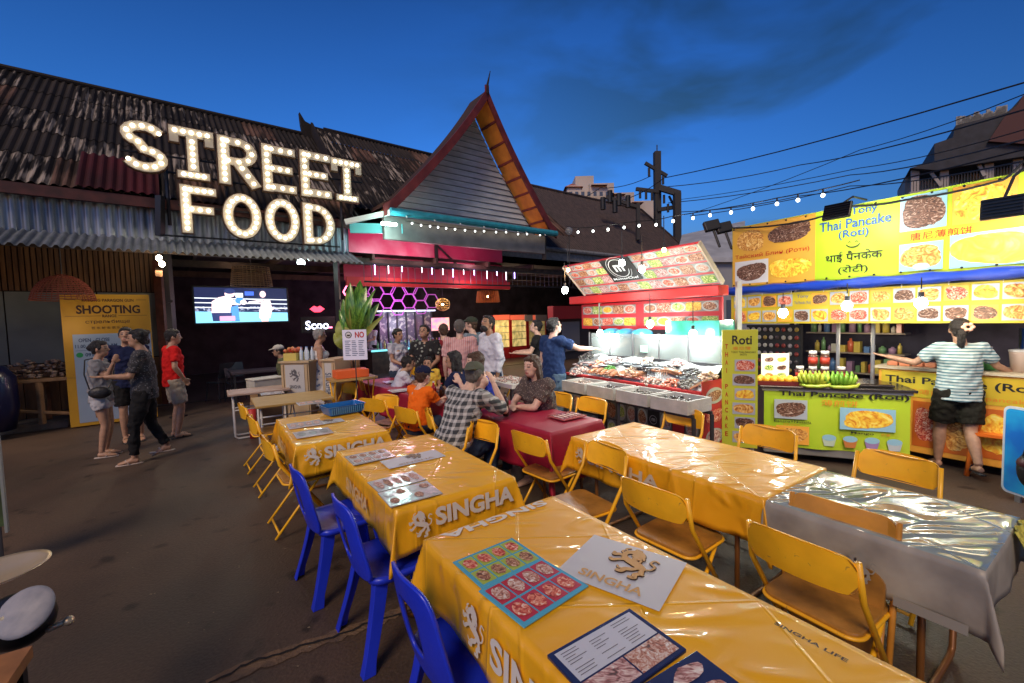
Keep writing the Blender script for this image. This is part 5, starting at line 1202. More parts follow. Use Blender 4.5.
# orange plastic chair by the counter, right of the woman
och=mat('chair_orange_plastic',(.75,.16,.015),.35,coat=.2)
def oc(base,yaw,label):
    t=root('orange_plastic_chair',label,'chair',base,yaw); M_=ROOTM[t]
    m=MB(M_); m.loft([[(x,y,z) for x,y in rrect(-.2,.2,-.2,.2,.05)] for z in (.42,.45)]); m.build('seat',och,t)
    for sx in (-1,1):
        m=MB(M_); m.tube([(sx*.17,-.18,.45),(sx*.19,-.24,.9)],.022,6); m.build('back_post',och,t,True)
        for sy in (-1,1): m=MB(M_); m.tube([(sx*.17,sy*.17,.42),(sx*.22,sy*.22,0)],[.03,.022],6); m.build('leg',och,t,True)
    for i in range(4): m=MB(M_); z=.55+.09*i; m.beam((-.18,-.19-.012*i,z),(.18,-.19-.012*i,z),.02,.05); m.build('slat',och,t)
pch=G(985,480,0); oc(V((pch.x+.25,pch.y+.1,0)),2.3,'orange plastic chair at the rear counter, right of the striped woman')
# chrome pole and blue sign board at the right edge
p=G(1022,500,0)
t=root('chrome_pole','thin shiny pole near the right edge, behind the blue board','pole',D(1018,420,4.4)*1); pp=D(1018,420,4.4); m=MB(); m.cyl((pp.x,pp.y,0),(pp.x,pp.y,D(1018,328,4.4).z),.018,seg=10); m.build('tube',mat('chrome',(.7,.72,.75),.15,metal=1),t,True); m=MB(); m.cyl((pp.x,pp.y,0),(pp.x,pp.y,.03),.14,seg=20); m.build('foot',dkm,t)
db=3.75; a0=D(1004,405,db+.1); a1=D(1012,512,db+.1); xr=D(1040,400,db-.15); xv=V((xr.x-a0.x,xr.y-a0.y,0)); Mq=frame(V((a0.x,a0.y,0)),xv,y=UP)
t=root('blue_signboard','rounded blue advertising board at the right edge','sign',(a0.x,a0.y,0)); zb2=max(.06,a1.z); zt2=a0.z
m=MB(Mq); m.prism([(x_,y_,-.02) for x_,y_ in rrect(0,.55,zb2,zt2,.05)],(0,0,.02)); m.build('rim',mat('sign_rim',(.6,.65,.7),.4),t)
m=MB(Mq); m.poly([(x_,y_,.004) for x_,y_ in rrect(.02,.53,zb2+.02,zt2-.02,.04)]); m.build('face',mat('sign_blue_face',(.01,.16,.62),.3,c2=(.02,.45,.80),vscale=2.5,coat=.4),t)
m=MB(Mq); m.box(.1,.14,0,zb2,-.02,0); m.box(.4,.44,0,zb2,-.02,0); m.build('leg',metal,t)
# dark hanging bag on the board's stand
t=root('dark_shoulder_bag','black bag hanging at the right edge over the blue board','bag',D(1020,430,3.55)); pb_=D(1032,470,3.6); m=MB(); m.sph(pb_,(.10,.08,.16),14,10); m.tube([pb_+V((-.07,0,.12)),pb_+V((0,0,.42)),pb_+V((.07,0,.12))],.012,6); m.build('bag',mat('bag_black',(.012,.012,.014),.5,bump=.4),t,True)
m=MB(); m.sph(pb_+V((0,0,.05)),(.103,.083,.07),14,8); m.build('flap',mat('bag_flap',(.05,.01,.015),.5),t,True)
# ---------------------------------------------------------------- seafood stall
of=3.72; oi=4.05; osn=4.78
sI0=ss(WS(566,375,oi)); sI1=ss(WS(702,392,oi))
sea=root('seafood_stall','seafood stall with tilted bed of crushed ice, glass tank shelf and red menu panels','stall',spt((sI0+sI1)/2,4.5,0))
zf=WS(640,388,oi).z; print('ice front z',zf,'s',sI0,sI1)
ice_m=mat('crushed_ice',(.62,.65,.65),.35,c2=(.36,.42,.43),vscale=22,bump=1,bscale=45,detail=6)
m=MB(); rr=random.Random(4)
m.grid(lambda u,v:spt(sI0+(sI1-sI0)*u,oi+.02+(osn-.35-oi)*v,zf+.02+.30*v+.03*math.sin(u*21+v*5)*math.sin(v*9)+rr.uniform(-.006,.006)),70,26)
m.build('ice_bed',ice_m,sea,True)
m=MB(); sbox(m,sI0,sI1,oi+.01,osn-.3,.05,zf); m.build('counter_body',dkm,sea)
m=MB(); sbox(m,sI0+.01,sI1-.01,oi-.02,oi,.10,zf+.03); m.build('front_board',mat('front_board_dark',(.05,.055,.06),.5),sea)
m=MB(); sbox(m,sI0,sI1,oi-.03,oi+.03,zf+.03,zf+.06); m.build('rim',redm,sea)
Mf=FS(sI0,oi-.022,0); Wf=sI0-sI1; rr=random.Random(12)
n=13
for i in range(n):
    for j in range(3):
        x0=.02+i*(Wf-.04)/n; w=(Wf-.04)/n; y0=.14+j*(zf-.12)/3; h=(zf-.12)/3
        if (i,j) in ((5,2),(11,2),(11,1)): 
            m=MB(Mf); m.box(x0+.01,x0+w-.01,y0+.01,y0+h-.01,.002,.004); m.build('red_panel',redm,sea); continue
        if i in (4,9) and j==1 or i==4 and j==0:
            m=MB(Mf); m.box(x0+.005,x0+w-.005,y0+.01,y0+h-.01,.002,.004); m.build('black_panel',blk,sea)
            strokes(Mf@Matrix.Translation(V((x0+w/2,y0+h/2,.004))),[[(.05*math.cos(a*PI/6),.05*math.sin(a*PI/6)) for a in range(13)]],[.006],mat('logo_grey',(.5,.5,.5),.5),sea,'ring_mark'); text('m',Mf,x0+w/2,y0+h/2,.05,.035,MATS['logo_grey'],sea,dz=.006,bold=.02); continue
        picture(Mf,x0+.004,y0+.012,x0+w-.004,y0+h-.004,mat('dusk_panel',(.16,.17,.16),.5),[F_sea,F_grn,F_meat,F_dk][rr.randrange(4)],sea,plate=mat('plate_pic',(.42,.44,.42),.4) if rr.random()<.6 else None,seed=i*3+j,ell=.47)
# glass tanks on the shelf
zsh=zf+.30
m=MB(); sbox(m,sI0-.0,sI1,osn-.35,osn,.05,zsh+.02); m.build('tank_stand',dkm,sea)
gm=mat('tank_glass',(.8,.92,.90),.08,trans=.75,spec=.6); water=mat('tank_green',(.05,.16,.15),.15,c2=(.10,.26,.25),vscale=3,coat=.5)
m=MB(); sbox(m,sI0-.15,sI1+.02,osn-.33,osn-.02,zsh+.03,zsh+.27); m.build('tank_water',water,sea)
m=MB(); sbox(m,sI0-.14,sI1+.02,osn-.345,osn-.337,zsh+.02,zsh+.33); m.build('tank_glass',gm,sea)
for i in range(6): s=sI0-.1+(sI1-sI0+.1)*i/5; m=MB(); sbox(m,s-.008,s+.008,osn-.355,osn-.335,zsh+.02,zsh+.34); m.build('tank_edge',metal,sea)
m=MB(); sbox(m,sI0-.2,sI0-1.15,osn-.32,osn-.06,zsh+.30,zsh+.40); 
for i in range(3):
    p=spt(sI0-.42-.28*i,osn-.2,zsh+.33); m=MB(); m.sph(p,(.15,.11,.07),14,8); tag(m.build('ice_bag',mat('bag_blue',(.05,.35,.60),.25,coat=.6,bump=.6,bscale=12),None,True),['left','middle','right'][i]+' of the three blue bags lying on the glass tank','bag','blue bags on the tank')
m=MB(); sbox(m,sI1+.75,sI1+.05,osn-.34,osn-.04,zsh+.29,zsh+.50); tag(m.build('green_tank',mat('tank_emerald',(.03,.20,.14),.15,coat=.6,c2=(.06,.30,.24),vscale=4)),'emerald water tank at the right above the ice, beside the bright bulb','tank')
m=MB(Mx:=FS(ss(WS(641,360,osn-.36)),osn-.37,0)); zc=WS(641,352,osn-.36).z; m.box(0,.12,zc,zc+.09,0,.004); tag(m.build('price_card',mat('card_green',(.35,.6,.5),.4)),'small pale card stuck on the tank glass above the ice','card')
# back posts
zTop=WS(640,290,osn).z
for s in (sI0+.02,sI1+.03): m=MB(); m.beam(spt(s,osn,0),spt(s,osn,zTop),.05,.05,up=(0,1,0)); m.build('post',mat('post_white',(.45,.45,.43),.5),sea)
# lower menu sign
a=WS(582,331,osn-.02); b=WS(722,326,osn-.02); zlo_=(a.z+WS(723,327,osn-.02).z)/2; zhi_=(WS(583,305,osn-.02).z+WS(722,296,osn-.02).z)/2
sN0,sN1=ss(a),ss(b); Wn=sN0-sN1; Hn=zhi_-zlo_; print('menu sign',Wn,Hn,zlo_)
ms=root('lower_menu_sign','low red menu panel of small dish photographs above the tanks','sign',spt((sN0+sN1)/2,osn-.02,zlo_)); Mn=FS(sN0,osn-.02,zlo_)
m=MB(Mn); m.box(0,Wn,0,Hn,-.03,0); m.build('board',mat('menu_board_red',(.50,.02,.03),.45),ms)
wp=mat('strip_white',(.24,.22,.20),.4); plt=mat('plate_white',(.42,.43,.40),.4)
for j in range(2):
    for seg,(x0,x1,nn) in enumerate(((.04,Wn*.47,5),(Wn*.53,Wn-.04,5))):
        y0=Hn*(.12+.46*j); h=Hn*.32; m=MB(Mn); m.box(x0,x1,y0,y0+h,.001,.003); m.build('strip',wp,ms)
        for i in range(nn): w=(x1-x0)/nn; picture(Mn,x0+i*w,y0,x0+(i+1)*w,y0+h,None,[F_yel,F_grn,F_red,F_dk][(i*3+j*2+seg)%4],ms,plate=plt if (i+j)%2 else None,seed=i+j*5+seg*9,ell=.5,dz=.003,pw=7,rag=.03)
# red beam
m=MB(); zb1=zhi_+.01; zb2=zb1+.12; sbox(m,sN0+.12,sN1-.06,osn-.18,osn+.02,zb1,zb2); tag(bev(m.build('red_canopy_beam',mat('beam_red',(.55,.02,.02),.4))),'bright red beam between the upper and lower seafood menu panels','beam')
# upper sign tilted towards the tables
bl=WS(586,301,osn-.18); br=WS(722,289,osn-.18); tl_=WS(568,268,osn-.62); tr2=WS(708,239,osn-.62)
zB=zb2+.01; zT=(tl_.z+tr2.z)/2; s0,s1=ss(bl),ss(br); Wu=s0-s1; yv=spt(s0,osn-.62,zT)-spt(s0,osn-.18,zB); Hu=yv.length
us=root('upper_menu_sign','large tilted seafood menu board with red stripes, dish photographs and black logo panel','sign',spt((s0+s1)/2,osn-.4,zB)); Mu=frame(spt(s0,osn-.18,zB),-aS,y=yv); print('upper sign',Wu,Hu,zB,zT)
m=MB(Mu); m.box(0,Wu,0,Hu,-.03,0); m.build('board',mat('upper_red',(.55,.05,.06),.45),us)
for x_ in (-.02,Wu): m=MB(Mu); m.box(x_,x_+.02,0,Hu,-.04,.02); m.build('side_trim',mat('trim_beige',(.5,.42,.32),.5),us)
rows=[(.03,.24),(.32,.24),(.60,.20),(.83,.16)]
lx0,lx1,ly0,ly1=Wu*.34,Wu*.565,Hu*.34,Hu*1.0
for j,(y0,h) in enumerate(rows):
    m=MB(Mu); m.box(.01,Wu-.01,Hu*y0,Hu*(y0+h),.001,.003); m.build('strip',mat('strip_pale',(.16,.18,.18),.4,c2=(.32,.36,.35),vscale=6),us)
    n=12; w=(Wu-.04)/n
    for i in range(n):
        x0=.02+i*w
        if x0+w>lx0 and x0<lx1 and Hu*y0>ly0-.1 : continue
        picture(Mu,x0,Hu*y0,x0+w,Hu*(y0+h),None,[F_sea,F_red,F_grn,F_dk,F_meat][(i*2+j*3)%5],us,plate=mat('plate_pale',(.40,.46,.45),.4) if (i*7+j*3)%5<2 else None,seed=i+j*20,ell=.49,dz=.003,pw=7,rag=.03)
m=MB(Mu); m.box(lx0,lx1,ly0,ly1,.010,.014); m.build('logo_panel',blk,us)
lc=V(((lx0+lx1)/2,ly0+(ly1-ly0)*.60,.016)); rl_=(lx1-lx0)*.30
for rad,wd in ((rl_,.012),(rl_*1.25,.006)):
    strokes(Mu@Matrix.Translation(lc),[[(rad*math.cos(.6+a*PI/6.3),rad*math.sin(.6+a*PI/6.3)) for a in range(12)]],[wd],mat('logo_white',(.8,.85,.85),.4),us,'ring_mark')
text('m',Mu,lc.x,lc.y,rl_*1.05,rl_*.8,MATS['logo_white'],us,dz=.018,bold=.03); text('MasterChef',Mu,lc.x,ly0+(ly1-ly0)*.14,(lx1-lx0)*.86,(ly1-ly0)*.10,MATS['logo_white'],us,dz=.018,bold=.01)
# seafood lying on the ice
def icez(v): return zf+.02+.30*v
shell=mat('lobster_brown',(.20,.10,.05),.3,c2=(.38,.16,.08),vscale=18,coat=.3); fishm=mat('fish_silver',(.30,.34,.36),.25,metal=.3,c2=(.14,.16,.18),vscale=12); redf=mat('fish_red',(.55,.14,.09),.3,c2=(.65,.35,.28),vscale=12); squid=mat('squid_pale',(.62,.52,.50),.35,c2=(.45,.30,.30),vscale=14)
def lobster(u,v,a,sz,mt,label,grp):
    p=spt(sI0+(sI1-sI0)*u,oi+(osn-.35-oi)*v,icez(v)+.035); t=root('lobster',label,'lobster',p,a,grp); Ml=ROOTM[t]@Matrix.Rotation(.0,4,'X')@Matrix.Scale(sz,4)
    m=MB(Ml); m.tube([(0,-.16,.0),(0,-.11,.0),(0,-.02,.01),(0,.06,.01),(0,.12,.0)],[.02,.03,.034,.032,.012],10); m.build('body',mt,t,True)
    m=MB(Ml); m.poly([(-.045,-.20,.0),(.045,-.20,.0),(.02,-.15,.004),(-.02,-.15,.004)]); m.build('tail_fan',mt,t)
    for s in (-1,1):
        m=MB(Ml); m.tube([(s*.02,.08,0),(s*.07,.12,.0),(s*.06,.19,.0)],[.008,.011,.018],7); m.tube([(s*.06,.18,0),(s*.045,.235,0)],[.016,.004],6); m.build('claw',mt,t,True)
        for k in range(4): m=MB(Ml); y=.05-.035*k; m.tube([(s*.025,y,0),(s*.07,y+.01,.012),(s*.10,y-.01,-.025)],.0045,5); m.build('leg',mt,t)
        m=MB(Ml); m.tube([(s*.01,.12,.01),(s*.04,.20,.03),(s*.03,.30,.01)],[.003,.002,.001],4); m.build('feeler',mt,t)
rr=random.Random(21)
for i in range(6): lobster(.24+.045*i,.22+.03*(i%2),-PI/2+.9+rr.uniform(-.1,.1),1.0,shell if i%2 else mat('lobster_orange',(.42,.17,.07),.3,coat=.3),'lobster in the orange-brown row laid side by side at the front left of the ice','lobsters in the front left row')
lobster(.75,.5,.4,1.1,shell,'dark lobster lying alone in the middle right of the ice bed',None); lobster(.58,.3,2.1,1.0,shell,'brown lobster with claws spread just right of the middle of the ice',None)
def fish(u,v,a,sz,mt,label,grp,lift=.02):
    p=spt(sI0+(sI1-sI0)*u,oi+(osn-.35-oi)*v,icez(v)+lift); t=root('fish',label,'fish',p,a,grp); Ml=ROOTM[t]@Matrix.Scale(sz,4)
    m=MB(Ml); m.tube([(0,-.13,0),(0,-.08,0),(0,0,0),(0,.08,0),(0,.13,0)],[.008,.022,.04,.034,.010],10,ry=[.006,.012,.02,.018,.008],xax=(1,0,0)); m.build('body',mt,t,True)
    m=MB(Ml); m.poly([(0,-.12,.003),(.045,-.175,.003),(0,-.155,.003),(-.045,-.175,.003)]); m.build('tail',mt,t); m=MB(Ml); m.sph((.012,.10,.012),.006,6,5); m.build('eye',blk,t)
k=0
for i in range(8): fish(.06+.03*i,.45+.05*(i%3),1.2+rr.uniform(-.3,.3),.9,[squid,fishm][i%2],'pale fish or squid heaped at the left end of the ice bed','fish at the left end of the ice')
for i in range(7): fish(.36+.05*i,.62+.08*(i%2),.8+rr.uniform(-.5,.5),1,fishm,'small grey fish scattered over the upper middle of the ice','fish scattered on the upper ice')
for i in range(6): fish(.50+.035*i,.20+.04*(i%2),.3+rr.uniform(-.3,.3),.8,redf,'reddish fish lying along the middle of the ice front edge','red fish at the front of the ice')
def heap(u,v,r_,mt,label,hh=.05,n=60,name='shellfish_heap',cat='shellfish'):
    p=spt(sI0+(sI1-sI0)*u,oi+(osn-.35-oi)*v,icez(v)); m=MB(); q=random.Random(int(u*100))
    for i in range(n):
        a=q.uniform(0,2*PI); d=r_*math.sqrt(q.random()); z=hh*(1-(d/r_)**2)*q.random(); s=q.uniform(.012,.022)
        m.sph(p+aS*d*math.cos(a)+bS*d*.8*math.sin(a)+UP*(z+.01+.25*d*math.sin(a)),(s,s*1.3,s*.8),6,5)
    tag(m.build(name,mt,None,True),label,cat,kind='stuff')
clam=mat('mussel_black',(.03,.03,.035),.3,c2=(.10,.09,.08),vscale=20,coat=.4)
heap(.62,.62,.13,clam,'dark mussel pile on the upper middle of the ice'); heap(.74,.68,.12,clam,'second dark mussel pile, right of the middle'); heap(.86,.62,.13,clam,'round dark mussel pile near the right end of the ice'); heap(.90,.25,.14,mat('oyster_grey',(.22,.21,.18),.5,c2=(.10,.09,.08),vscale=16),'grey oysters piled at the right front of the ice'); heap(.10,.2,.17,mat('prawn_pale',(.62,.42,.34),.35,c2=(.75,.66,.6),vscale=20),'pale prawns piled at the left front of the ice',.09)
heap(.42,.25,.10,mat('prawn_grey',(.36,.28,.22),.35,c2=(.52,.42,.36),vscale=20),'greyish prawns piled right of the lobster row')
heap(.68,.18,.12,MATS['prawn_grey'],'prawns piled low before the mussels',.04); heap(.30,.75,.14,squid,'pale squid heaped high on the left ice'); 
red_p=mat('prawn_red',(.50,.12,.06),.35,c2=(.62,.30,.2),vscale=22); grn_p=mat('parsley',(.05,.20,.04),.7,c2=(.12,.32,.06),vscale=30); scl=mat('scallop',(.55,.42,.30),.4,c2=(.30,.18,.12),vscale=18)
for u,v,r_,mt_,lb in ((.20,.55,.12,red_p,'red prawns heaped on the left middle of the ice'),(.50,.45,.09,scl,'scallops in a small heap at the centre of the ice'),(.33,.42,.08,grn_p,'green herbs beside the lobster row'),(.80,.20,.11,red_p,'reddish prawns before the oysters'),(.97,.55,.10,scl,'scallops at the right end of the ice'),(.55,.85,.12,MATS['prawn_pale'],'pale prawns high on the centre of the ice'),(.75,.88,.11,squid,'pale squid heaped high at the right of the ice'),(.05,.8,.13,clam,'dark clams high at the left end of the ice')): heap(u,v,r_,mt_,lb)
# foam boxes on a stand in front
foam=mat('foam_box_white',(.42,.42,.38),.7,bump=.2,c2=(.55,.54,.50),vscale=5); sB0=ss(WS(572,388,of)); sB1=ss(WS(702,404,of)); zbx=WS(640,405,of-.15).z; print('boxes z',zbx,sB0,sB1)
stn=root('box_stand','low dark metal stand carrying the white foam boxes','stand',spt((sB0+sB1)/2,of,0)); m=MB()
m.beam(spt(sB0,of-.13,zbx-.02),spt(sB1,of-.13,zbx-.02),.03,.03); m.beam(spt(sB0,of+.16,zbx-.02),spt(sB1,of+.16,zbx-.02),.03,.03)
for s in (sB0,sB1,(sB0+sB1)/2):
    for o in (of-.13,of+.16): m.beam(spt(s,o,0),spt(s,o,zbx-.035),.03,.03,up=(0,1,0))
m.build('frame',dkm,stn)
names=['farthest white foam box of clams, behind the patterned blouse woman','second white foam box in the row, filled with dark shellfish','third white foam box in the row, filled with grey clams','nearest white foam box with dark mussels, before the red poster']
nb=4
for i in range(nb):
    a0=sB0+(sB1-sB0)*i/nb-.022; a1=sB0+(sB1-sB0)*(i+1)/nb+.022; zz=zbx
    t=root('foam_box',names[i],'box',spt((a0+a1)/2,of,zz),0,'white foam boxes of shellfish')
    m=MB(); w=.022; hh=.13
    sbox(m,a0,a1,of-.19,of+.19,zz,zz+.02); sbox(m,a0,a1,of-.19,of-.19+w,zz+.02,zz+hh); sbox(m,a0,a1,of+.19-w,of+.19,zz+.02,zz+hh); sbox(m,a0,a0-w,of-.19+w,of+.19-w,zz+.02,zz+hh); sbox(m,a1,a1+w,of-.19+w,of+.19-w,zz+.02,zz+hh); m.build('box',foam,t)
    m=MB(); q=random.Random(i)
    for k in range(90): s=q.uniform(.012,.02); m.sph(spt(q.uniform(a1+.03,a0-.03),q.uniform(of-.15,of+.15),zz+.07+q.uniform(0,.03)),(s,s*1.2,s*.8),6,5)
    o=m.build('shellfish',[MATS['prawn_grey'],clam,MATS['oyster_grey'],clam][i],t,True); o['kind']='stuff'
# extra white tray table behind the far seat
tw=root('white_tray_table','low stand with a white tray of ice behind the red tables','table',D(508,400,5.7)); pt=D(512,394,5.6); m=MB(Matrix.Translation(V((pt.x,pt.y,0)))@Matrix.Rotation(SA,4,'Z')); zz=D(512,380,5.6).z
m.box(-.35,.35,-.22,.22,zz-.05,zz); m.build('tray',foam,tw); m=MB(m.M)
for x_ in (-.3,.3):
    for y_ in (-.18,.18): m.beam((x_,y_,0),(x_,y_,zz-.05),.03,.03,up=(0,1,0))
m.build('stand',dkm,tw); m=MB(m.M)
for k in range(60): s=rr.uniform(.012,.025); m.sph((rr.uniform(-.3,.3),rr.uniform(-.17,.17),zz+.008),(s,s,s*.7),6,4)
o=m.build('contents',mat('bits',(.5,.42,.38),.5,c2=(.3,.15,.12),vscale=30),tw,True); o['kind']='stuff'
# poster and red bin at the right end of the seafood stall
pr_=root('red_poster_board','red poster board with seafood photographs at the right end of the ice counter','sign',spt(sI1-.05,oi-.15,0)); Mr=frame(spt(sI1-.012,oi-.03,0),bS,z=-aS)
m=MB(Mr); m.box(0,.42,.05,1.02,-.0,.012); m.build('board',mat('poster_red',(.45,.02,.03),.4,coat=.3),pr_)
for j in range(4): picture(Mr,.04,.10+.22*j,.38,.29+.22*j,None,[F_sea,F_meat,F_red,F_dk][j],pr_,plate=plt if j%2 else None,seed=j,dz=.014)
# white ladle/board leaning
m=MB(); a=spt(sI1+.16,oi+.02,zf+.07); m.beam(a,a-aS*.22+UP*.14+bS*.02,.05,.02); tag(m.build('wooden_paddle',mat('paddle',(.70,.45,.25),.5)),'pale wooden paddle leaning at the right corner of the ice bed','paddle')
# bulbs on the seafood stall
for px,py,o,mt,w,cl,lb in ((600,333,osn-.5,bulbw,14,WH,'bright white bulb at the left below the lower seafood menu'),(650,324,osn-.5,bulbw,20,WH,'brightest bulb below the middle of the lower seafood menu'),(693,334,osn-.5,bulbw,14,WH,'bright white bulb above the emerald tank at the right')):
    lampat(WS(px,py,o),.042,mt,lb,w,cl,'bright bulbs on the stalls')
for px,py,mt,w,cl,r_,lb in ((622,263,bulbw,6,WH,.035,'round white bulb left of the black logo panel on the tilted board'),(642,269,bulbw,6,WH,.035,'round white bulb right of the black logo panel on the tilted board'),(664,250,bulbo,7,OR,.022,'small orange bulb over the top edge of the tilted board'),(568,270,bulbo,6,OR,.022,'small orange bulb at the top left corner of the tilted board'),(565,290,bulbw,14,WH,.042,'white bulb hanging free, left of the tilted seafood board')):
    lampat(WS(px,py,osn-1.0),r_,mt,lb,w,cl,'bulbs hanging over the seafood stall')
# red kiosk frame behind, left of the stall
kk=root('red_kiosk','dark kiosk with red eave and menu sheet behind the navy shirt man','kiosk',WB(575,330,12.2)); 
def wbx(px0,py0,px1,py1,t,th,name,mt,par):
    a=WB(px0,py0,t); b=WB(px1,py1,t); m=MB(); bx(m,sof(a),sof(b),t,t+th,b.z,a.z); return m.build(name,mt,par)
wbx(553,306,590,318,11.6,.3,'eave',redm,kk); wbx(556,319,590,372,12.0,.2,'wall',mat('kiosk_dark',(.05,.045,.05),.6),kk); wbx(562,322,580,350,11.9,.02,'menu_sheet',mat('sheet_dim',(.25,.24,.24),.5),kk)
# ---------------------------------------------------------------- hall frontage things
def FB(s,t,z): return frame(bp(s,t,z),bB,z=-aB)    # x right, y up, z towards the camera
# shooting poster
A=WB(72,427,10.7); Bq=WB(158,416,10.7); T=WB(58,297,10.7); s0=sof(T)*.5+sof(A)*.5; s1=sof(Bq); zt0=(T.z+WB(148,292,10.7).z)/2; Wp=s1-s0; Hp=zt0
t=root('poster_board','yellow and pale blue poster board standing left of the black post','sign',bp((s0+s1)/2,10.7,0)); M=FB(s0,10.7,.0)
py=mat('poster_yellow',(.62,.33,.02),.5,c2=(.55,.28,.015),vscale=2); pb2=mat('poster_pale_blue',(.34,.42,.52),.5,c2=(.28,.36,.47),vscale=1.5)
m=MB(M); m.box(0,Wp,0.02,Hp,-.05,0); bev(m.build('board',py,t),.005)
m=MB(M); m.box(Wp*.10,Wp*.985,.08,Hp*.70,.002,.004); m.build('blue_field',pb2,t)
ink=mat('poster_ink',(.05,.02,.01),.5)
text('PATONG PARAGON GUN',M,Wp*.52,Hp*.955,Wp*.58,Hp*.022,ink,t,bold=.01); text('SHOOTING',M,Wp*.52,Hp*.885,Wp*.72,Hp*.065,ink,t,bold=.03); text('RANGE',M,Wp*.52,Hp*.835,Wp*.16,Hp*.022,ink,t,bold=.01)
text('стрельбище',M,Wp*.50,Hp*.79,Wp*.50,Hp*.034,ink,t); text('芭 东 射 击 俱 乐 部',M,Wp*.50,Hp*.745,Wp*.38,Hp*.020,ink,t)
for a,b,y in ((.04,.16,.957),(.84,.96,.957),(.04,.42,.835),(.62,.96,.835)): m=MB(M); m.box(Wp*a,Wp*b,Hp*y,Hp*y+.006,.002,.003); m.build('rule_line',ink,t)
bk=mat('poster_blue_ink',(.02,.05,.12),.5)
text('OPEN - CLOSE',M,Wp*.33,Hp*.655,Wp*.34,Hp*.028,bk,t,bold=.02,dz=.006); text('11.00 AM - 00.00 AM',M,Wp*.35,Hp*.61,Wp*.46,Hp*.026,bk,t,bold=.02,dz=.006)
text('091 090 9490',M,Wp*.40,Hp*.545,Wp*.36,Hp*.026,bk,t,bold=.02,dz=.006); m=MB(M); m.poly([(Wp*.16+.045*math.cos(a*PI/10),Hp*.545+.045*math.sin(a*PI/10),.006) for a in range(20)]); m.build('phone_mark',mat('phone_green',(.02,.28,.08),.5),t)
m=MB(M); m.box(Wp*.12,Wp*.58,Hp*.577,Hp*.579,.005,.006); m.build('rule_line',bk,t)
m=MB(M); m.box(Wp*.62,Wp*.95,Hp*.50,Hp*.68,.005,.007); m.build('ticket_field',mat('ticket_white',(.55,.52,.45),.5),t); text('PRICE\nPACKAGE',M,Wp*.78,Hp*.63,Wp*.24,Hp*.07,mat('ticket_red',(.4,.05,.04),.5),t,dz=.009,bold=.01)
strokes(M@Matrix.Translation(V((Wp*.62,Hp*.50,.008))),[[(0,.10),(.15,.12),(.36,.11)],[(.05,.02),(.2,.08),(.4,.02)]],[.02,.012],MATS['ticket_red'],t,'ribbon_mark')
for x_ in (.1,Wp-.15): m=MB(M); m.beam((x_,.0,-.30),(x_,Hp*.6,-.06),.04,.03); m.build('prop',timber,t)
# rattan lamps
rat=mat('rattan_red',(.26,.06,.035),.6); ratb=mat('rattan_brown',(.22,.12,.05),.6)
def basket(c,r_,h,mt,label,kind='dome',n=26,cat='lamp',glow=None,rings=9):
    t=root('rattan_lamp',label,cat,c); m=MB()
    def P(u,a):
        if kind=='dome': rr_=r_*(1-.25*u)*math.sqrt(max(.02,1-u**3)); z=h*u
        elif kind=='ball': th=PI*(.04+.92*u); rr_=r_*math.sin(th); z=h*(1-math.cos(th))/2
        elif kind=='drum': rr_=r_*(1-.12*u); z=h*u
        return c+V((rr_*math.cos(a),rr_*math.sin(a),z))
    for i in range(n):
        a=2*PI*i/n; m.tube([P(j/8,a+.0) for j in range(9)],.006,4)
    for j in range(rings+1): m.tube([P(j/rings,2*PI*k/n) for k in range(n)],.007,4,closed=True)
    m.build('shade',mt,t); m=MB(); m.cyl(c+UP*h,c+UP*(h+.5),.006,seg=5); m.build('cord',dkm,t)
    if glow: m=MB(); m.sph(c+UP*h*.5,.035,10,8); m.build('bulb',glow,t,True)
    return t
t0_=10.35; c=WB(64,300,t0_); basket(c,.40,.42,rat,'big dome-shaped reddish rattan lamp over the left side of the yellow poster','dome',34,glow=None,rings=12)
c=WB(252,286,11.5); basket(c,.42,.42,ratb,'wide brown rattan lampshade hanging over the video screen','drum',30)
c=WB(443,311,13.5); basket(c,.26,.46,mat('rattan_gold',(.35,.20,.06),.6),'round rattan globe lamp over the middle of the bar','ball',22,glow=bulbwarm)
c=WB(488,302,12.5); basket(c,.42,.38,mat('rattan_orange',(.45,.14,.04),.6),'drum-shaped orange rattan lamp right of the globe lamp','drum',26,glow=bulbo); light(c+UP*.2,10,OR,.05)
light(WB(443,303,13.5),10,WM,.05)
# video screen
A=WB(196,323,12.0); Bq=WB(288,321,12.0); T=WB(195,288,12.0); s0,s1=sof(A),sof(Bq); z0=(A.z+Bq.z)/2; z1=(T.z+WB(288,288,12).z)/2; Ws,Hs_=s1-s0,z1-z0; M=FB(s0,12.0,z0)
t=root('video_screen','big video screen showing two boxers in a ring','screen',bp((s0+s1)/2,12,z0))
def em(n,c,s=.8): return mat('screen_'+n,c,.3,emit=s)
m=MB(M); m.box(-.04,Ws+.04,-.04,Hs_+.04,-.08,-.002); bev(m.build('casing',mat('screen_case',(.01,.01,.01),.4),t),.01)
def sq(x0,y0,x1,y1,mt,dz,name='screen_picture'): m=MB(M); m.box(Ws*x0,Ws*x1,Hs_*y0,Hs_*y1,dz,dz+.001); m.build(name,mt,t)
def pg(pts,mt,dz,name='screen_picture'): m=MB(M); m.poly([(Ws*x,Hs_*y,dz) for x,y in pts]); m.build(name,mt,t)
sq(0,0,1,1,em('dark',(.010,.014,.05)),.001); pg([(0,0),(1,0),(1,.26),(0,.33)],em('mat',(.20,.52,.72)),.003)
sq(0,.31,1,.46,mat('screen_crowd',(.02,.03,.10),.3,c2=(.45,.5,.7),vscale=16,emit=.4,ramp=(.5,.62)),.002)
for y in (.40,.53,.66): pg([(0,y+.03),(1,y-.02),(1,y+.005),(0,y+.055)],em('rope',(.75,.8,.85)),.004)
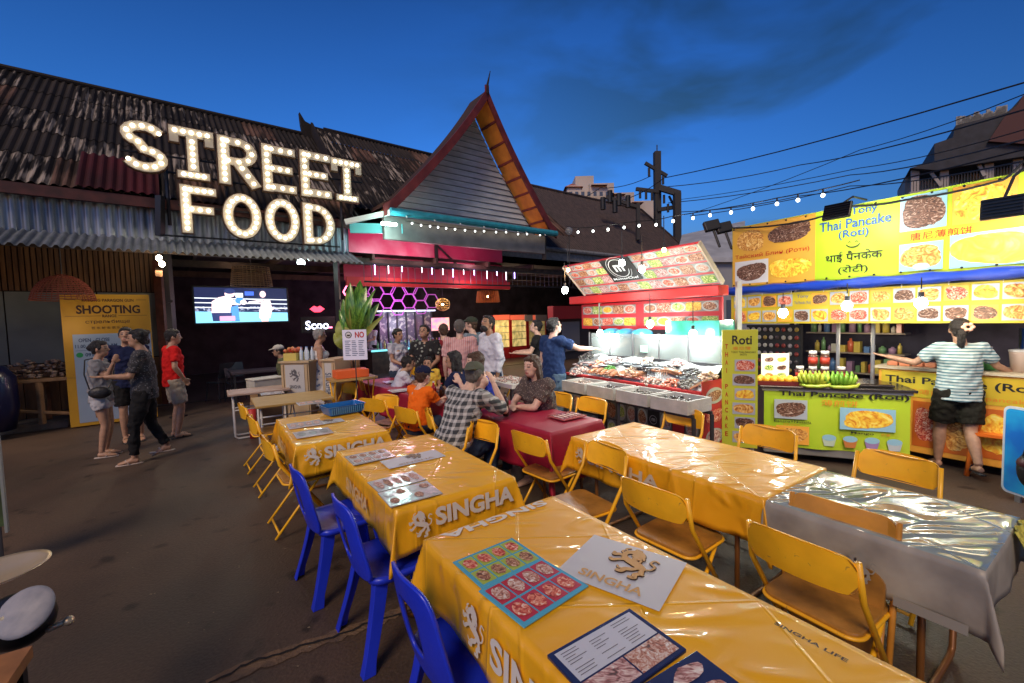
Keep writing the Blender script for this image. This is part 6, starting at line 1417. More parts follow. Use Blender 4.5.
sq(.42,.72,.50,.85,em('board',(.7,.8,.9)),.004); sq(.52,.78,.62,.90,em('bluesign',(.05,.12,.6)),.004)
skn=em('skin',(.90,.62,.62)); skl=em('skin_light',(.95,.80,.80)); bls=em('blue_gear',(.06,.22,.62)); pks=em('pink_gear',(.85,.30,.45)); dks=em('dark_gear',(.02,.03,.10))
def ellp(cx,cy,rx,ry,mt,dz,a0=0): pg([(cx+rx*math.cos(a*PI/8+a0),cy+ry*math.sin(a*PI/8+a0)) for a in range(16)],mt,dz,'boxer_picture')
pg([(.16,.25),(.17,.60),(.24,.72),(.34,.78),(.40,.62),(.36,.42),(.35,.24)],skn,.006,'boxer_picture'); pg([(.30,.52),(.46,.50),(.50,.60),(.47,.66),(.34,.64)],skl,.007,'boxer_picture')
ellp(.36,.82,.055,.10,skn,.008); ellp(.36,.90,.06,.08,dks,.009); ellp(.46,.62,.05,.09,bls,.010); ellp(.50,.58,.035,.07,skl,.011)
pg([(.17,.04),(.36,.04),(.37,.28),(.16,.28)],dks,.0085,'boxer_picture'); sq(.24,.05,.40,.18,pks,.0088,'boxer_picture'); pg([(.36,.02),(.45,.02),(.44,.50),(.36,.44)],bls,.0082,'boxer_picture')
pg([(.68,.30),(.70,.62),(.80,.66),(.82,.34)],skl,.006,'boxer_picture'); ellp(.72,.82,.035,.10,skn,.007); pg([(.54,.55),(.70,.58),(.72,.66),(.56,.60)],skl,.007,'boxer_picture'); pg([(.78,.60),(.84,.36),(.80,.34),(.74,.58)],skn,.008,'boxer_picture')
pg([(.67,.10),(.79,.10),(.82,.36),(.67,.36)],skl,.0065,'boxer_picture'); pg([(.69,.0),(.77,.0),(.77,.12),(.68,.12)],skn,.0064,'boxer_picture')
light(WB(240,310,11.2),5,(.6,.75,1),.3)
for p_,w_,c_l in PINKL: light(p_,w_,c_l,.15)
for px_,py_,t_,w_,c_l in ((350,300,12.5,24,(1,.45,.6)),(520,300,13,26,(1,.7,.45)),(455,292,11.6,26,(1,.75,.55)),(230,262,12.5,10,(1,.7,.5)),(480,305,16,30,(1,.55,.5)),(60,330,10.2,3,(1,.75,.5))): light(WB(px_,py_,t_),w_,c_l,.2)  # added fill lights that brighten the hall and left bay, no lamps modelled
# marquee letters
CREAM=mat('letter_cream',(.50,.44,.34),.5,emit=.03,ecol=(1,.80,.52),c2=(.40,.37,.32),vscale=3); RIM=mat('letter_rim',(.10,.055,.03),.5); BULB=mat('letter_bulb',(1,.9,.7),.3,emit=3.2,ecol=(1,.86,.60))  # letter faces glow faintly themselves, standing in for light from the bulbs
tl2=9.75
def strip(pts,w,closed=False,n=0):
    P=[V((x,y,0)) for x,y in pts]; k=len(P); L=[];Rr=[]
    for i in range(k):
        if closed: d=P[(i+1)%k]-P[i-1]
        else: d=P[min(i+1,k-1)]-P[max(i-1,0)]
        d.normalize(); nn=V((-d.y,d.x,0)); L.append(P[i]+nn*w/2);Rr.append(P[i]-nn*w/2)
    return L,Rr
def arc(cx,cy,rx,ry,a0,a1,n=14): return [(cx+rx*math.cos(R(a0+(a1-a0)*i/n)),cy+ry*math.sin(R(a0+(a1-a0)*i/n))) for i in range(n+1)]
w=.20
def resamp(pts,n):
    P=[V((x,y,0)) for x,y in pts]; ds=[0]
    for i in range(1,len(P)): ds.append(ds[-1]+(P[i]-P[i-1]).length)
    out=[]
    for k in range(n):
        q=ds[-1]*k/(n-1); i=max(j for j in range(len(ds)) if ds[j]<=q+1e-9); i=min(i,len(P)-2); f=(q-ds[i])/max(1e-9,ds[i+1]-ds[i]); out.append(P[i].lerp(P[i+1],f))
    return out
S_=arc(.36,.735,.25,.165,20,270,12)[:-1]+arc(.36,.265,.26,.175,90,-160,12)
LET={ # strokes (pts,width,closed), bulbs per stroke ; unit height 1
 'S':([(S_,.18,False)],[15]),
 'T':([([(.03,.90),(.69,.90)],0.174,False),([(.36,.82),(.36,.16)],0.165,False),([(.12,.08),(.60,.08)],0.139,False),([(.10,.84),(.10,.68)],0.131,False),([(.62,.84),(.62,.68)],0.131,False)],[5,5,4,0,0]),
 'R':([([(.14,0),(.14,1)],0.174,False),([(.2,.905)]+arc(.38,.70,.19,.205,90,-90,10)+[(.2,.495)],0.165,False),([(.36,.45),(.62,.0)],0.174,False)],[8,7,3]),
 'E':([([(.14,0),(.14,1)],0.174,False),([(.2,.905),(.66,.905)],0.165,False),([(.2,.50),(.60,.50)],0.157,False),([(.2,.095),(.66,.095)],0.165,False)],[7,3,3,3]),
 'F':([([(.14,0),(.14,1)],0.174,False),([(.2,.905),(.66,.905)],0.165,False),([(.2,.50),(.60,.50)],0.157,False)],[8,4,3]),
 'O':([(arc(.38,.5,.27,.40,0,360,28)[:-1],0.183,True)],[17]),
 'D':([([(.14,0),(.14,1)],0.174,False),([(.2,.905),(.30,.905)]+arc(.30,.5,.27,.405,85,-85,14)+[(.30,.095),(.2,.095)],0.165,False)],[7,10])}
def letter(ch,x0,y0,x1,y1,label):
    """box in picture pixels: left,top,right,bottom at its own centre line"""
    cx,cy=(x0+x1)/2,(y0+y1)/2; a=WB(x0,cy+ (0),tl2); b=WB(x1,cy,tl2); tp_=WB(cx,y0,tl2); bt_=WB(cx,y1,tl2)
    s0,s1=sof(a),sof(b); H=tp_.z-bt_.z; Wl=s1-s0; M=FB(s0,tl2,bt_.z); base=bp((s0+s1)/2,tl2,bt_.z)
    t=root('marquee_letter',label,'sign letter',base,0,'marquee letters of the hall sign')
    st,nb=LET[ch]; xs=[p[0] for q in st for p in q[0]]; half=.1
    xmin=min(min(p[0] for p in q[0])-(q[1]/2 if q[0][0][0]==q[0][-1][0] or q[2] or ch=='S' else 0) for q in st); xmax=max(max(p[0] for p in q[0])+(q[1]/2 if q[0][0][0]==q[0][-1][0] or q[2] or ch=='S' or ch in 'RD' and q[0][0][0]!=.2 and 0 or (ch=='D') else 0) for q in st)
    sx=Wl/(xmax-xmin)
    def X(p,z): return ((p[0]-xmin)*sx,p[1]*H,z)
    f=MB(M); rm=MB(M)
    for k,(pts,wd,cl) in enumerate(st):
        L,Rr=strip(pts,wd,cl); n=len(L); dz=.045+.002*k; rng=range(n if cl else n-1)
        for i in rng:
            j=(i+1)%n; f.quad(X(Rr[i],dz),X(Rr[j],dz),X(L[j],dz),X(L[i],dz))
        L2,R2=strip(pts,wd+.035,cl); k2=-.05
        def shift(arr,e):
            if cl: return arr
            arr=list(arr); d0=(V((pts[0][0],pts[0][1],0))-V((pts[1][0],pts[1][1],0))).normalized()*.018; d1=(V((pts[-1][0],pts[-1][1],0))-V((pts[-2][0],pts[-2][1],0))).normalized()*.018
            arr[0]=arr[0]+d0; arr[-1]=arr[-1]+d1; return arr
        L2,R2=shift(L2,0),shift(R2,0)
        for i in rng:
            j=(i+1)%n
            rm.quad(X(L2[i],dz-.008),X(L2[j],dz-.008),X(L2[j],k2),X(L2[i],k2)); rm.quad(X(R2[j],dz-.008),X(R2[i],dz-.008),X(R2[i],k2),X(R2[j],k2)); rm.quad(X(R2[i],dz-.008),X(R2[j],dz-.008),X(L2[j],dz-.008),X(L2[i],dz-.008))
        if not cl: rm.quad(X(L2[0],dz-.008),X(R2[0],dz-.008),X(R2[0],k2),X(L2[0],k2)); rm.quad(X(R2[-1],dz-.008),X(L2[-1],dz-.008),X(L2[-1],k2),X(R2[-1],k2))
    rm.build('casing',RIM,t); f.build('face',CREAM,t)
    pb0=None
    for k,(pts,wd,cl) in enumerate(st):
        if not nb[k]: continue
        P=resamp(pts+[pts[0]] if cl else pts,nb[k]+(1 if cl else 0)); 
        if cl: P=P[:-1]
        elif len(pts)==2:
            d=(P[-1]-P[0]).normalized()*.09; e0=0 if pts[0][0]==.2 else 1; P=[p+d*(e0 if pts[0][0]!=.2 else .3)*(1-i/(len(P)-1))-d*(i/(len(P)-1)) for i,p in enumerate(P)]
        for p in P:
            q=M@V(X(p,.062))
            if pb0 is None: m=MB(); m.sph(q,.032,10,7); pb0=m.build('bulb',BULB,t,True); p0_=q
            else:
                c=pb0.copy(); COL.objects.link(c); c.parent=t; c.location=V(q)-p0_
    return t
for ch,b,lb in (('S',(121,122,167,172),'illuminated letter S at the start of the upper word on the hall roof'),('T',(170,129,214,180),'illuminated letter T, second letter of the upper word, right of the S'),('R',(218,139,257,186),'illuminated letter R in the upper word'),('E',(262,147,295,193),'first of the two illuminated letters E, right after the R'),('E',(300,153,330,198),'second of the two illuminated letters E, before the final T'),('T',(331,160,361,202),'smaller illuminated letter T that ends the upper word'),
    ('F',(181,187,217,234),'illuminated letter F at the start of the lower word'),('O',(223,194,261,239),'first of the two round illuminated letters, next to the F'),('O',(265,199,299,243),'second of the two round illuminated letters, next to the D'),('D',(303,205,334,245),'illuminated letter D that ends the lower word')):
    letter(ch,*b,lb)
t=root('steel_lattice','dark steel frame carrying the illuminated letters in front of the roof','frame',WB(250,220,9.9)); m=MB()
for ya,yb,xa_,xb_ in ((150,183,120,362),(172,203,168,360),(205,222,178,336),(235,247,160,340)):
    m.beam(WB(xa_,ya,9.83),WB(xb_,yb,9.83),.03,.03)
for px in (165,225,290,340): a=WB(px,150+ (px-120)*.15,9.88); m.beam(a,V((a.x,a.y,ze-.5)),.04,.04)
m.build('frame',mat('black_steel',(0,0,0)),t)
m=MB(); a=WB(160,196,te-.15); m.beam(a,WB(160,236,te-.15),.10,.10,up=(0,1,0)); tag(m.build('sign_bracket_post',MATS['black_steel']),'stubby dark bracket post below the letters, in front of the pale wall strip','post')
for px in (180,225,262,300,330): light(WB(px,203,9.2),1.6,(1,.82,.55),.12)
# twin spotlight, white floodlight
for k,(px,py) in enumerate(((159,258),(162,264))):
    lampat(WB(px,py,9.9),.045,bulbwarm,['upper of the twin spot bulbs on the black post','lower of the twin spot bulbs on the black post'][k],10,WM,'twin spot bulbs',cord=0)
fx=WB(301,262,9.5); t=root('floodlight','small white floodlight shining under the corrugated valance','floodlight',fx); M=frame(fx,bB,z=-aB); m=MB(M); m.box(-.07,.07,-.05,.05,-.03,0); m.build('housing',mat('lamp_white',(.6,.6,.6),.4),t); m=MB(M); m.box(-.065,.065,-.045,.045,.002,.006); m.build('lens',mat('flood_teal',(1,1,1),.3,emit=25,ecol=(.75,1,.95)),t); light(fx-aB*.12,16,(.8,1,.92),.05)
q=WB(389,224,9.1); t=root('tube_lamp','short bright fluorescent lamp beside the turquoise gutter','lamp',q); m=MB(); m.beam(q-bB*.16,q+bB*.16,.09,.05); m.build('tube',mat('tube_teal',(1,1,1),.3,emit=22,ecol=(.6,1,.92)),t); light(q-UP*.08-aB*.12,16,(.6,1,.9),.1)
# ---------------------------------------------------------------- plant, stands, podiums
leaf=mat('banana_leaf',(.04,.15,.015),.35,c2=(.17,.36,.04),vscale=11,stretch=(5,5,.7),coat=.35,ramp=(.4,.6)); leafy=mat('leaf_yellowish',(.28,.30,.05),.5,c2=(.18,.22,.03),vscale=8)
pd=7.2; pbz=D(356,395,pd); t=root('banana_plant','tall potted plant with broad upright green leaves behind the white rule sign','plant',(pbz.x,pbz.y,0)); base=V((pbz.x,pbz.y,0))
m=MB(); m.lathe([(.16,0),(.22,.35),(.24,.40),(.20,.40),(.18,.30)],base,20); m.build('pot',mat('pot_clay',(.20,.08,.04),.7),t,True)
m=MB(); 
for a in range(5): m.tube([base+V((.04*math.cos(a*1.3),.04*math.sin(a*1.3),.3)),base+V((.08*math.cos(a*1.3),.08*math.sin(a*1.3),1.25))],[.03,.015],7)
m.build('stem',mat('plant_stem',(.20,.10,.04),.6),t,True)
def leafm(b,tp_,wd,mt,bend=.1,ax=None):
    m=MB(); b,tp_=V(b),V(tp_); d=tp_-b; n=12; side=d.cross(V((.2,-1,.1))).normalized() if ax is None else V(ax).normalized(); up_=side.cross(d).normalized(); vs=[]
    for i in range(n+1):
        u=i/n; c=b+d*u+up_*bend*math.sin(u*PI)-UP*.05*u*u; wv=wd*(math.sin(PI*min(1,u*.94+.06))**.7)*(1-.2*u)
        vs+= [c-side*wv+up_*.03*(wv/wd),c,c+side*wv+up_*.03*(wv/wd)]
    m.add(vs,[(3*i+j,3*i+j+1,3*i+j+4,3*i+j+3) for i in range(n) for j in range(2)]); o=m.build('leaf',mt,t,True); return o
for bx_,by_,tx,ty,wd,mt,bd in ((352,337,346,288,.045,leafy,.1),(356,336,376,285,.05,leaf,.2),(354,336,352,284,.05,leafy,-.1),(360,342,384,312,.05,leafy,.1),(351,342,339,306,.05,leaf,.1),(358,340,369,300,.05,leafy,.05),(353,335,350,279,.08,leaf,.1),(355,335,360,277,.14,leaf,-.08),(357,335,372,291,.11,leaf,.1),(359,340,379,300,.08,leaf,.1),(352,338,343,296,.09,leaf,.05),(356,338,366,283,.11,leaf,.15),(350,345,338,318,.13,leafy,.1),(349,350,334,330,.10,leafy,.15)):
    leafm(D(bx_,by_,pd),D(tx,ty,pd-.1*bd*5),wd,mt,bd)
dn=5.9; a=D(342,330,dn); b=D(366,330,dn); zt3=a.z; zb3=D(354,360,dn).z; t=root('rule_sign','white sign with red NO on a thin stand, in front of the banana plant','sign',V((a.x,a.y,0))); M=frame(V((a.x,a.y,zb3)),V((b.x-a.x,b.y-a.y,0)),y=UP); w_=(b-a).length; h_=zt3-zb3
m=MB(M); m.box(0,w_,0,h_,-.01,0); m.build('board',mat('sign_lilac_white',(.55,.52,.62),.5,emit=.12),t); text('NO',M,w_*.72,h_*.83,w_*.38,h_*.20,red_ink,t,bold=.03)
m=MB(M); m.poly([(w_*.26+.045*math.cos(k*PI/10),h_*.83+.045*math.sin(k*PI/10),.003) for k in range(20)]); m.build('round_mark',blk,t); m=MB(M); m.poly([(w_*.26+.035*math.cos(k*PI/10),h_*.83+.035*math.sin(k*PI/10),.005) for k in range(20)]); m.build('round_mark',wh_sq,t); m=MB(M); m.box(w_*.2,w_*.33,h_*.79,h_*.84,.006,.007); m.build('round_mark',blk,t)
m=MB(M); 
for i in range(9): 
    for j in range(3): m.box(w_*(.10+.28*j),w_*(.10+.28*j+random.Random(i*3+j).uniform(.14,.25)),h_*(.62-.06*i),h_*(.64-.06*i),.003,.004)
m.build('print',bk,t); m=MB(M); m.box(w_*.47,w_*.5,-zb3,0,-.02,-.005); m.box(w_*.2,w_*.8,-zb3,-zb3+.02,-.15,.15); m.build('stand',dkm,t)
# orange topped table behind the sign
pt=D(352,377,6.5); M=Matrix.Translation(V((pt.x,pt.y,0)))@Matrix.Rotation(LA-PI/2,4,'Z'); t=root('orange_cabinet','low table with an orange box behind the white rule sign','table',(pt.x,pt.y,0)); zz=pt.z
m=MB(M); m.box(-.33,.33,-.2,.2,zz-.03,zz); m.build('tabletop',pine,t)
for x_ in (-.28,.28): m=MB(M); m.tube([(x_,-.17,zz-.03),(x_,.17,0)],.012,6); m.tube([(x_,.17,zz-.03),(x_,-.17,0)],.012,6); m.build('leg',MATS['chair_yellow'],t)
m=MB(M); m.box(-.25,.22,-.14,.14,zz+.001,zz+.12); tag(bev(m.build('orange_box',mat('box_orange',(.75,.12,.02),.5)),.01),'long orange plastic box on the low table behind the rule sign','box')
# beer counters
cream=mat('podium_wood',(.52,.40,.24),.5,c2=(.46,.34,.19),vscale=3); gpan=mat('podium_grey',(.50,.50,.48),.5)
def podium(px0,px1,pyt,pyb,d,label,word=True,name='beer_counter',off=0):
    a=D(px0,(pyt+pyb)/2,d); b=D(px1,(pyt+pyb)/2,d-.05); zt_=D((px0+px1)/2,pyt,d).z; t=root(name,label,'counter',(a.x,a.y,0)); x_=V((b.x-a.x,b.y-a.y,0)); w_=x_.length; M=frame(V((a.x,a.y,0)),x_,y=UP)
    m=MB(M); m.box(0,w_,.0,zt_-.03,-.42,-.01); bev(m.build('body',cream,t),.006); m=MB(M); m.box(-.02,w_+.02,zt_-.028,zt_,-.45,.02); m.build('top',cream,t)
    m=MB(M); m.box(w_*.16,w_*.84,zt_*.42,zt_-.06,-.008,-.002); m.build('front_panel',gpan,t)
    if word: lion(M,w_*.5,zt_*.80,.20,mat('grey_dark_print',(.10,.10,.11),.5),t,dz=.0); text('SINGHA',M,w_*.5,zt_*.64,w_*.40,.055,MATS['grey_dark_print'],t,bold=.02,dz=.001)
    for x in (.02,w_-.05): m=MB(M); m.box(x,x+.03,.02,zt_-.05,-.009,.006); m.build('edge_post',cream,t)
    return M,w_,zt_,t
M1,w1,z1,_t=podium(281,309,361,400,6.9,'cream beer counter with a grey lion panel, left of the grey haired woman')
M2,w2,z2,_t=podium(322,335,359,398,6.6,'narrow cream beer counter with sideways lettering, right of the grey haired woman',False)
text('SINGHA',M2,w2*.5,z2*.68,.34,.10,bk,_t,rot=-PI/2,dz=.002)
# stuff on the counter
cf=[(.55,.08,.05),(.75,.65,.15),(.6,.1,.08),(.3,.42,.1)]
rr=random.Random(5)
t=root('fruit_basket','yellow basket of red fruit on the cream beer counter','fruit basket',M1@V((w1*.25,z1,-.2))); m=MB(M1); m.box(w1*.02,w1*.48,z1+.001,z1+.12,-.32,-.08); m.build('basket',mat('basket_yellow',(.60,.50,.12),.5),t)
m=MB(M1)
for i in range(22): m.sph((rr.uniform(w1*.05,w1*.45),z1+.13+rr.uniform(0,.06),rr.uniform(-.30,-.1)),.032,8,6)
m.build('fruit',mat('fruit_red',(.50,.04,.03),.4,c2=(.7,.35,.1),vscale=9),t,True)
cl=mat('clear_bottle',(.55,.65,.75),.1,coat=.5)
for i in range(4): bottle(M1@V((w1*(.58+.11*i),z1+.001,-.15-.05*(i%2))),.22,.028,cl,'clear water bottle in the row of four on the cream beer counter',mat('cap_blue',(.1,.2,.5),.4),group='water bottles on the beer counter')
# foam boxes and carton left of the counter
pt=D(266,383,7.4); M=Matrix.Translation(V((pt.x,pt.y,0)))@Matrix.Rotation(LA-PI/2+.3,4,'Z')
cart_m=mat('cardboard',(.30,.19,.10),.7,var=.15,vscale=4)
m=MB(M); m.box(-.22,.22,-.15,.15,0,.42); tag(bev(m.build('carton',cart_m),.005),'brown cardboard carton at the bottom of the stack left of the beer counter','carton')
m=MB(M@Matrix.Rotation(.06,4,'Z')); m.box(-.21,.21,-.14,.14,.421,.66); tag(bev(m.build('carton',cart_m),.005),'upper brown carton with a printed lion, under the white foam box','carton')
m=MB(M); m.box(-.25,.25,-.17,.17,.661,.80); m.box(-.26,.26,-.18,.18,.80,.83); tag(bev(m.build('foam_box',foam),.012),'lidded white foam box on top of the carton stack','box')
m=MB(); q=D(252,410,6.6); m.lathe([(.05,0),(.06,.45)],V((q.x,q.y,0)),14); tag(m.build('red_bin',mat('bin_red',(.5,.03,.03),.5),None,True),'thin red bin beside the small pinkish table','bin')
# ---------------------------------------------------------------- left bay things
t=root('coconut_table','low rough wooden table heaped with pale husks left of the poster','table',WB(40,390,11.0)); c=WB(44,395,11.0); s=sof(c)
m=MB(); zt4=WB(40,378,10.9).z; bx(m,s-.75,s+.75,10.7,11.25,zt4-.06,zt4)
for q in (-.7,.0,.68):
    for t_ in (10.73,11.2): m.beam(bp(s+q,t_,.14),bp(s+q*.9,t_,zt4-.06),.07,.07,up=(0,1,0))
m.beam(bp(s-.7,10.73,.5),bp(s+.68,10.73,.2),.05,.05); bev(m.build('frame',mat('rough_timber',(.26,.14,.06),.75,var=.3,vscale=5),t),.01)
m=MB(); rr=random.Random(6)
for i in range(220):
    a=rr.uniform(-1,1); b=rr.uniform(-1,1); h=(1-abs(a)**1.6)*(1-b*b)*.36; m.sph(bp(s+a*.72,10.97+b*.24,zt4+rr.uniform(.3,1)*h+.02),(rr.uniform(.025,.05),rr.uniform(.025,.05),rr.uniform(.015,.03)),6,5)
o=m.build('husks',mat('husks',(.30,.22,.17),.8,c2=(.14,.08,.06),vscale=14),t,True); o['kind']='stuff'
m=MB(); q=WB(-12,385,10.6); m.lathe([(.26,.14),(.32,.5),(.31,1.0),(.2,1.18),(.02,1.22)],V((q.x,q.y,0)),24); tag(m.build('blue_drum',mat('drum_blue',(.006,.01,.06),.3,coat=.3),None,True),'dark blue drum at the left edge before the grey panels','drum')
t=root('sack_box','dark wooden crate beside the blue drum, below the grey panels','crate',bp(s-1.1,11.1,.14)); m=MB()
for k in range(5): bx(m,s-1.15,s-.82,10.95,11.3,.15+.11*k,.24+.11*k)
m.build('slats',MATS['rough_timber'],t)
# ---------------------------------------------------------------- bar and interior
violet=mat('neon_violet',(.45,.10,.42),.4,emit=.28); vio2=mat('neon_pinkred',(.9,.12,.25),.4,emit=3)
tb2=15.5
t=root('hexagon_neon','cluster of violet neon hexagons on the wall above the bar','neon sign',WB(400,300,tb2))
hexs=[(376,292),(387,301),(398,293),(409,301),(420,294),(411,287),(376,308),(398,308),(421,307),(388,287),(365,301),(432,301),(366,289)]
for i,(px,py) in enumerate(hexs):
    c=WB(px,py,tb2); r_=.30; m=MB(); m.tube([c+bB*r_*math.cos(k*PI/3)+UP*r_*math.sin(k*PI/3) for k in range(6)],.022,6,closed=True); m.build('hexagon',violet,t)
light(WB(400,300,14.8),55,(.75,.25,1),.4)
q=WB(352,292,13.5); t=root('red_hexagon_neon','red neon hexagon behind the banana plant','neon sign',q); m=MB(); m.tube([q+bB*.26*math.cos(k*PI/3)+UP*.26*math.sin(k*PI/3) for k in range(6)],.025,6,closed=True); m.build('tube',vio2,t)
A=WB(322,327,13.0); M=FB(sof(WB(305,327,13)),13.0,A.z); t=root('neon_lettering','white and pink neon lettering on the dark wall right of the video screen','neon sign',A); wv=sof(WB(332,327,13))-sof(WB(305,327,13))
m=MB(M); m.box(-.1,wv+.1,-.15,.30,-.06,-.01); m.build('backing',blk,t)
text('Scoo',M,wv*.45,.06,wv*.85,.24,mat('neon_white_blue',(.7,.75,1),.3,emit=3),t,bold=.01); m=MB(M); m.tube([(wv*.85,-.02,.02),(wv*1.0,-.02,.02)],.02,6); m.build('bar_light',vio2,t)
c=WB(317,309,13.0); M=FB(sof(c),12.98,c.z); t=root('lips_neon','small red neon lips above the neon lettering','neon sign',c); m=MB(M); m.poly([(-.20,0,0),(-.08,.09,0),(0,.05,0),(.08,.09,0),(.20,0,0),(.08,-.09,0),(-.08,-.09,0)]); m.build('lips',mat('neon_lips',(.8,.04,.08),.4,emit=1.6),t)
# back bar shelf
t=root('back_bar','lit back bar shelf with mirror panels behind the bartender','shelf',WB(410,335,15.8)); a=WB(378,312,15.8); b=WB(432,342,15.8); m=MB(); bx(m,sof(a),sof(b),15.8,15.9,b.z-.5,a.z); m.build('mirror',mat('mirror_panel',(.16,.15,.18),.2,c2=(.50,.50,.42),vscale=6,ramp=(.52,.58)),t)
m=MB(); bx(m,sof(a)-.05,sof(b)+.05,15.5,15.78,a.z,a.z+.05); m.build('light_strip',mat('strip_bluewhite',(.7,.8,1),.4,emit=.7),t)
m=MB()
for k in range(7): s=sof(a)+(sof(b)-sof(a))*k/6; bx(m,s-.02,s+.02,15.72,15.8,b.z-.5,a.z)
m.build('mullion',dkm,t); light(WB(405,325,15.2),18,(.8,.85,1),.3)
# bar counter
tc_=13.6; a=WB(372,349,tc_); b=WB(448,346,tc_); zc=(a.z+b.z)/2; t=root('bar_counter','bar counter with glowing turquoise edge at the back of the hall','counter',bp((sof(a)+sof(b))/2,tc_,0)); m=MB(); bx(m,sof(a),sof(b)+.4,tc_+.03,tc_+.7,0,zc-.05); m.build('body',timber,t)
m=MB(); bx(m,sof(a)-.03,sof(b)+.43,tc_,tc_+.75,zc-.05,zc); m.build('worktop',mat('worktop_grey',(.35,.4,.42),.25),t); m=MB(); bx(m,sof(a)-.03,sof(WB(432,346,tc_)),tc_-.03,tc_-.005,zc-.06,zc-.0); m.build('edge_light',mat('edge_turquoise',(.2,.75,.8),.4,emit=.5),t)
m=MB(); bx(m,sof(WB(432,346,tc_))+.02,sof(b)+.4,tc_-.03,tc_-.005,zc-.06,zc); m.build('edge_light',mat('edge_pink',(.85,.25,.6),.4,emit=.6),t); light(WB(410,340,13.0),14,(.5,.9,1),.3); light(WB(440,330,13.0),14,(1,.35,.7),.3)
gls=[mat('btl_g',(.10,.30,.12),.1,coat=.6),mat('btl_b',(.20,.30,.45),.1,coat=.6),mat('btl_y',(.45,.32,.08),.1,coat=.6),mat('btl_v',(.45,.20,.50),.1,coat=.6)]
rr=random.Random(3); bp_pro=[None]*4; nB_=22
for i in range(nB_):
    s=sof(a)+.25+(sof(b)-sof(a)-.1)*i/nB_; p=bp(s,tc_+.12+.15*rr.random(),zc+.001); k=i%4
    if bp_pro[k] is None: bp_pro[k]=bottle(p,.30,.035,gls[k],['green','blue','yellow','violet'][k]+' glass bottle among the bottles lined up on the bar counter',group=['green','blue','yellow','violet'][k]+' bottles on the bar counter')
    else: dup(bp_pro[k],p,0,bp_pro[k]['label'],bp_pro[k]['group'])
# red drinks coolers
for k,(x0,x1,lb) in enumerate(((494,510,'left one of the lit red drinks coolers right of the bearded man'),(511,527,'middle one of the lit red drinks coolers'),(528,546,'right one of the lit red drinks coolers, darker inside'))):
    tq=14.2; s0,s1=sof(WB(x0,330,tq)),sof(WB(x1,330,tq)); zt_=WB(x0,318,tq).z; t=root('drinks_cooler',lb,'fridge',bp((s0+s1)/2,tq,0)); m=MB(); bx(m,s0,s1,tq+.04,tq+.7,0,zt_+.12); m.build('cabinet',mat('cooler_red',(.40,.02,.02),.4),t)
    m=MB(); bx(m,s0,s1,tq,tq+.035,zt_-.08,zt_+.12); m.build('header',mat('cooler_header',(.7,.12,.06),.4,emit=.3),t)
    inn=mat('cooler_inside' if k<2 else 'cooler_inside_dim',(.75,.55,.20),.4,c2=(.25,.22,.08),vscale=7,stretch=(1,1,.5),emit=.35 if k<2 else .1); m=MB(); bx(m,s0+.05,s1-.05,tq+.01,tq+.035,.5,zt_-.10); m.build('lit_shelves',inn,t)
    for z in (.8,1.1,1.35): m=MB(); bx(m,s0+.05,s1-.05,tq-.005,tq+.008,z,z+.02); m.build('shelf',metal,t)
    m=MB(); bx(m,s0,s0+.05,tq-.01,tq+.035,.4,zt_-.08); bx(m,s1-.05,s1,tq-.01,tq+.035,.4,zt_-.08); m.build('door_frame',MATS['cooler_red'],t)
light(WB(512,330,13.6),12,(1,.75,.35),.3)
for px0,py0,px1,py1,tq,mt,lb in ((430,318,448,330,15,mat('sign_warmpink',(.75,.35,.25),.4,emit=.9,c2=(.6,.15,.35),vscale=5),'small pink and orange lit board behind the bar'),(523,315,531,321,14,mat('sheet_dim',(0,0,0)),'left pale notice above the coolers'),(534,315,545,321,14,mat('sheet_dim',(0,0,0)),'right pale notice above the coolers')):
    a_=WB(px0,py0,tq);b_=WB(px1,py1,tq); m=MB(); bx(m,sof(a_),sof(b_),tq-.12,tq-.09,b_.z,a_.z); tag(m.build('lit_board' if tq==15 else 'notice_board',mt),lb,'sign')
# dark chairs and table in the dark hall on the left
dch=mat('dark_chair',(.03,.03,.035),.4)
def dchair(px,py,d,yaw,label):
    p=D(px,py,d); t=root('dark_chair',label,'chair',(p.x,p.y,0),yaw,'dark chairs in the hall'); M=ROOTM[t]
    m=MB(M); m.box(-.2,.2,-.2,.2,.43,.46); m.build('seat',dch,t); m=MB(M); m.grid(lambda u,v:(-.2+.4*u,-.2-.08*v-.04*math.sin(u*PI),.55+.33*v),8,4); m.build('backrest',dch,t)
    for x in (-1,1):
        for y in (-1,1): m=MB(M); m.tube([(x*.18,y*.18,.43 if y>0 else .6),(x*.22,y*.23,0)],.014,6); m.build('leg',dch,t)
dchair(222,395,10.0,1.2,'left dark chair below the video screen'); dchair(240,392,9.8,-2.2,'dark chair beside the table below the video screen, right of the other'); 
q=D(262,372,9.6); t=root('dark_table','dark table in the hall in front of the man in the white cap','table',(q.x,q.y,0)); M=Matrix.Translation(V((q.x,q.y,0)))@Matrix.Rotation(BA-PI/2,4,'Z'); m=MB(M); m.box(-.6,.6,-.35,.35,.70,.74); m.build('tabletop',mat('dark_table_top',(.09,.07,.08),.3),t); m=MB(M)
for x in (-.55,.55):
    for y in (-.3,.3): m=MB(M); m.beam((x,y,0),(x,y,.70),.04,.04,up=(0,1,0)); m.build('leg',dch,t)
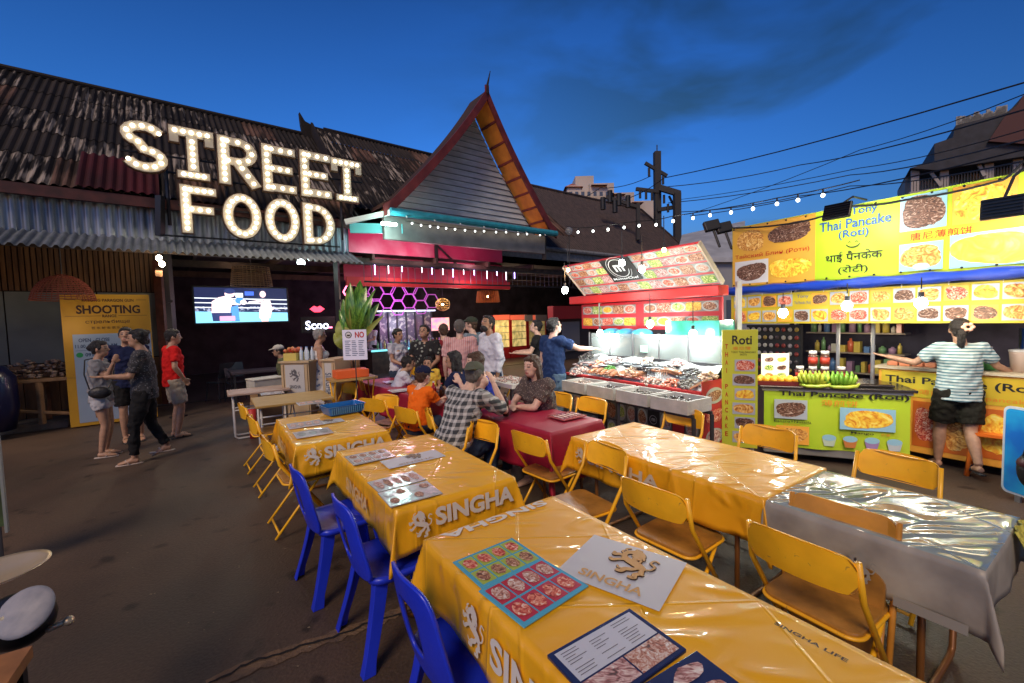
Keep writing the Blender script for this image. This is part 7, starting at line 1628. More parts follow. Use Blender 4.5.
# ---------------------------------------------------------------- bottom left corner: food cart
q0=G(30,620,.78); t=root('food_cart','dark corner of a food cart with tools at the bottom left edge','cart',(q0.x-.3,q0.y-.1,0)); M=Matrix.Translation(V((q0.x,q0.y,0)))@Matrix.Rotation(.55,4,'Z')
a=G(0,648,.66); b=G(33,630,.66)
m=MB(M); m.box(-.9,-.02,-.5,.06,.62,.66); m.build('shelf',mat('cart_wood',(.35,.15,.05),.5,var=.3,vscale=6),t); m=MB(M)
for x,y in ((-.05,.03),(-.05,-.45),(-.85,.03)): m.beam((x,y,0),(x,y,.62),.035,.035,up=(0,1,0))
m.beam((-.9,.03,.3),(-.02,.03,.3),.03,.03); m.build('frame',MATS['black_steel'],t); m=MB(M); m.box(-.88,-.06,-.45,-.0,.1,.6); m.build('panel',mat('cart_dark_panel',(.02,.022,.02),.5),t)
steel=mat('warm_lit_steel',(.80,.62,.38),.35,metal=.55,bump=.1)  # gold tone puts warm light into the steel's colour
c=G(-6,578,1.02); t=root('steel_tray','shiny round steel tray at the left edge above the white plate','tray',c); Mt=Matrix.Translation(c)@Matrix.Rotation(-.05,4,'Y')@Matrix.Scale(.8,4); m=MB(Mt); m.lathe([(.001,.0),(.10,.0),(.135,.018),(.15,.022),(.15,.026),(.13,.022),(.098,.006),(.001,.006)],seg=36); m.build('tray',steel,t,True)
c2=D(25,612,1.6); t=root('plastic_plate','round white plastic plate leaning upright on the food cart','plate',c2); d=(C0-c2).normalized(); nz=(d+V((.45,.0,.05))).normalized(); Ml=frame(c2,V((1,.1,-.15)),z=nz); m=MB(Ml); m.lathe([(.001,.012),(.075,.012),(.086,.004),(.088,0),(.001,0)],seg=36); m.build('lid',mat('lid_white',(.30,.30,.33),.55,c2=(.20,.21,.25),vscale=18),t,True)
m=MB(); m.sph(c2-nz*.10-UP*.03,(.12,.10,.10),16,10); tag(m.build('black_pot',mat('pot_black',(.012,.012,.012),.35),None,True),'black pot behind the white plate on the food cart','pot')
m=MB(); q=D(47,630,1.65); m.tube([q,q+V((.06,.02,.02))],.012,8); m.sph(q+V((.065,.02,.02)),.018,10,7); tag(m.build('ladle_handle',steel,None,True),'small shiny handle sticking out beside the white plate','handle')
t=root('corner_board','narrow green and white board edge at the left edge of the picture','sign',G(2,530,0)); q=D(-24,420,3.0); q2=D(-6,420,3.05); Mq=frame(V((q.x,q.y,0)),V((q2.x-q.x,q2.y-q.y,0)),y=UP); zt_=D(2,438,3.05).z; m=MB(Mq); m.box(-.5,(q2-q).length,.35,zt_,-.02,0); m.build('board',mat('board_green_edge',(.10,.16,.05),.5,c2=(.03,.04,.02),vscale=9),t); m=MB(Mq); m.box((q2-q).length,(q2-q).length+.015,.3,zt_+.01,-.03,.01); m.build('edge_trim',mat('trim_grey',(.28,.30,.28),.5),t); m=MB(Mq); m.box(-.1,-.06,0,.35,-.02,0); m.box((q2-q).length-.05,(q2-q).length-.02,0,.35,-.02,-.001); m.build('leg',dkm,t)
# ---------------------------------------------------------------- string lights
socket=mat('socket_black',(.01,.01,.01),.5); SB=mat('string_bulb',(1,1,1),.3,emit=2.5,ecol=(.95,1,.95))
def string(pts,label,drop,rb=.018,hang=True,name='string_lights'):
    t=root(name,label,'string lights',pts[0]); m=MB(); P=[]
    for i in range(len(pts)-1):
        for j in range(4): u=j/4; P.append(pts[i].lerp(pts[i+1],u)-UP*.05*4*u*(1-u)*(pts[i+1]-pts[i]).length*.2)
    P.append(pts[-1]); m.tube(P,.008,5); m.build('cord',socket,t)
    b0=None
    for p in pts[1:-1] if hang else pts:
        q=p-UP*drop
        if b0 is None:
            m=MB(); m.sph(q,(rb,rb,rb*1.15),10,8); b0=m.build('bulb',SB,t,True); m=MB(); m.cyl(q+UP*rb,p,.012,seg=6); s0_=m.build('socket',socket,t); p0_=q
        else:
            for o in (b0,s0_): c=o.copy(); COL.objects.link(c); c.parent=t; c.location=q-p0_
    return t
bm=[(412,224),(421,226),(430,227),(438,228),(446,229),(455,230),(465,231),(475,232),(484,232),(496,233),(506,233),(518,235),(527,235),(540,236)]
string([WB(x,y,tg+.05) for x,y in [(405,221)]+[(a,b-2) for a,b in bm]+[(552,235)]],'row of small bulbs along the grey lintel under the turquoise gutter',.03,.022)
st=[(566,232),(578,234),(593,233),(608,231),(624,229),(639,227),(656,226),(673,222),(693,219),(710,216),(731,213),(753,209),(777,204),(798,200),(823,195),(860,186)]
def stp(i,px,py): f=i/15; return D(px,py-6,9.2+(5.6-9.2)*f)
string([stp(i,px,py) for i,(px,py) in enumerate(st)],'long string of hanging bulbs rising from the gable corner to the pancake banner',.085,.024)
for i in (3,7,11,14): light(stp(i,*st[i])-UP*.15,3,(1,.95,.85),.05)
# lantern dish left of the string
q=WB(569,231,9.4); m=MB(); m.sph(q,(.12,.12,.12),14,10); tag(m.build('glass_globe',mat('globe_glass',(.35,.4,.42),.1,alpha=.35),None,True),'empty glass globe at the top of a thin pole by the gable corner','lamp')
m=MB(); m.cyl(q-UP*.12,q-UP*1.6,.012,seg=6); tag(m.build('thin_pole',dkm),'thin pole under the glass globe, left of the tilted seafood board','pole')
# ---------------------------------------------------------------- far things
pole=mat('pole_concrete',(.035,.034,.034),.8); 
dp=24.0
def pil(px,pt,pb,d,label,w=.32):
    a=D(px,pt,d); b=D(px,pb,d); t=root('utility_pole',label,'utility pole',(a.x,a.y,0)); m=MB(); m.beam((a.x,a.y,0),(a.x,a.y,a.z),w,w,up=(0,1,0)); m.build('post',pole,t); return t
t=pil(657,152,330,dp,'taller utility pole behind the side hall with two cross arms and insulators',.34)
m=MB(); m.beam(D(645,163,dp),D(667,176,dp),.16,.16); m.beam(D(636,189,dp),D(661,192,dp),.18,.18); m.beam(D(657,210,dp),D(676,207,dp),.2,.2); m.beam(D(669,196,dp),D(676,210,dp),.1,.1); m.cyl(D(657,152,dp),D(657,145,dp),.03,seg=6); m.build('cross_arm',pole,t)
for px,py in ((649,168),(663,176),(640,190),(646,191),(652,192),(664,195),(668,204)): m=MB(); q=D(px,py,dp-.2); m.cyl(q,q-UP*.45,.07,seg=8); m.build('insulator',blk,t)
t=pil(677,193,330,dp-.6,'shorter utility pole joined to the taller one by a beam',.34); m=MB(); m.beam(D(660,188,dp-.3),D(680,194,dp-.6),.30,.30); m.build('cross_arm',pole,t)
t=root('insulator_bracket','horizontal steel arm with five black insulators above the side hall roof','bracket',D(637,215,20)); m=MB(); m.beam(D(606,197,20),D(638,207,20),.14,.14); m.beam(D(638,203,20),D(638,240,20),.16,.16,up=(0,1,0)); m.build('arm',pole,t)
for px,py in ((610,196),(619,199),(628,201),(603,203),(615,206)): m=MB(); q=D(px,py,20); m.cyl(q+UP*.25,q-UP*.3,.12,seg=8); m.build('insulator',blk,t)
wm_=mat('wire_black',(.01,.01,.012),.6)
def wire(pts,label,r_=.03,sag=.0):
    P=[]; n=len(pts)
    for i in range(n-1):
        for j in range(6): u=j/6; p=pts[i].lerp(pts[i+1],u); P.append(p-UP*sag*4*u*(1-u))
    P.append(pts[-1]); m=MB(); m.tube(P,r_,5); tag(m.build('power_cable',wm_),label,'cable')
for k,(a,b,c,dd) in enumerate((((622,200),(664,178),(1030,81),'top'),((664,187),(800,165),(1030,108),'second'),((668,203),(850,175),(1030,138),'third'),((680,212),(800,196),(1030,148),'fourth'),((690,216),(850,186),(1030,160),'lowest'))):
    wire([D(a[0],a[1],dp),D(b[0],b[1],dp-2),D(c[0],c[1],10)],dd+' dark power cable crossing the sky from the utility pole to the right edge',.022,.15)
wire([D(560,205,30),D(600,188,26),D(651,176,dp)],'thin cable running left from the top of the utility pole',.02,.2)
wire([D(690,214,22),D(860,150,16),D(1030,92,10)],'extra thin cable high over the pancake banner',.014,.1)
wire([D(676,200,dp),D(860,168,16),D(1030,128,9)],'thin cable between the third and fourth power cables',.014,.1)
# black junk cables on banner top
wire([WS(733,228,ob-.03),WS(800,222,ob-.1),WS(850,206,ob-.1),WS(905,200,ob-.08),WS(1003,180,ob-.06),WS(1024,160,ob-.06)],'black cable looping along the top of the big pancake banner',.012,.02)
# apartment tower far away
dA=85; cr=mat('tower_cream',(.55,.50,.45),.7,c2=(.45,.40,.36),vscale=.2); tro=mat('tower_red_roof',(.40,.13,.08),.7); twn=mat('tower_window',(.08,.10,.14),.3)
t=root('apartment_tower','pale apartment tower with red tiled roofs seen over the side hall roof','building',D(600,200,dA))
def tb_(px0,px1,py0,d,mt,name='block',dep=8,zbot=0):
    a=D(px0,py0,d); b=D(px1,py0,d); m=MB(); x0,x1=a.x,b.x; m.box(x0,x1,d,d+dep,zbot,a.z); return m.build(name,mt,t)
tb_(566,580,188,dA,cr); tb_(574,592,179,dA+2,cr); tb_(588,612,186,dA+1,cr); tb_(610,632,195,dA+1,cr); tb_(630,652,203,dA+3,cr)
def trf(px0,px1,py0,py1,d):
    a=D(px0,py1,d); b=D(px1,py1,d); c=D((px0+px1)/2,py0,d); m=MB(); m.add([(a.x,d,a.z),(b.x,d,b.z),(b.x,d+8,b.z),(a.x,d+8,a.z),(c.x,d+4,c.z)],[(0,1,4),(1,2,4),(2,3,4),(3,0,4)]); m.build('tiled_roof',tro,t)
trf(564,582,180,189,dA-.5); trf(590,606,182,187,dA); trf(609,624,190,196,dA); trf(630,642,198,204,dA)
for px in range(568,628,6):
    for py in range(194,225,7):
        if py<(188 if px<610 else 197)+2: continue
        m=MB(); a=D(px,py,dA-.1); b=D(px+3.2,py+4,dA-.1); m.box(a.x,b.x,dA-.15,dA-.05,b.z,a.z); m.build('window',twn,t)
# grey building between the seafood board and the banner
dh=15; t=root('grey_house','pale grey house behind the gap between the tilted board and the banner','building',D(705,260,dh)); gw=mat('grey_wall',(.30,.31,.33),.8,c2=(.24,.25,.27),vscale=.8)
a=D(672,262,dh);b=D(742,248,dh); m=MB(); m.box(a.x,b.x+2,dh,dh+6,0,D(700,262,dh).z); m.build('wall',gw,t)
r=[D(676,262,dh-.3),D(745,262,dh-.3),D(745,224,dh+5),D(682,238,dh+5)]; m=MB(); m.prism(r,(0,0,.15)); m.build('roof',mat('metal_roof_pale',(.38,.40,.42),.5,var=.15,vscale=2),t)
for px,py in ((685,275),(727,300)): m=MB(); q=D(px,py,dh-.1); m.box(q.x,q.x+.9,dh-.06,dh-.01,q.z-.8,q.z); m.build('window',twn,t)
for px,py,lb in ((712,226,'left dark floodlight head on the pale house roof'),(724,228,'right dark floodlight head on the pale house roof')):
    m=MB(frame(D(px,py,9),V((1,0,.2)),y=V((0,.3,1)))); m.box(-.16,.16,-.10,.12,-.06,.05); m.beam((0,-.1,0),(0,-.5,0),.05,.05,up=(0,0,1)); tag(bev(m.build('floodlight',blk),.02),lb,'floodlight')
# thai roofed house right
dr=19; th_=root('balcony_house','dark house with steep pointed Thai roof and balconies at the upper right','building',D(975,160,dr)); 
yw=SA; hx=aS*-1; 
o0=D(909,210,dr+1.5); Mh=frame(V((o0.x,o0.y,0)),V((.80,-.6,0)),y=UP)   # x to the right and towards us
def hz(px,py): # local coords of a pixel on the facade plane
    n=V((Mh[0][2],Mh[1][2],Mh[2][2])); oo=V((Mh[0][3],Mh[1][3],Mh[2][3])); p=PL(px,py,n,oo.dot(n)); q=Mh.inverted()@p; return q.x,q.y
def hbox(x0,y0,x1,y1,z0,z1,name,mt): m=MB(Mh); m.box(x0,x1,y0,y1,z0,z1); return m.build(name,mt,th_)
wallm=mat('house_wall',(.42,.38,.34),.8,c2=(.34,.31,.28),vscale=.8); win=mat('house_window',(.22,.28,.32),.15,coat=.4); rdk=mat('house_roof_dark',(.020,.022,.03),.7,var=.3,vscale=3)
xl,yb_=hz(909,200); xr_,yt_=hz(1050,160); _,y2=hz(935,168); 
hbox(xl,0,xr_,hz(909,168)[1],-5,-1.6,'wall',wallm)
_,yfl=hz(912,197); _,yev=hz(935,166)
hbox(xl,yfl-.4,xr_,yfl-.1,-1.7,0,'balcony_floor',wallm); hbox(xl,yfl-.1,xr_,yfl+.25,-.08,0,'parapet',wallm)
for px in (911,940,984,1012): x_,_y=hz(px,190); hbox(x_,yfl-.1,x_+.28,yev,-.3,-.02,'column',wallm)
for a_,b_ in ((945,966),(968,980),(990,1004),(1006,1030)): xa1,_=hz(a_,180); xb1,_=hz(b_,180); hbox(xa1,yfl+.1,xb1,yev-.25,-1.58,-1.5,'window',win)
m=MB(Mh)
for px in range(913,1030,3): x_,_y=hz(px,190); m.box(x_,x_+.03,yfl+.25,yfl+.75,-.05,-.02)
m.build('railing',blk,th_)
m=MB(Mh); m.beam((hz(940,1)[0],yev-.0,-.1),(hz(926,1)[0],yev-.0,-.1),.1,.1) ; m.beam(V((hz(941,190)[0],hz(941,186)[1],0)),V((hz(930,190)[0],hz(930,172)[1],0)),.12,.12,up=(0,0,1)); m.beam(V((hz(984,186)[0],hz(984,176)[1],0)),V((hz(975,172)[0],hz(975,158)[1],0)),.12,.12,up=(0,0,1)); m.build('brace',wallm,th_)
pts=[hz(*q) for q in ((909,170),(933,163),(933,146),(951,140),(954,128),(1003,116),(1013,108),(1019,100),(1024,118),(1075,120),(1075,150),(935,172))]
m=MB(Mh); m.prism([(x,y,.35) for x,y in pts],(0,0,-4.5)); m.build('roof',rdk,th_)
m=MB(Mh); 
gm_=[hz(*q) for q in ((1000,122),(1013,110),(1019,100),(1024,110),(1050,128),(1050,150),(985,145))]; m.prism([(x,y,.55) for x,y in gm_],(0,0,-.18)); m.build('gable_board',mat('house_roof_red',(.07,.02,.018),.7),th_)
rr=random.Random(2); m=MB(Mh)
for i in range(40): x_,y_=hz(955+i*1.2,127-i*.28); m.box(x_,x_+.12,y_-.1,y_+rr.uniform(.1,.4),.1,.2)
m.build('roof_junk',mat('junk_pale',(.30,.30,.28),.8),th_)

for px,lb in ((838,'left white pole behind the pancake cart'),(873,'right white pole behind the pancake cart')):
    q=WS(px,345,ob+.7); m=MB(); m.cyl((q.x,q.y,0),(q.x,q.y,zb_+.1),.022,seg=10); tag(m.build('white_pole',mat('pole_white',(.6,.6,.6),.4),None,True),lb,'pole')
t=root('snack_rack','rack hung with small glossy snack packets behind the left end of the cart','rack',WS(772,345,ob+1.0)); q=WS(745,325,ob+1.0); q2=WS(800,325,ob+1.0); zl_=WS(770,372,ob+1).z
m=MB(); sbox(m,ss(q2),ss(q),ob+1.05,ob+1.1,0.1,q.z); m.build('rack_board',dkm,t)
rr=random.Random(31); pk_m=[mat('packet_%d'%i,c,.25,coat=.6,bump=.4,bscale=30) for i,c in enumerate(((.45,.42,.40),(.30,.05,.04),(.10,.08,.08),(.5,.35,.08),(.35,.3,.32),(.6,.58,.52)))]
nx_=9
for i in range(nx_):
    for j in range(6):
        s_c=ss(q)+(ss(q2)-ss(q))*(i+.5)/nx_; z_=zl_+(q.z-zl_)*(j+.2)/6; m=MB(); c_=spt(s_c,ob+1.0,z_+.03); m.sph(c_,(.035,.018,.035),8,6,axes=(aS,bS,UP)); o=m.build('packet',pk_m[rr.randrange(6)],t,True)

# goods on shelves behind the pancake cart
t=root('goods_shelf','shelf of tins, cartons and bottles in the stall behind the pancake cart','shelf',spt(ss(WS(850,345,ob+1.5)),ob+1.6,0))
sg0=ss(WS(806,345,ob+1.5)); sg1=ss(WS(905,345,ob+1.5))
for z_ in (.75,1.05,1.35): m=MB(); sbox(m,sg1,sg0,ob+1.5,ob+1.75,z_,z_+.02); m.build('board',mat('shelf_board',(.30,.24,.18),.6),t)
rr=random.Random(77); gm_=[mat('good_%d'%i,c,.35,coat=.3) for i,c in enumerate(((.6,.55,.45),(.55,.12,.05),(.10,.20,.40),(.6,.45,.08),(.15,.30,.12),(.35,.2,.3)))]
for z_ in (.77,1.07,1.37):
    s_c=sg1+.05
    while s_c<sg0-.08:
        w_g=rr.uniform(.04,.09); h_g=rr.uniform(.09,.22); m=MB()
        if rr.random()<.5: sbox(m,s_c,s_c+w_g,ob+1.53,ob+1.62,z_+.001,z_+h_g); o=m.build('carton',gm_[rr.randrange(6)],t)
        else: m.lathe([(w_g/2,0),(w_g/2,h_g*.75),(w_g*.2,h_g*.85),(w_g*.2,h_g)],spt(s_c+w_g/2,ob+1.58,z_+.001),10); o=m.build('tin',gm_[rr.randrange(6)],t,True)
        s_c+=w_g+rr.uniform(.01,.05)
light(WS(860,335,ob+.9),7,(1,.85,.62),.1); light(WS(960,345,ob-.35)+UP*.25,6,(1,.78,.48),.1)  # added warm fill inside the stall, not belonging to any bulb
# ---------------------------------------------------------------- the people
def at(px,d): p=D(px,340,d); return (p.x,p.y,0)
def footat(px,py,yaw,fy=.05): p=G(px,py,0); return (p.x,p.y,0)
N=R
towardcam=lambda px: math.pi+math.atan((px-512)/FPX)*-1    # face the camera
c_grey=cloth('grey_tee',(.24,.24,.25)); c_navy=cloth('navy',(.012,.018,.06)); c_blk=cloth('black',(.012,.012,.013)); c_red=cloth('red',(.55,.012,.012)); c_khaki=cloth('khaki',(.34,.30,.25)); c_white=cloth('white',(.58,.60,.66)); c_blue=cloth('blue_tee',(.02,.045,.13)); c_jean=cloth('jeans',(.12,.20,.28),c2=(.07,.12,.18),vscale=9)
c_or=cloth('orange',(.85,.16,.01)); c_cap=cloth('cap_navy',(.01,.015,.05)); c_roy=cloth('royal',(.02,.05,.45)); c_djean=cloth('dark_jeans',(.03,.05,.09)); c_bshort=cloth('black_shorts',(.018,.017,.012)); c_capd=cloth('cap_dark',(.04,.05,.035)); c_capw=cloth('cap_white',(.45,.42,.38)); c_yel=cloth('yellow_top',(.6,.4,.05)); c_pink=cloth('pinkish',(.5,.12,.15))
plaid=tex_shirt('plaid','plaid',(.04,.045,.05),(.50,.50,.48),5.2); pstr=tex_shirt('pink_stripes','vstripe',(.55,.25,.25),(.65,.45,.42),11); tstr=tex_shirt('teal_stripes','hstripe',(.50,.58,.56),(.10,.22,.26),10); dotp=tex_shirt('dark_dots','dots',(.03,.03,.035),(.14,.14,.15),45); blo=tex_shirt('brown_blouse','dots',(.075,.055,.05),(.28,.22,.19),55)
dress=tex_shirt('white_dress_blue','dots',(.62,.62,.62),(.15,.20,.32),14); bpr=tex_shirt('black_print','dots',(.012,.012,.013),(.25,.28,.24),14)
sand=mat('sandal_pale',(.45,.38,.33),.6); sandb=mat('sandal_black',(.02,.02,.02),.6)
# left group (yaw 0 = facing +Y, away; positive = turning left)
girl=person('young woman in grey shirt and white-edged shorts, hand at her mouth, holding a folded leaflet',footat(106,456,0),R(-62),1.56,hair=('black','bun'),top=('shirt',c_grey,.6),bottom=('hotpants',cloth('shorts_white',(.45,.45,.47))),shoes=sand,fem=True,arms=[((-.02,.10,-.26),(.00,.26,.06)),((-.02,.14,-.22),(-.06,.10,.22))],look=(-.1,-.05))
dk_=person('person in dark dotted shirt and black trousers, walking in front of the poster',footat(150,460,0),R(122),1.70,hair=('black','messy'),top=('shirt',dotp,.8),bottom=('pants',c_blk),shoes=sand,stride=.16,arms=[((-.02,.10,-.27),(.0,.24,.02)),((-.02,-.04,-.29),(0,.06,-.25))],look=(.05,-.05))
nv=person('man in navy shirt with pale print standing behind the others at the poster',footat(134,441,0),R(-135),1.73,hair=('black','short'),top=('shirt',c_navy,.7),bottom=('shorts',c_blk),shoes=sandb,look=(-.2,-.15))
rd=person('person in bright red shirt and khaki shorts, rightmost of the group at the poster',footat(178,437,0),R(-38),1.68,hair=('black','short'),top=('shirt',c_red,.7),bottom=('shorts',c_khaki),shoes=sandb,arms=[((-.05,-.03,-.28),(-.02,.10,-.22)),((-.10,-.05,-.26),(.05,.12,-.20))],look=(-.2,0))
# leaflet and bag of the girl
gl=ROOTM[girl]; t=root('leaflet','red and white folded leaflet held by the young woman in grey','leaflet',gl@V((-.12,.40,1.02))); m=MB(gl@Matrix.Translation(V((-.15,.42,1.0)))@Matrix.Rotation(.5,4,'X')@Matrix.Rotation(.3,4,'Y')); m.box(-.16,.16,-.12,.12,0,.008); m.build('cover',mat('leaflet_red',(.35,.04,.04),.5),t); m=MB(m.M); m.box(-.15,.15,-.11,.11,.009,.012); m.build('page',wh_sq,t)
t=root('shoulder_bag','small black bag on the hip of the young woman in grey','bag',gl@V((.19,.05,.82))); m=MB(gl); m.sph((.20,.05,.90),(.05,.12,.08),14,10); m.build('pouch',MATS['bag_black'],t,True); m=MB(gl); m.tube([(.20,-.05,.95),(.17,-.10,1.15),(-.02,-.14,1.33),(-.14,-.02,1.36),(-.10,.13,1.25),(.08,.17,1.08),(.20,.14,.95)],.008,6); m.build('strap',MATS['bag_black'],t)
# middle distance
person('woman with short grey hair in a strapless white dress beside the beer counters',at(318,7.2),R(-60),1.62,skin='tan',hair=('grey','short'),top=('dress',dress,0),bottom=None,shoes=sandb,fem=True,fat=1.12,arms=[((-.05,-.03,-.28),(0,.10,-.24)),((-.04,.0,-.28),(-.02,.14,-.22))])
person('seated man in a white cap in the dark hall left of the beer counter',at(285,8.6),R(120),1.65,'sit',hair=('black','short'),top=('shirt',cloth('olive',(.10,.11,.06)),.6),bottom=('pants',c_djean),cap=(c_capw,1),lean=.15)
person('bartender in white shirt working behind the bar counter',tuple(bp(sof(WB(372,340,14.6)),14.6,0)),R(150),1.66,hair=('black','short'),top=('shirt',c_white,.6),bottom=('pants',c_blk),look=(0,-.4),arms=[((-.03,.10,-.26),(.05,.25,-.05)),((-.03,.10,-.26),(.05,.25,-.05))])
person('woman in white top standing at the bar, hair tied back',at(397,7.6),R(-120),1.58,hair=('black','bun'),top=('shirt',c_white,.6),bottom=('pants',c_djean),fem=True,arms=[((-.03,.06,-.27),(.05,.20,-.08))]*2)
person('boy in white tee sitting at the far end of the red tables',at(392,6.5),R(-70),1.45,'sit',hair=('black','short'),top=('shirt',c_white,.7),bottom=('shorts',c_djean),child=True,lean=.35,arms=[((-.02,.16,-.20),(.04,.20,.02))]*2)
person('man with glasses in black printed tee behind the small child',at(425,7.0),R(170),1.64,hair=('black','short'),top=('shirt',bpr,.7),bottom=('pants',c_blk),look=(0,-.35),arms=[((-.05,.05,-.27),(.06,.20,-.10))]*2,fat=1.08)
person('small child in yellow top at the far side of the red tables',at(427,6.2),R(180),1.15,'sit',hair=('black','short'),top=('shirt',c_yel,.6),bottom=('shorts',c_blk),child=True,seat=.60)
person('person in dark red shirt standing between the man in black and the striped shirt',at(444,7.2),R(20),1.64,skin='pale',hair=('brown','short'),top=('shirt',cloth('darkred',(.22,.02,.03)),.7),bottom=('shorts',c_blk))
person('person in pink striped shirt seen from behind in the middle of the crowd',at(460,6.6),R(5),1.70,skin='pale',hair=('greying','short'),top=('shirt',pstr,.8),bottom=('shorts',c_khaki),fat=1.08)
person('person in a dark cap between the striped shirt and the bearded man',at(473,7.3),R(60),1.74,skin='pale',hair=('brown','short'),top=('shirt',cloth('greyblue',(.16,.2,.24)),.6),bottom=('pants',c_djean),cap=(c_capd,1),look=(.3,-.1))
person('tall bearded man in a loose white long-sleeved shirt',at(490,6.3),R(120),1.76,skin='brown',hair=('black','short'),top=('shirt',c_white,1.7),bottom=('pants',c_djean),beard=True,look=(.3,-.35),fat=1.12)
person('long haired woman in navy tee seated at the far side of the red tables',at(460,5.5),R(80),1.66,'sit',skin='tan',hair=('black','long'),top=('shirt',c_navy,.6),bottom=('pants',c_djean),fem=True,lean=.1,arms=[((-.02,.16,-.22),(.04,.22,.02))]*2,look=(.1,-.1))
person('person in royal blue tank top seated behind the plaid shirt man',at(490,5.0),R(100),1.74,'sit',skin='pale',hair=('brown','short'),top=('tank',c_roy,0),bottom=('shorts',c_djean),lean=.22,arms=[((-.02,.16,-.22),(.10,.10,.20)),((-.02,.14,-.24),(.06,.22,.02))],look=(.1,-.05),fat=1.05)
person('boy in orange tee and dark blue cap at the red table, seen from behind',at(413,4.85),R(-35),1.42,'sit',skin='pale',hair=('brown','short'),top=('shirt',c_or,.7),bottom=('shorts',c_djean),cap=(c_cap,1),child=True,lean=.2,arms=[((-.02,.16,-.20),(.04,.20,.03))]*2)
person('man in black and white plaid shirt leaning on the red table, chin on hand',at(448,3.95),R(-42),1.76,'sit',skin='pale',hair=('greying','short'),top=('shirt',plaid,.9),bottom=('pants',c_djean),lean=.42,look=(.35,.1),arms=[((-.02,.22,-.20),(.02,.20,.0)),((-.06,.26,-.16),(.10,-.04,.25))],fat=1.12,legs=[((-.15,.40,.56),(-.15,.34,.08)),((.15,.40,.56),(.15,.30,.08))],cap=(cloth('cap_camo',(.10,.11,.08)),-1))
person('woman with long brown hair in a patterned brown blouse, arms folded on the red table',at(543,4.72),R(125),1.68,'sit',skin='pale',hair=('brown','long'),top=('shirt',blo,.7),bottom=('pants',c_djean),fem=True,lean=.2,look=(.15,-.05),arms=[((-.02,.20,-.22),(.16,.10,.0)),((-.02,.20,-.22),(.16,.12,.0))],fat=1.22)
person('man in dark blue tee and jeans reaching over the seafood ice',at(553,6.1),R(-58),1.70,skin='pale',hair=('black','short'),top=('shirt',c_blue,.6),bottom=('pants',c_jean),arms=[((-.06,-.02,-.28),(0,.08,-.25)),((-.06,.26,-.12),(-.02,.26,-.02))],look=(-.1,-.3),fat=1.08)
person('man in black tee left of the man in dark blue, working at a table',at(538,7.6),R(80),1.66,skin='pale',hair=('black','short'),top=('shirt',c_blk,.6),bottom=('pants',c_blk),arms=[((-.04,.12,-.26),(.02,.26,.0))]*2,look=(.1,-.3))
# striped woman at the right
w_=person('woman in teal striped tee and black shorts, seen from behind at the pancake counter',footat(956,472,0),R(-22),1.58,skin='tan',hair=('black','tail'),top=('shirt',tstr,.75),bottom=('shorts',c_bshort),shoes=sandb,fem=True,fat=1.10,arms=[((-.20,.06,-.18),(-.22,.14,.06)),((-.16,.04,-.20),(-.18,.08,-.10))],stride=.20,look=(-.25,-.1),twist=-.1)
M=ROOTM[w_]; m=MB(M); 
for k in range(6): a=k*PI/3; m.sph((.02+.035*math.cos(a),-.085,1.52+.03*math.sin(a)),(.022,.015,.018),8,6)
m.build('hair_scrunchie',mat('scrunchie_peach',(.75,.42,.32),.7),w_,True)
flush()
# ---------------------------------------------------------------- sky and light
w=bpy.data.worlds.new('World'); SC.world=w; w.use_nodes=True; n,l=w.node_tree.nodes,w.node_tree.links; bg=n['Background']
SE,SR=R(1.0),R(200)
sk_=n.new('ShaderNodeTexSky'); sk_.sky_type='NISHITA'; sk_.sun_disc=False; sk_.sun_elevation=SE; sk_.sun_rotation=SR; sk_.ozone_density=5.0; sk_.air_density=1.2; sk_.dust_density=.6
tc=n.new('ShaderNodeTexCoord')
# blue-hour tint
tint=n.new('ShaderNodeMix'); tint.data_type='RGBA'; tint.blend_type='MULTIPLY'; tint.inputs[0].default_value=1; tint.inputs[7].default_value=(1.80,2.22,2.62,1); l.new(sk_.outputs[0],tint.inputs[6])
mp=n.new('ShaderNodeMapping'); mp.inputs['Scale'].default_value=(1.0,1.0,2.6); mp.inputs['Location'].default_value=(.3,.1,.2); l.new(tc.outputs['Generated'],mp.inputs[0])
no=n.new('ShaderNodeTexNoise'); no.inputs['Scale'].default_value=2.1; no.inputs['Detail'].default_value=5; no.inputs['Roughness'].default_value=.5; no.inputs['Distortion'].default_value=.3; l.new(mp.outputs[0],no.inputs['Vector'])
cr=n.new('ShaderNodeValToRGB'); cr.color_ramp.elements[0].position=.46; cr.color_ramp.elements[1].position=.58; l.new(no.outputs[0],cr.inputs[0])
sep=n.new('ShaderNodeSeparateXYZ'); l.new(tc.outputs['Generated'],sep.inputs[0])
xr_=n.new('ShaderNodeMapRange'); xr_.inputs[1].default_value=-.3; xr_.inputs[2].default_value=.35; l.new(sep.outputs[0],xr_.inputs[0])
mu=n.new('ShaderNodeMath'); mu.operation='MULTIPLY'; l.new(cr.outputs[0],mu.inputs[0]); l.new(xr_.outputs[0],mu.inputs[1])
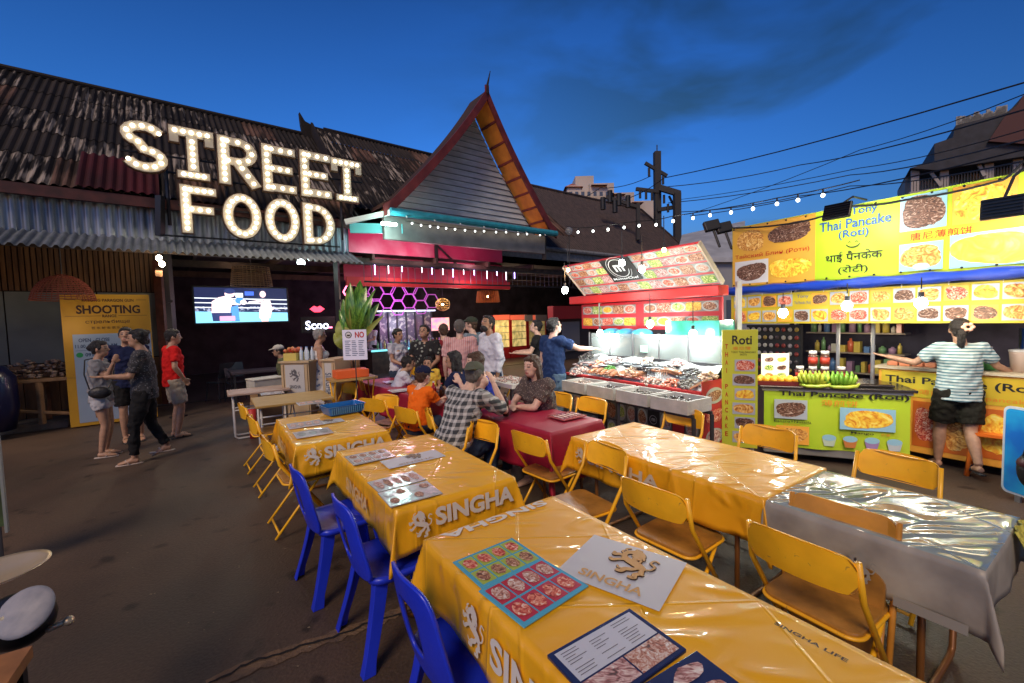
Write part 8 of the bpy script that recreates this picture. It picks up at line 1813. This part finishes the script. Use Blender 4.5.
mu2=n.new('ShaderNodeMath'); mu2.operation='MULTIPLY'; mu2.inputs[1].default_value=1.0; l.new(mu.outputs[0],mu2.inputs[0])
cm_=n.new('ShaderNodeMix'); cm_.data_type='RGBA'; l.new(mu2.outputs[0],cm_.inputs[0]); l.new(tint.outputs[2],cm_.inputs[6])
dk2=n.new('ShaderNodeMix'); dk2.data_type='RGBA'; dk2.blend_type='MULTIPLY'; dk2.inputs[0].default_value=1; dk2.inputs[7].default_value=(.85,.58,.40,1); l.new(tint.outputs[2],dk2.inputs[6]); l.new(dk2.outputs[2],cm_.inputs[7])
gz=n.new('ShaderNodeMapRange'); gz.inputs[1].default_value=.18; gz.inputs[2].default_value=.72; gz.inputs[3].default_value=2.0; gz.inputs[4].default_value=.50; l.new(sep.outputs[2],gz.inputs[0])
gx=n.new('ShaderNodeMapRange'); gx.inputs[1].default_value=.0; gx.inputs[2].default_value=.75; gx.inputs[3].default_value=1; gx.inputs[4].default_value=.50; l.new(sep.outputs[0],gx.inputs[0])
gm=n.new('ShaderNodeMath'); gm.operation='MULTIPLY'; l.new(gz.outputs[0],gm.inputs[0]); l.new(gx.outputs[0],gm.inputs[1])
vm=n.new('ShaderNodeVectorMath'); vm.operation='SCALE'; l.new(cm_.outputs[2],vm.inputs[0]); l.new(gm.outputs[0],vm.inputs['Scale'])
l.new(vm.outputs[0],bg.inputs[0]); bg.inputs[1].default_value=.10
su=bpy.data.lights.new('sun','SUN'); su.energy=.85; su.angle=R(20); su.color=(1,.76,.55); so=bpy.data.objects.new('sun',su); COL.objects.link(so)
so.rotation_euler=V((-.25,-.75,.75)).to_track_quat('Z','Y').to_euler()
SC.view_settings.view_transform='Standard'; SC.view_settings.look='None'; SC.view_settings.exposure=1.3; SC.view_settings.gamma=1
SC.render.engine='CYCLES'; SC.cycles.max_bounces=6; SC.cycles.diffuse_bounces=3; SC.cycles.glossy_bounces=3; SC.cycles.sample_clamp_indirect=3; SC.cycles.use_denoising=True; SC.cycles.caustics_reflective=False; SC.cycles.caustics_refractive=False
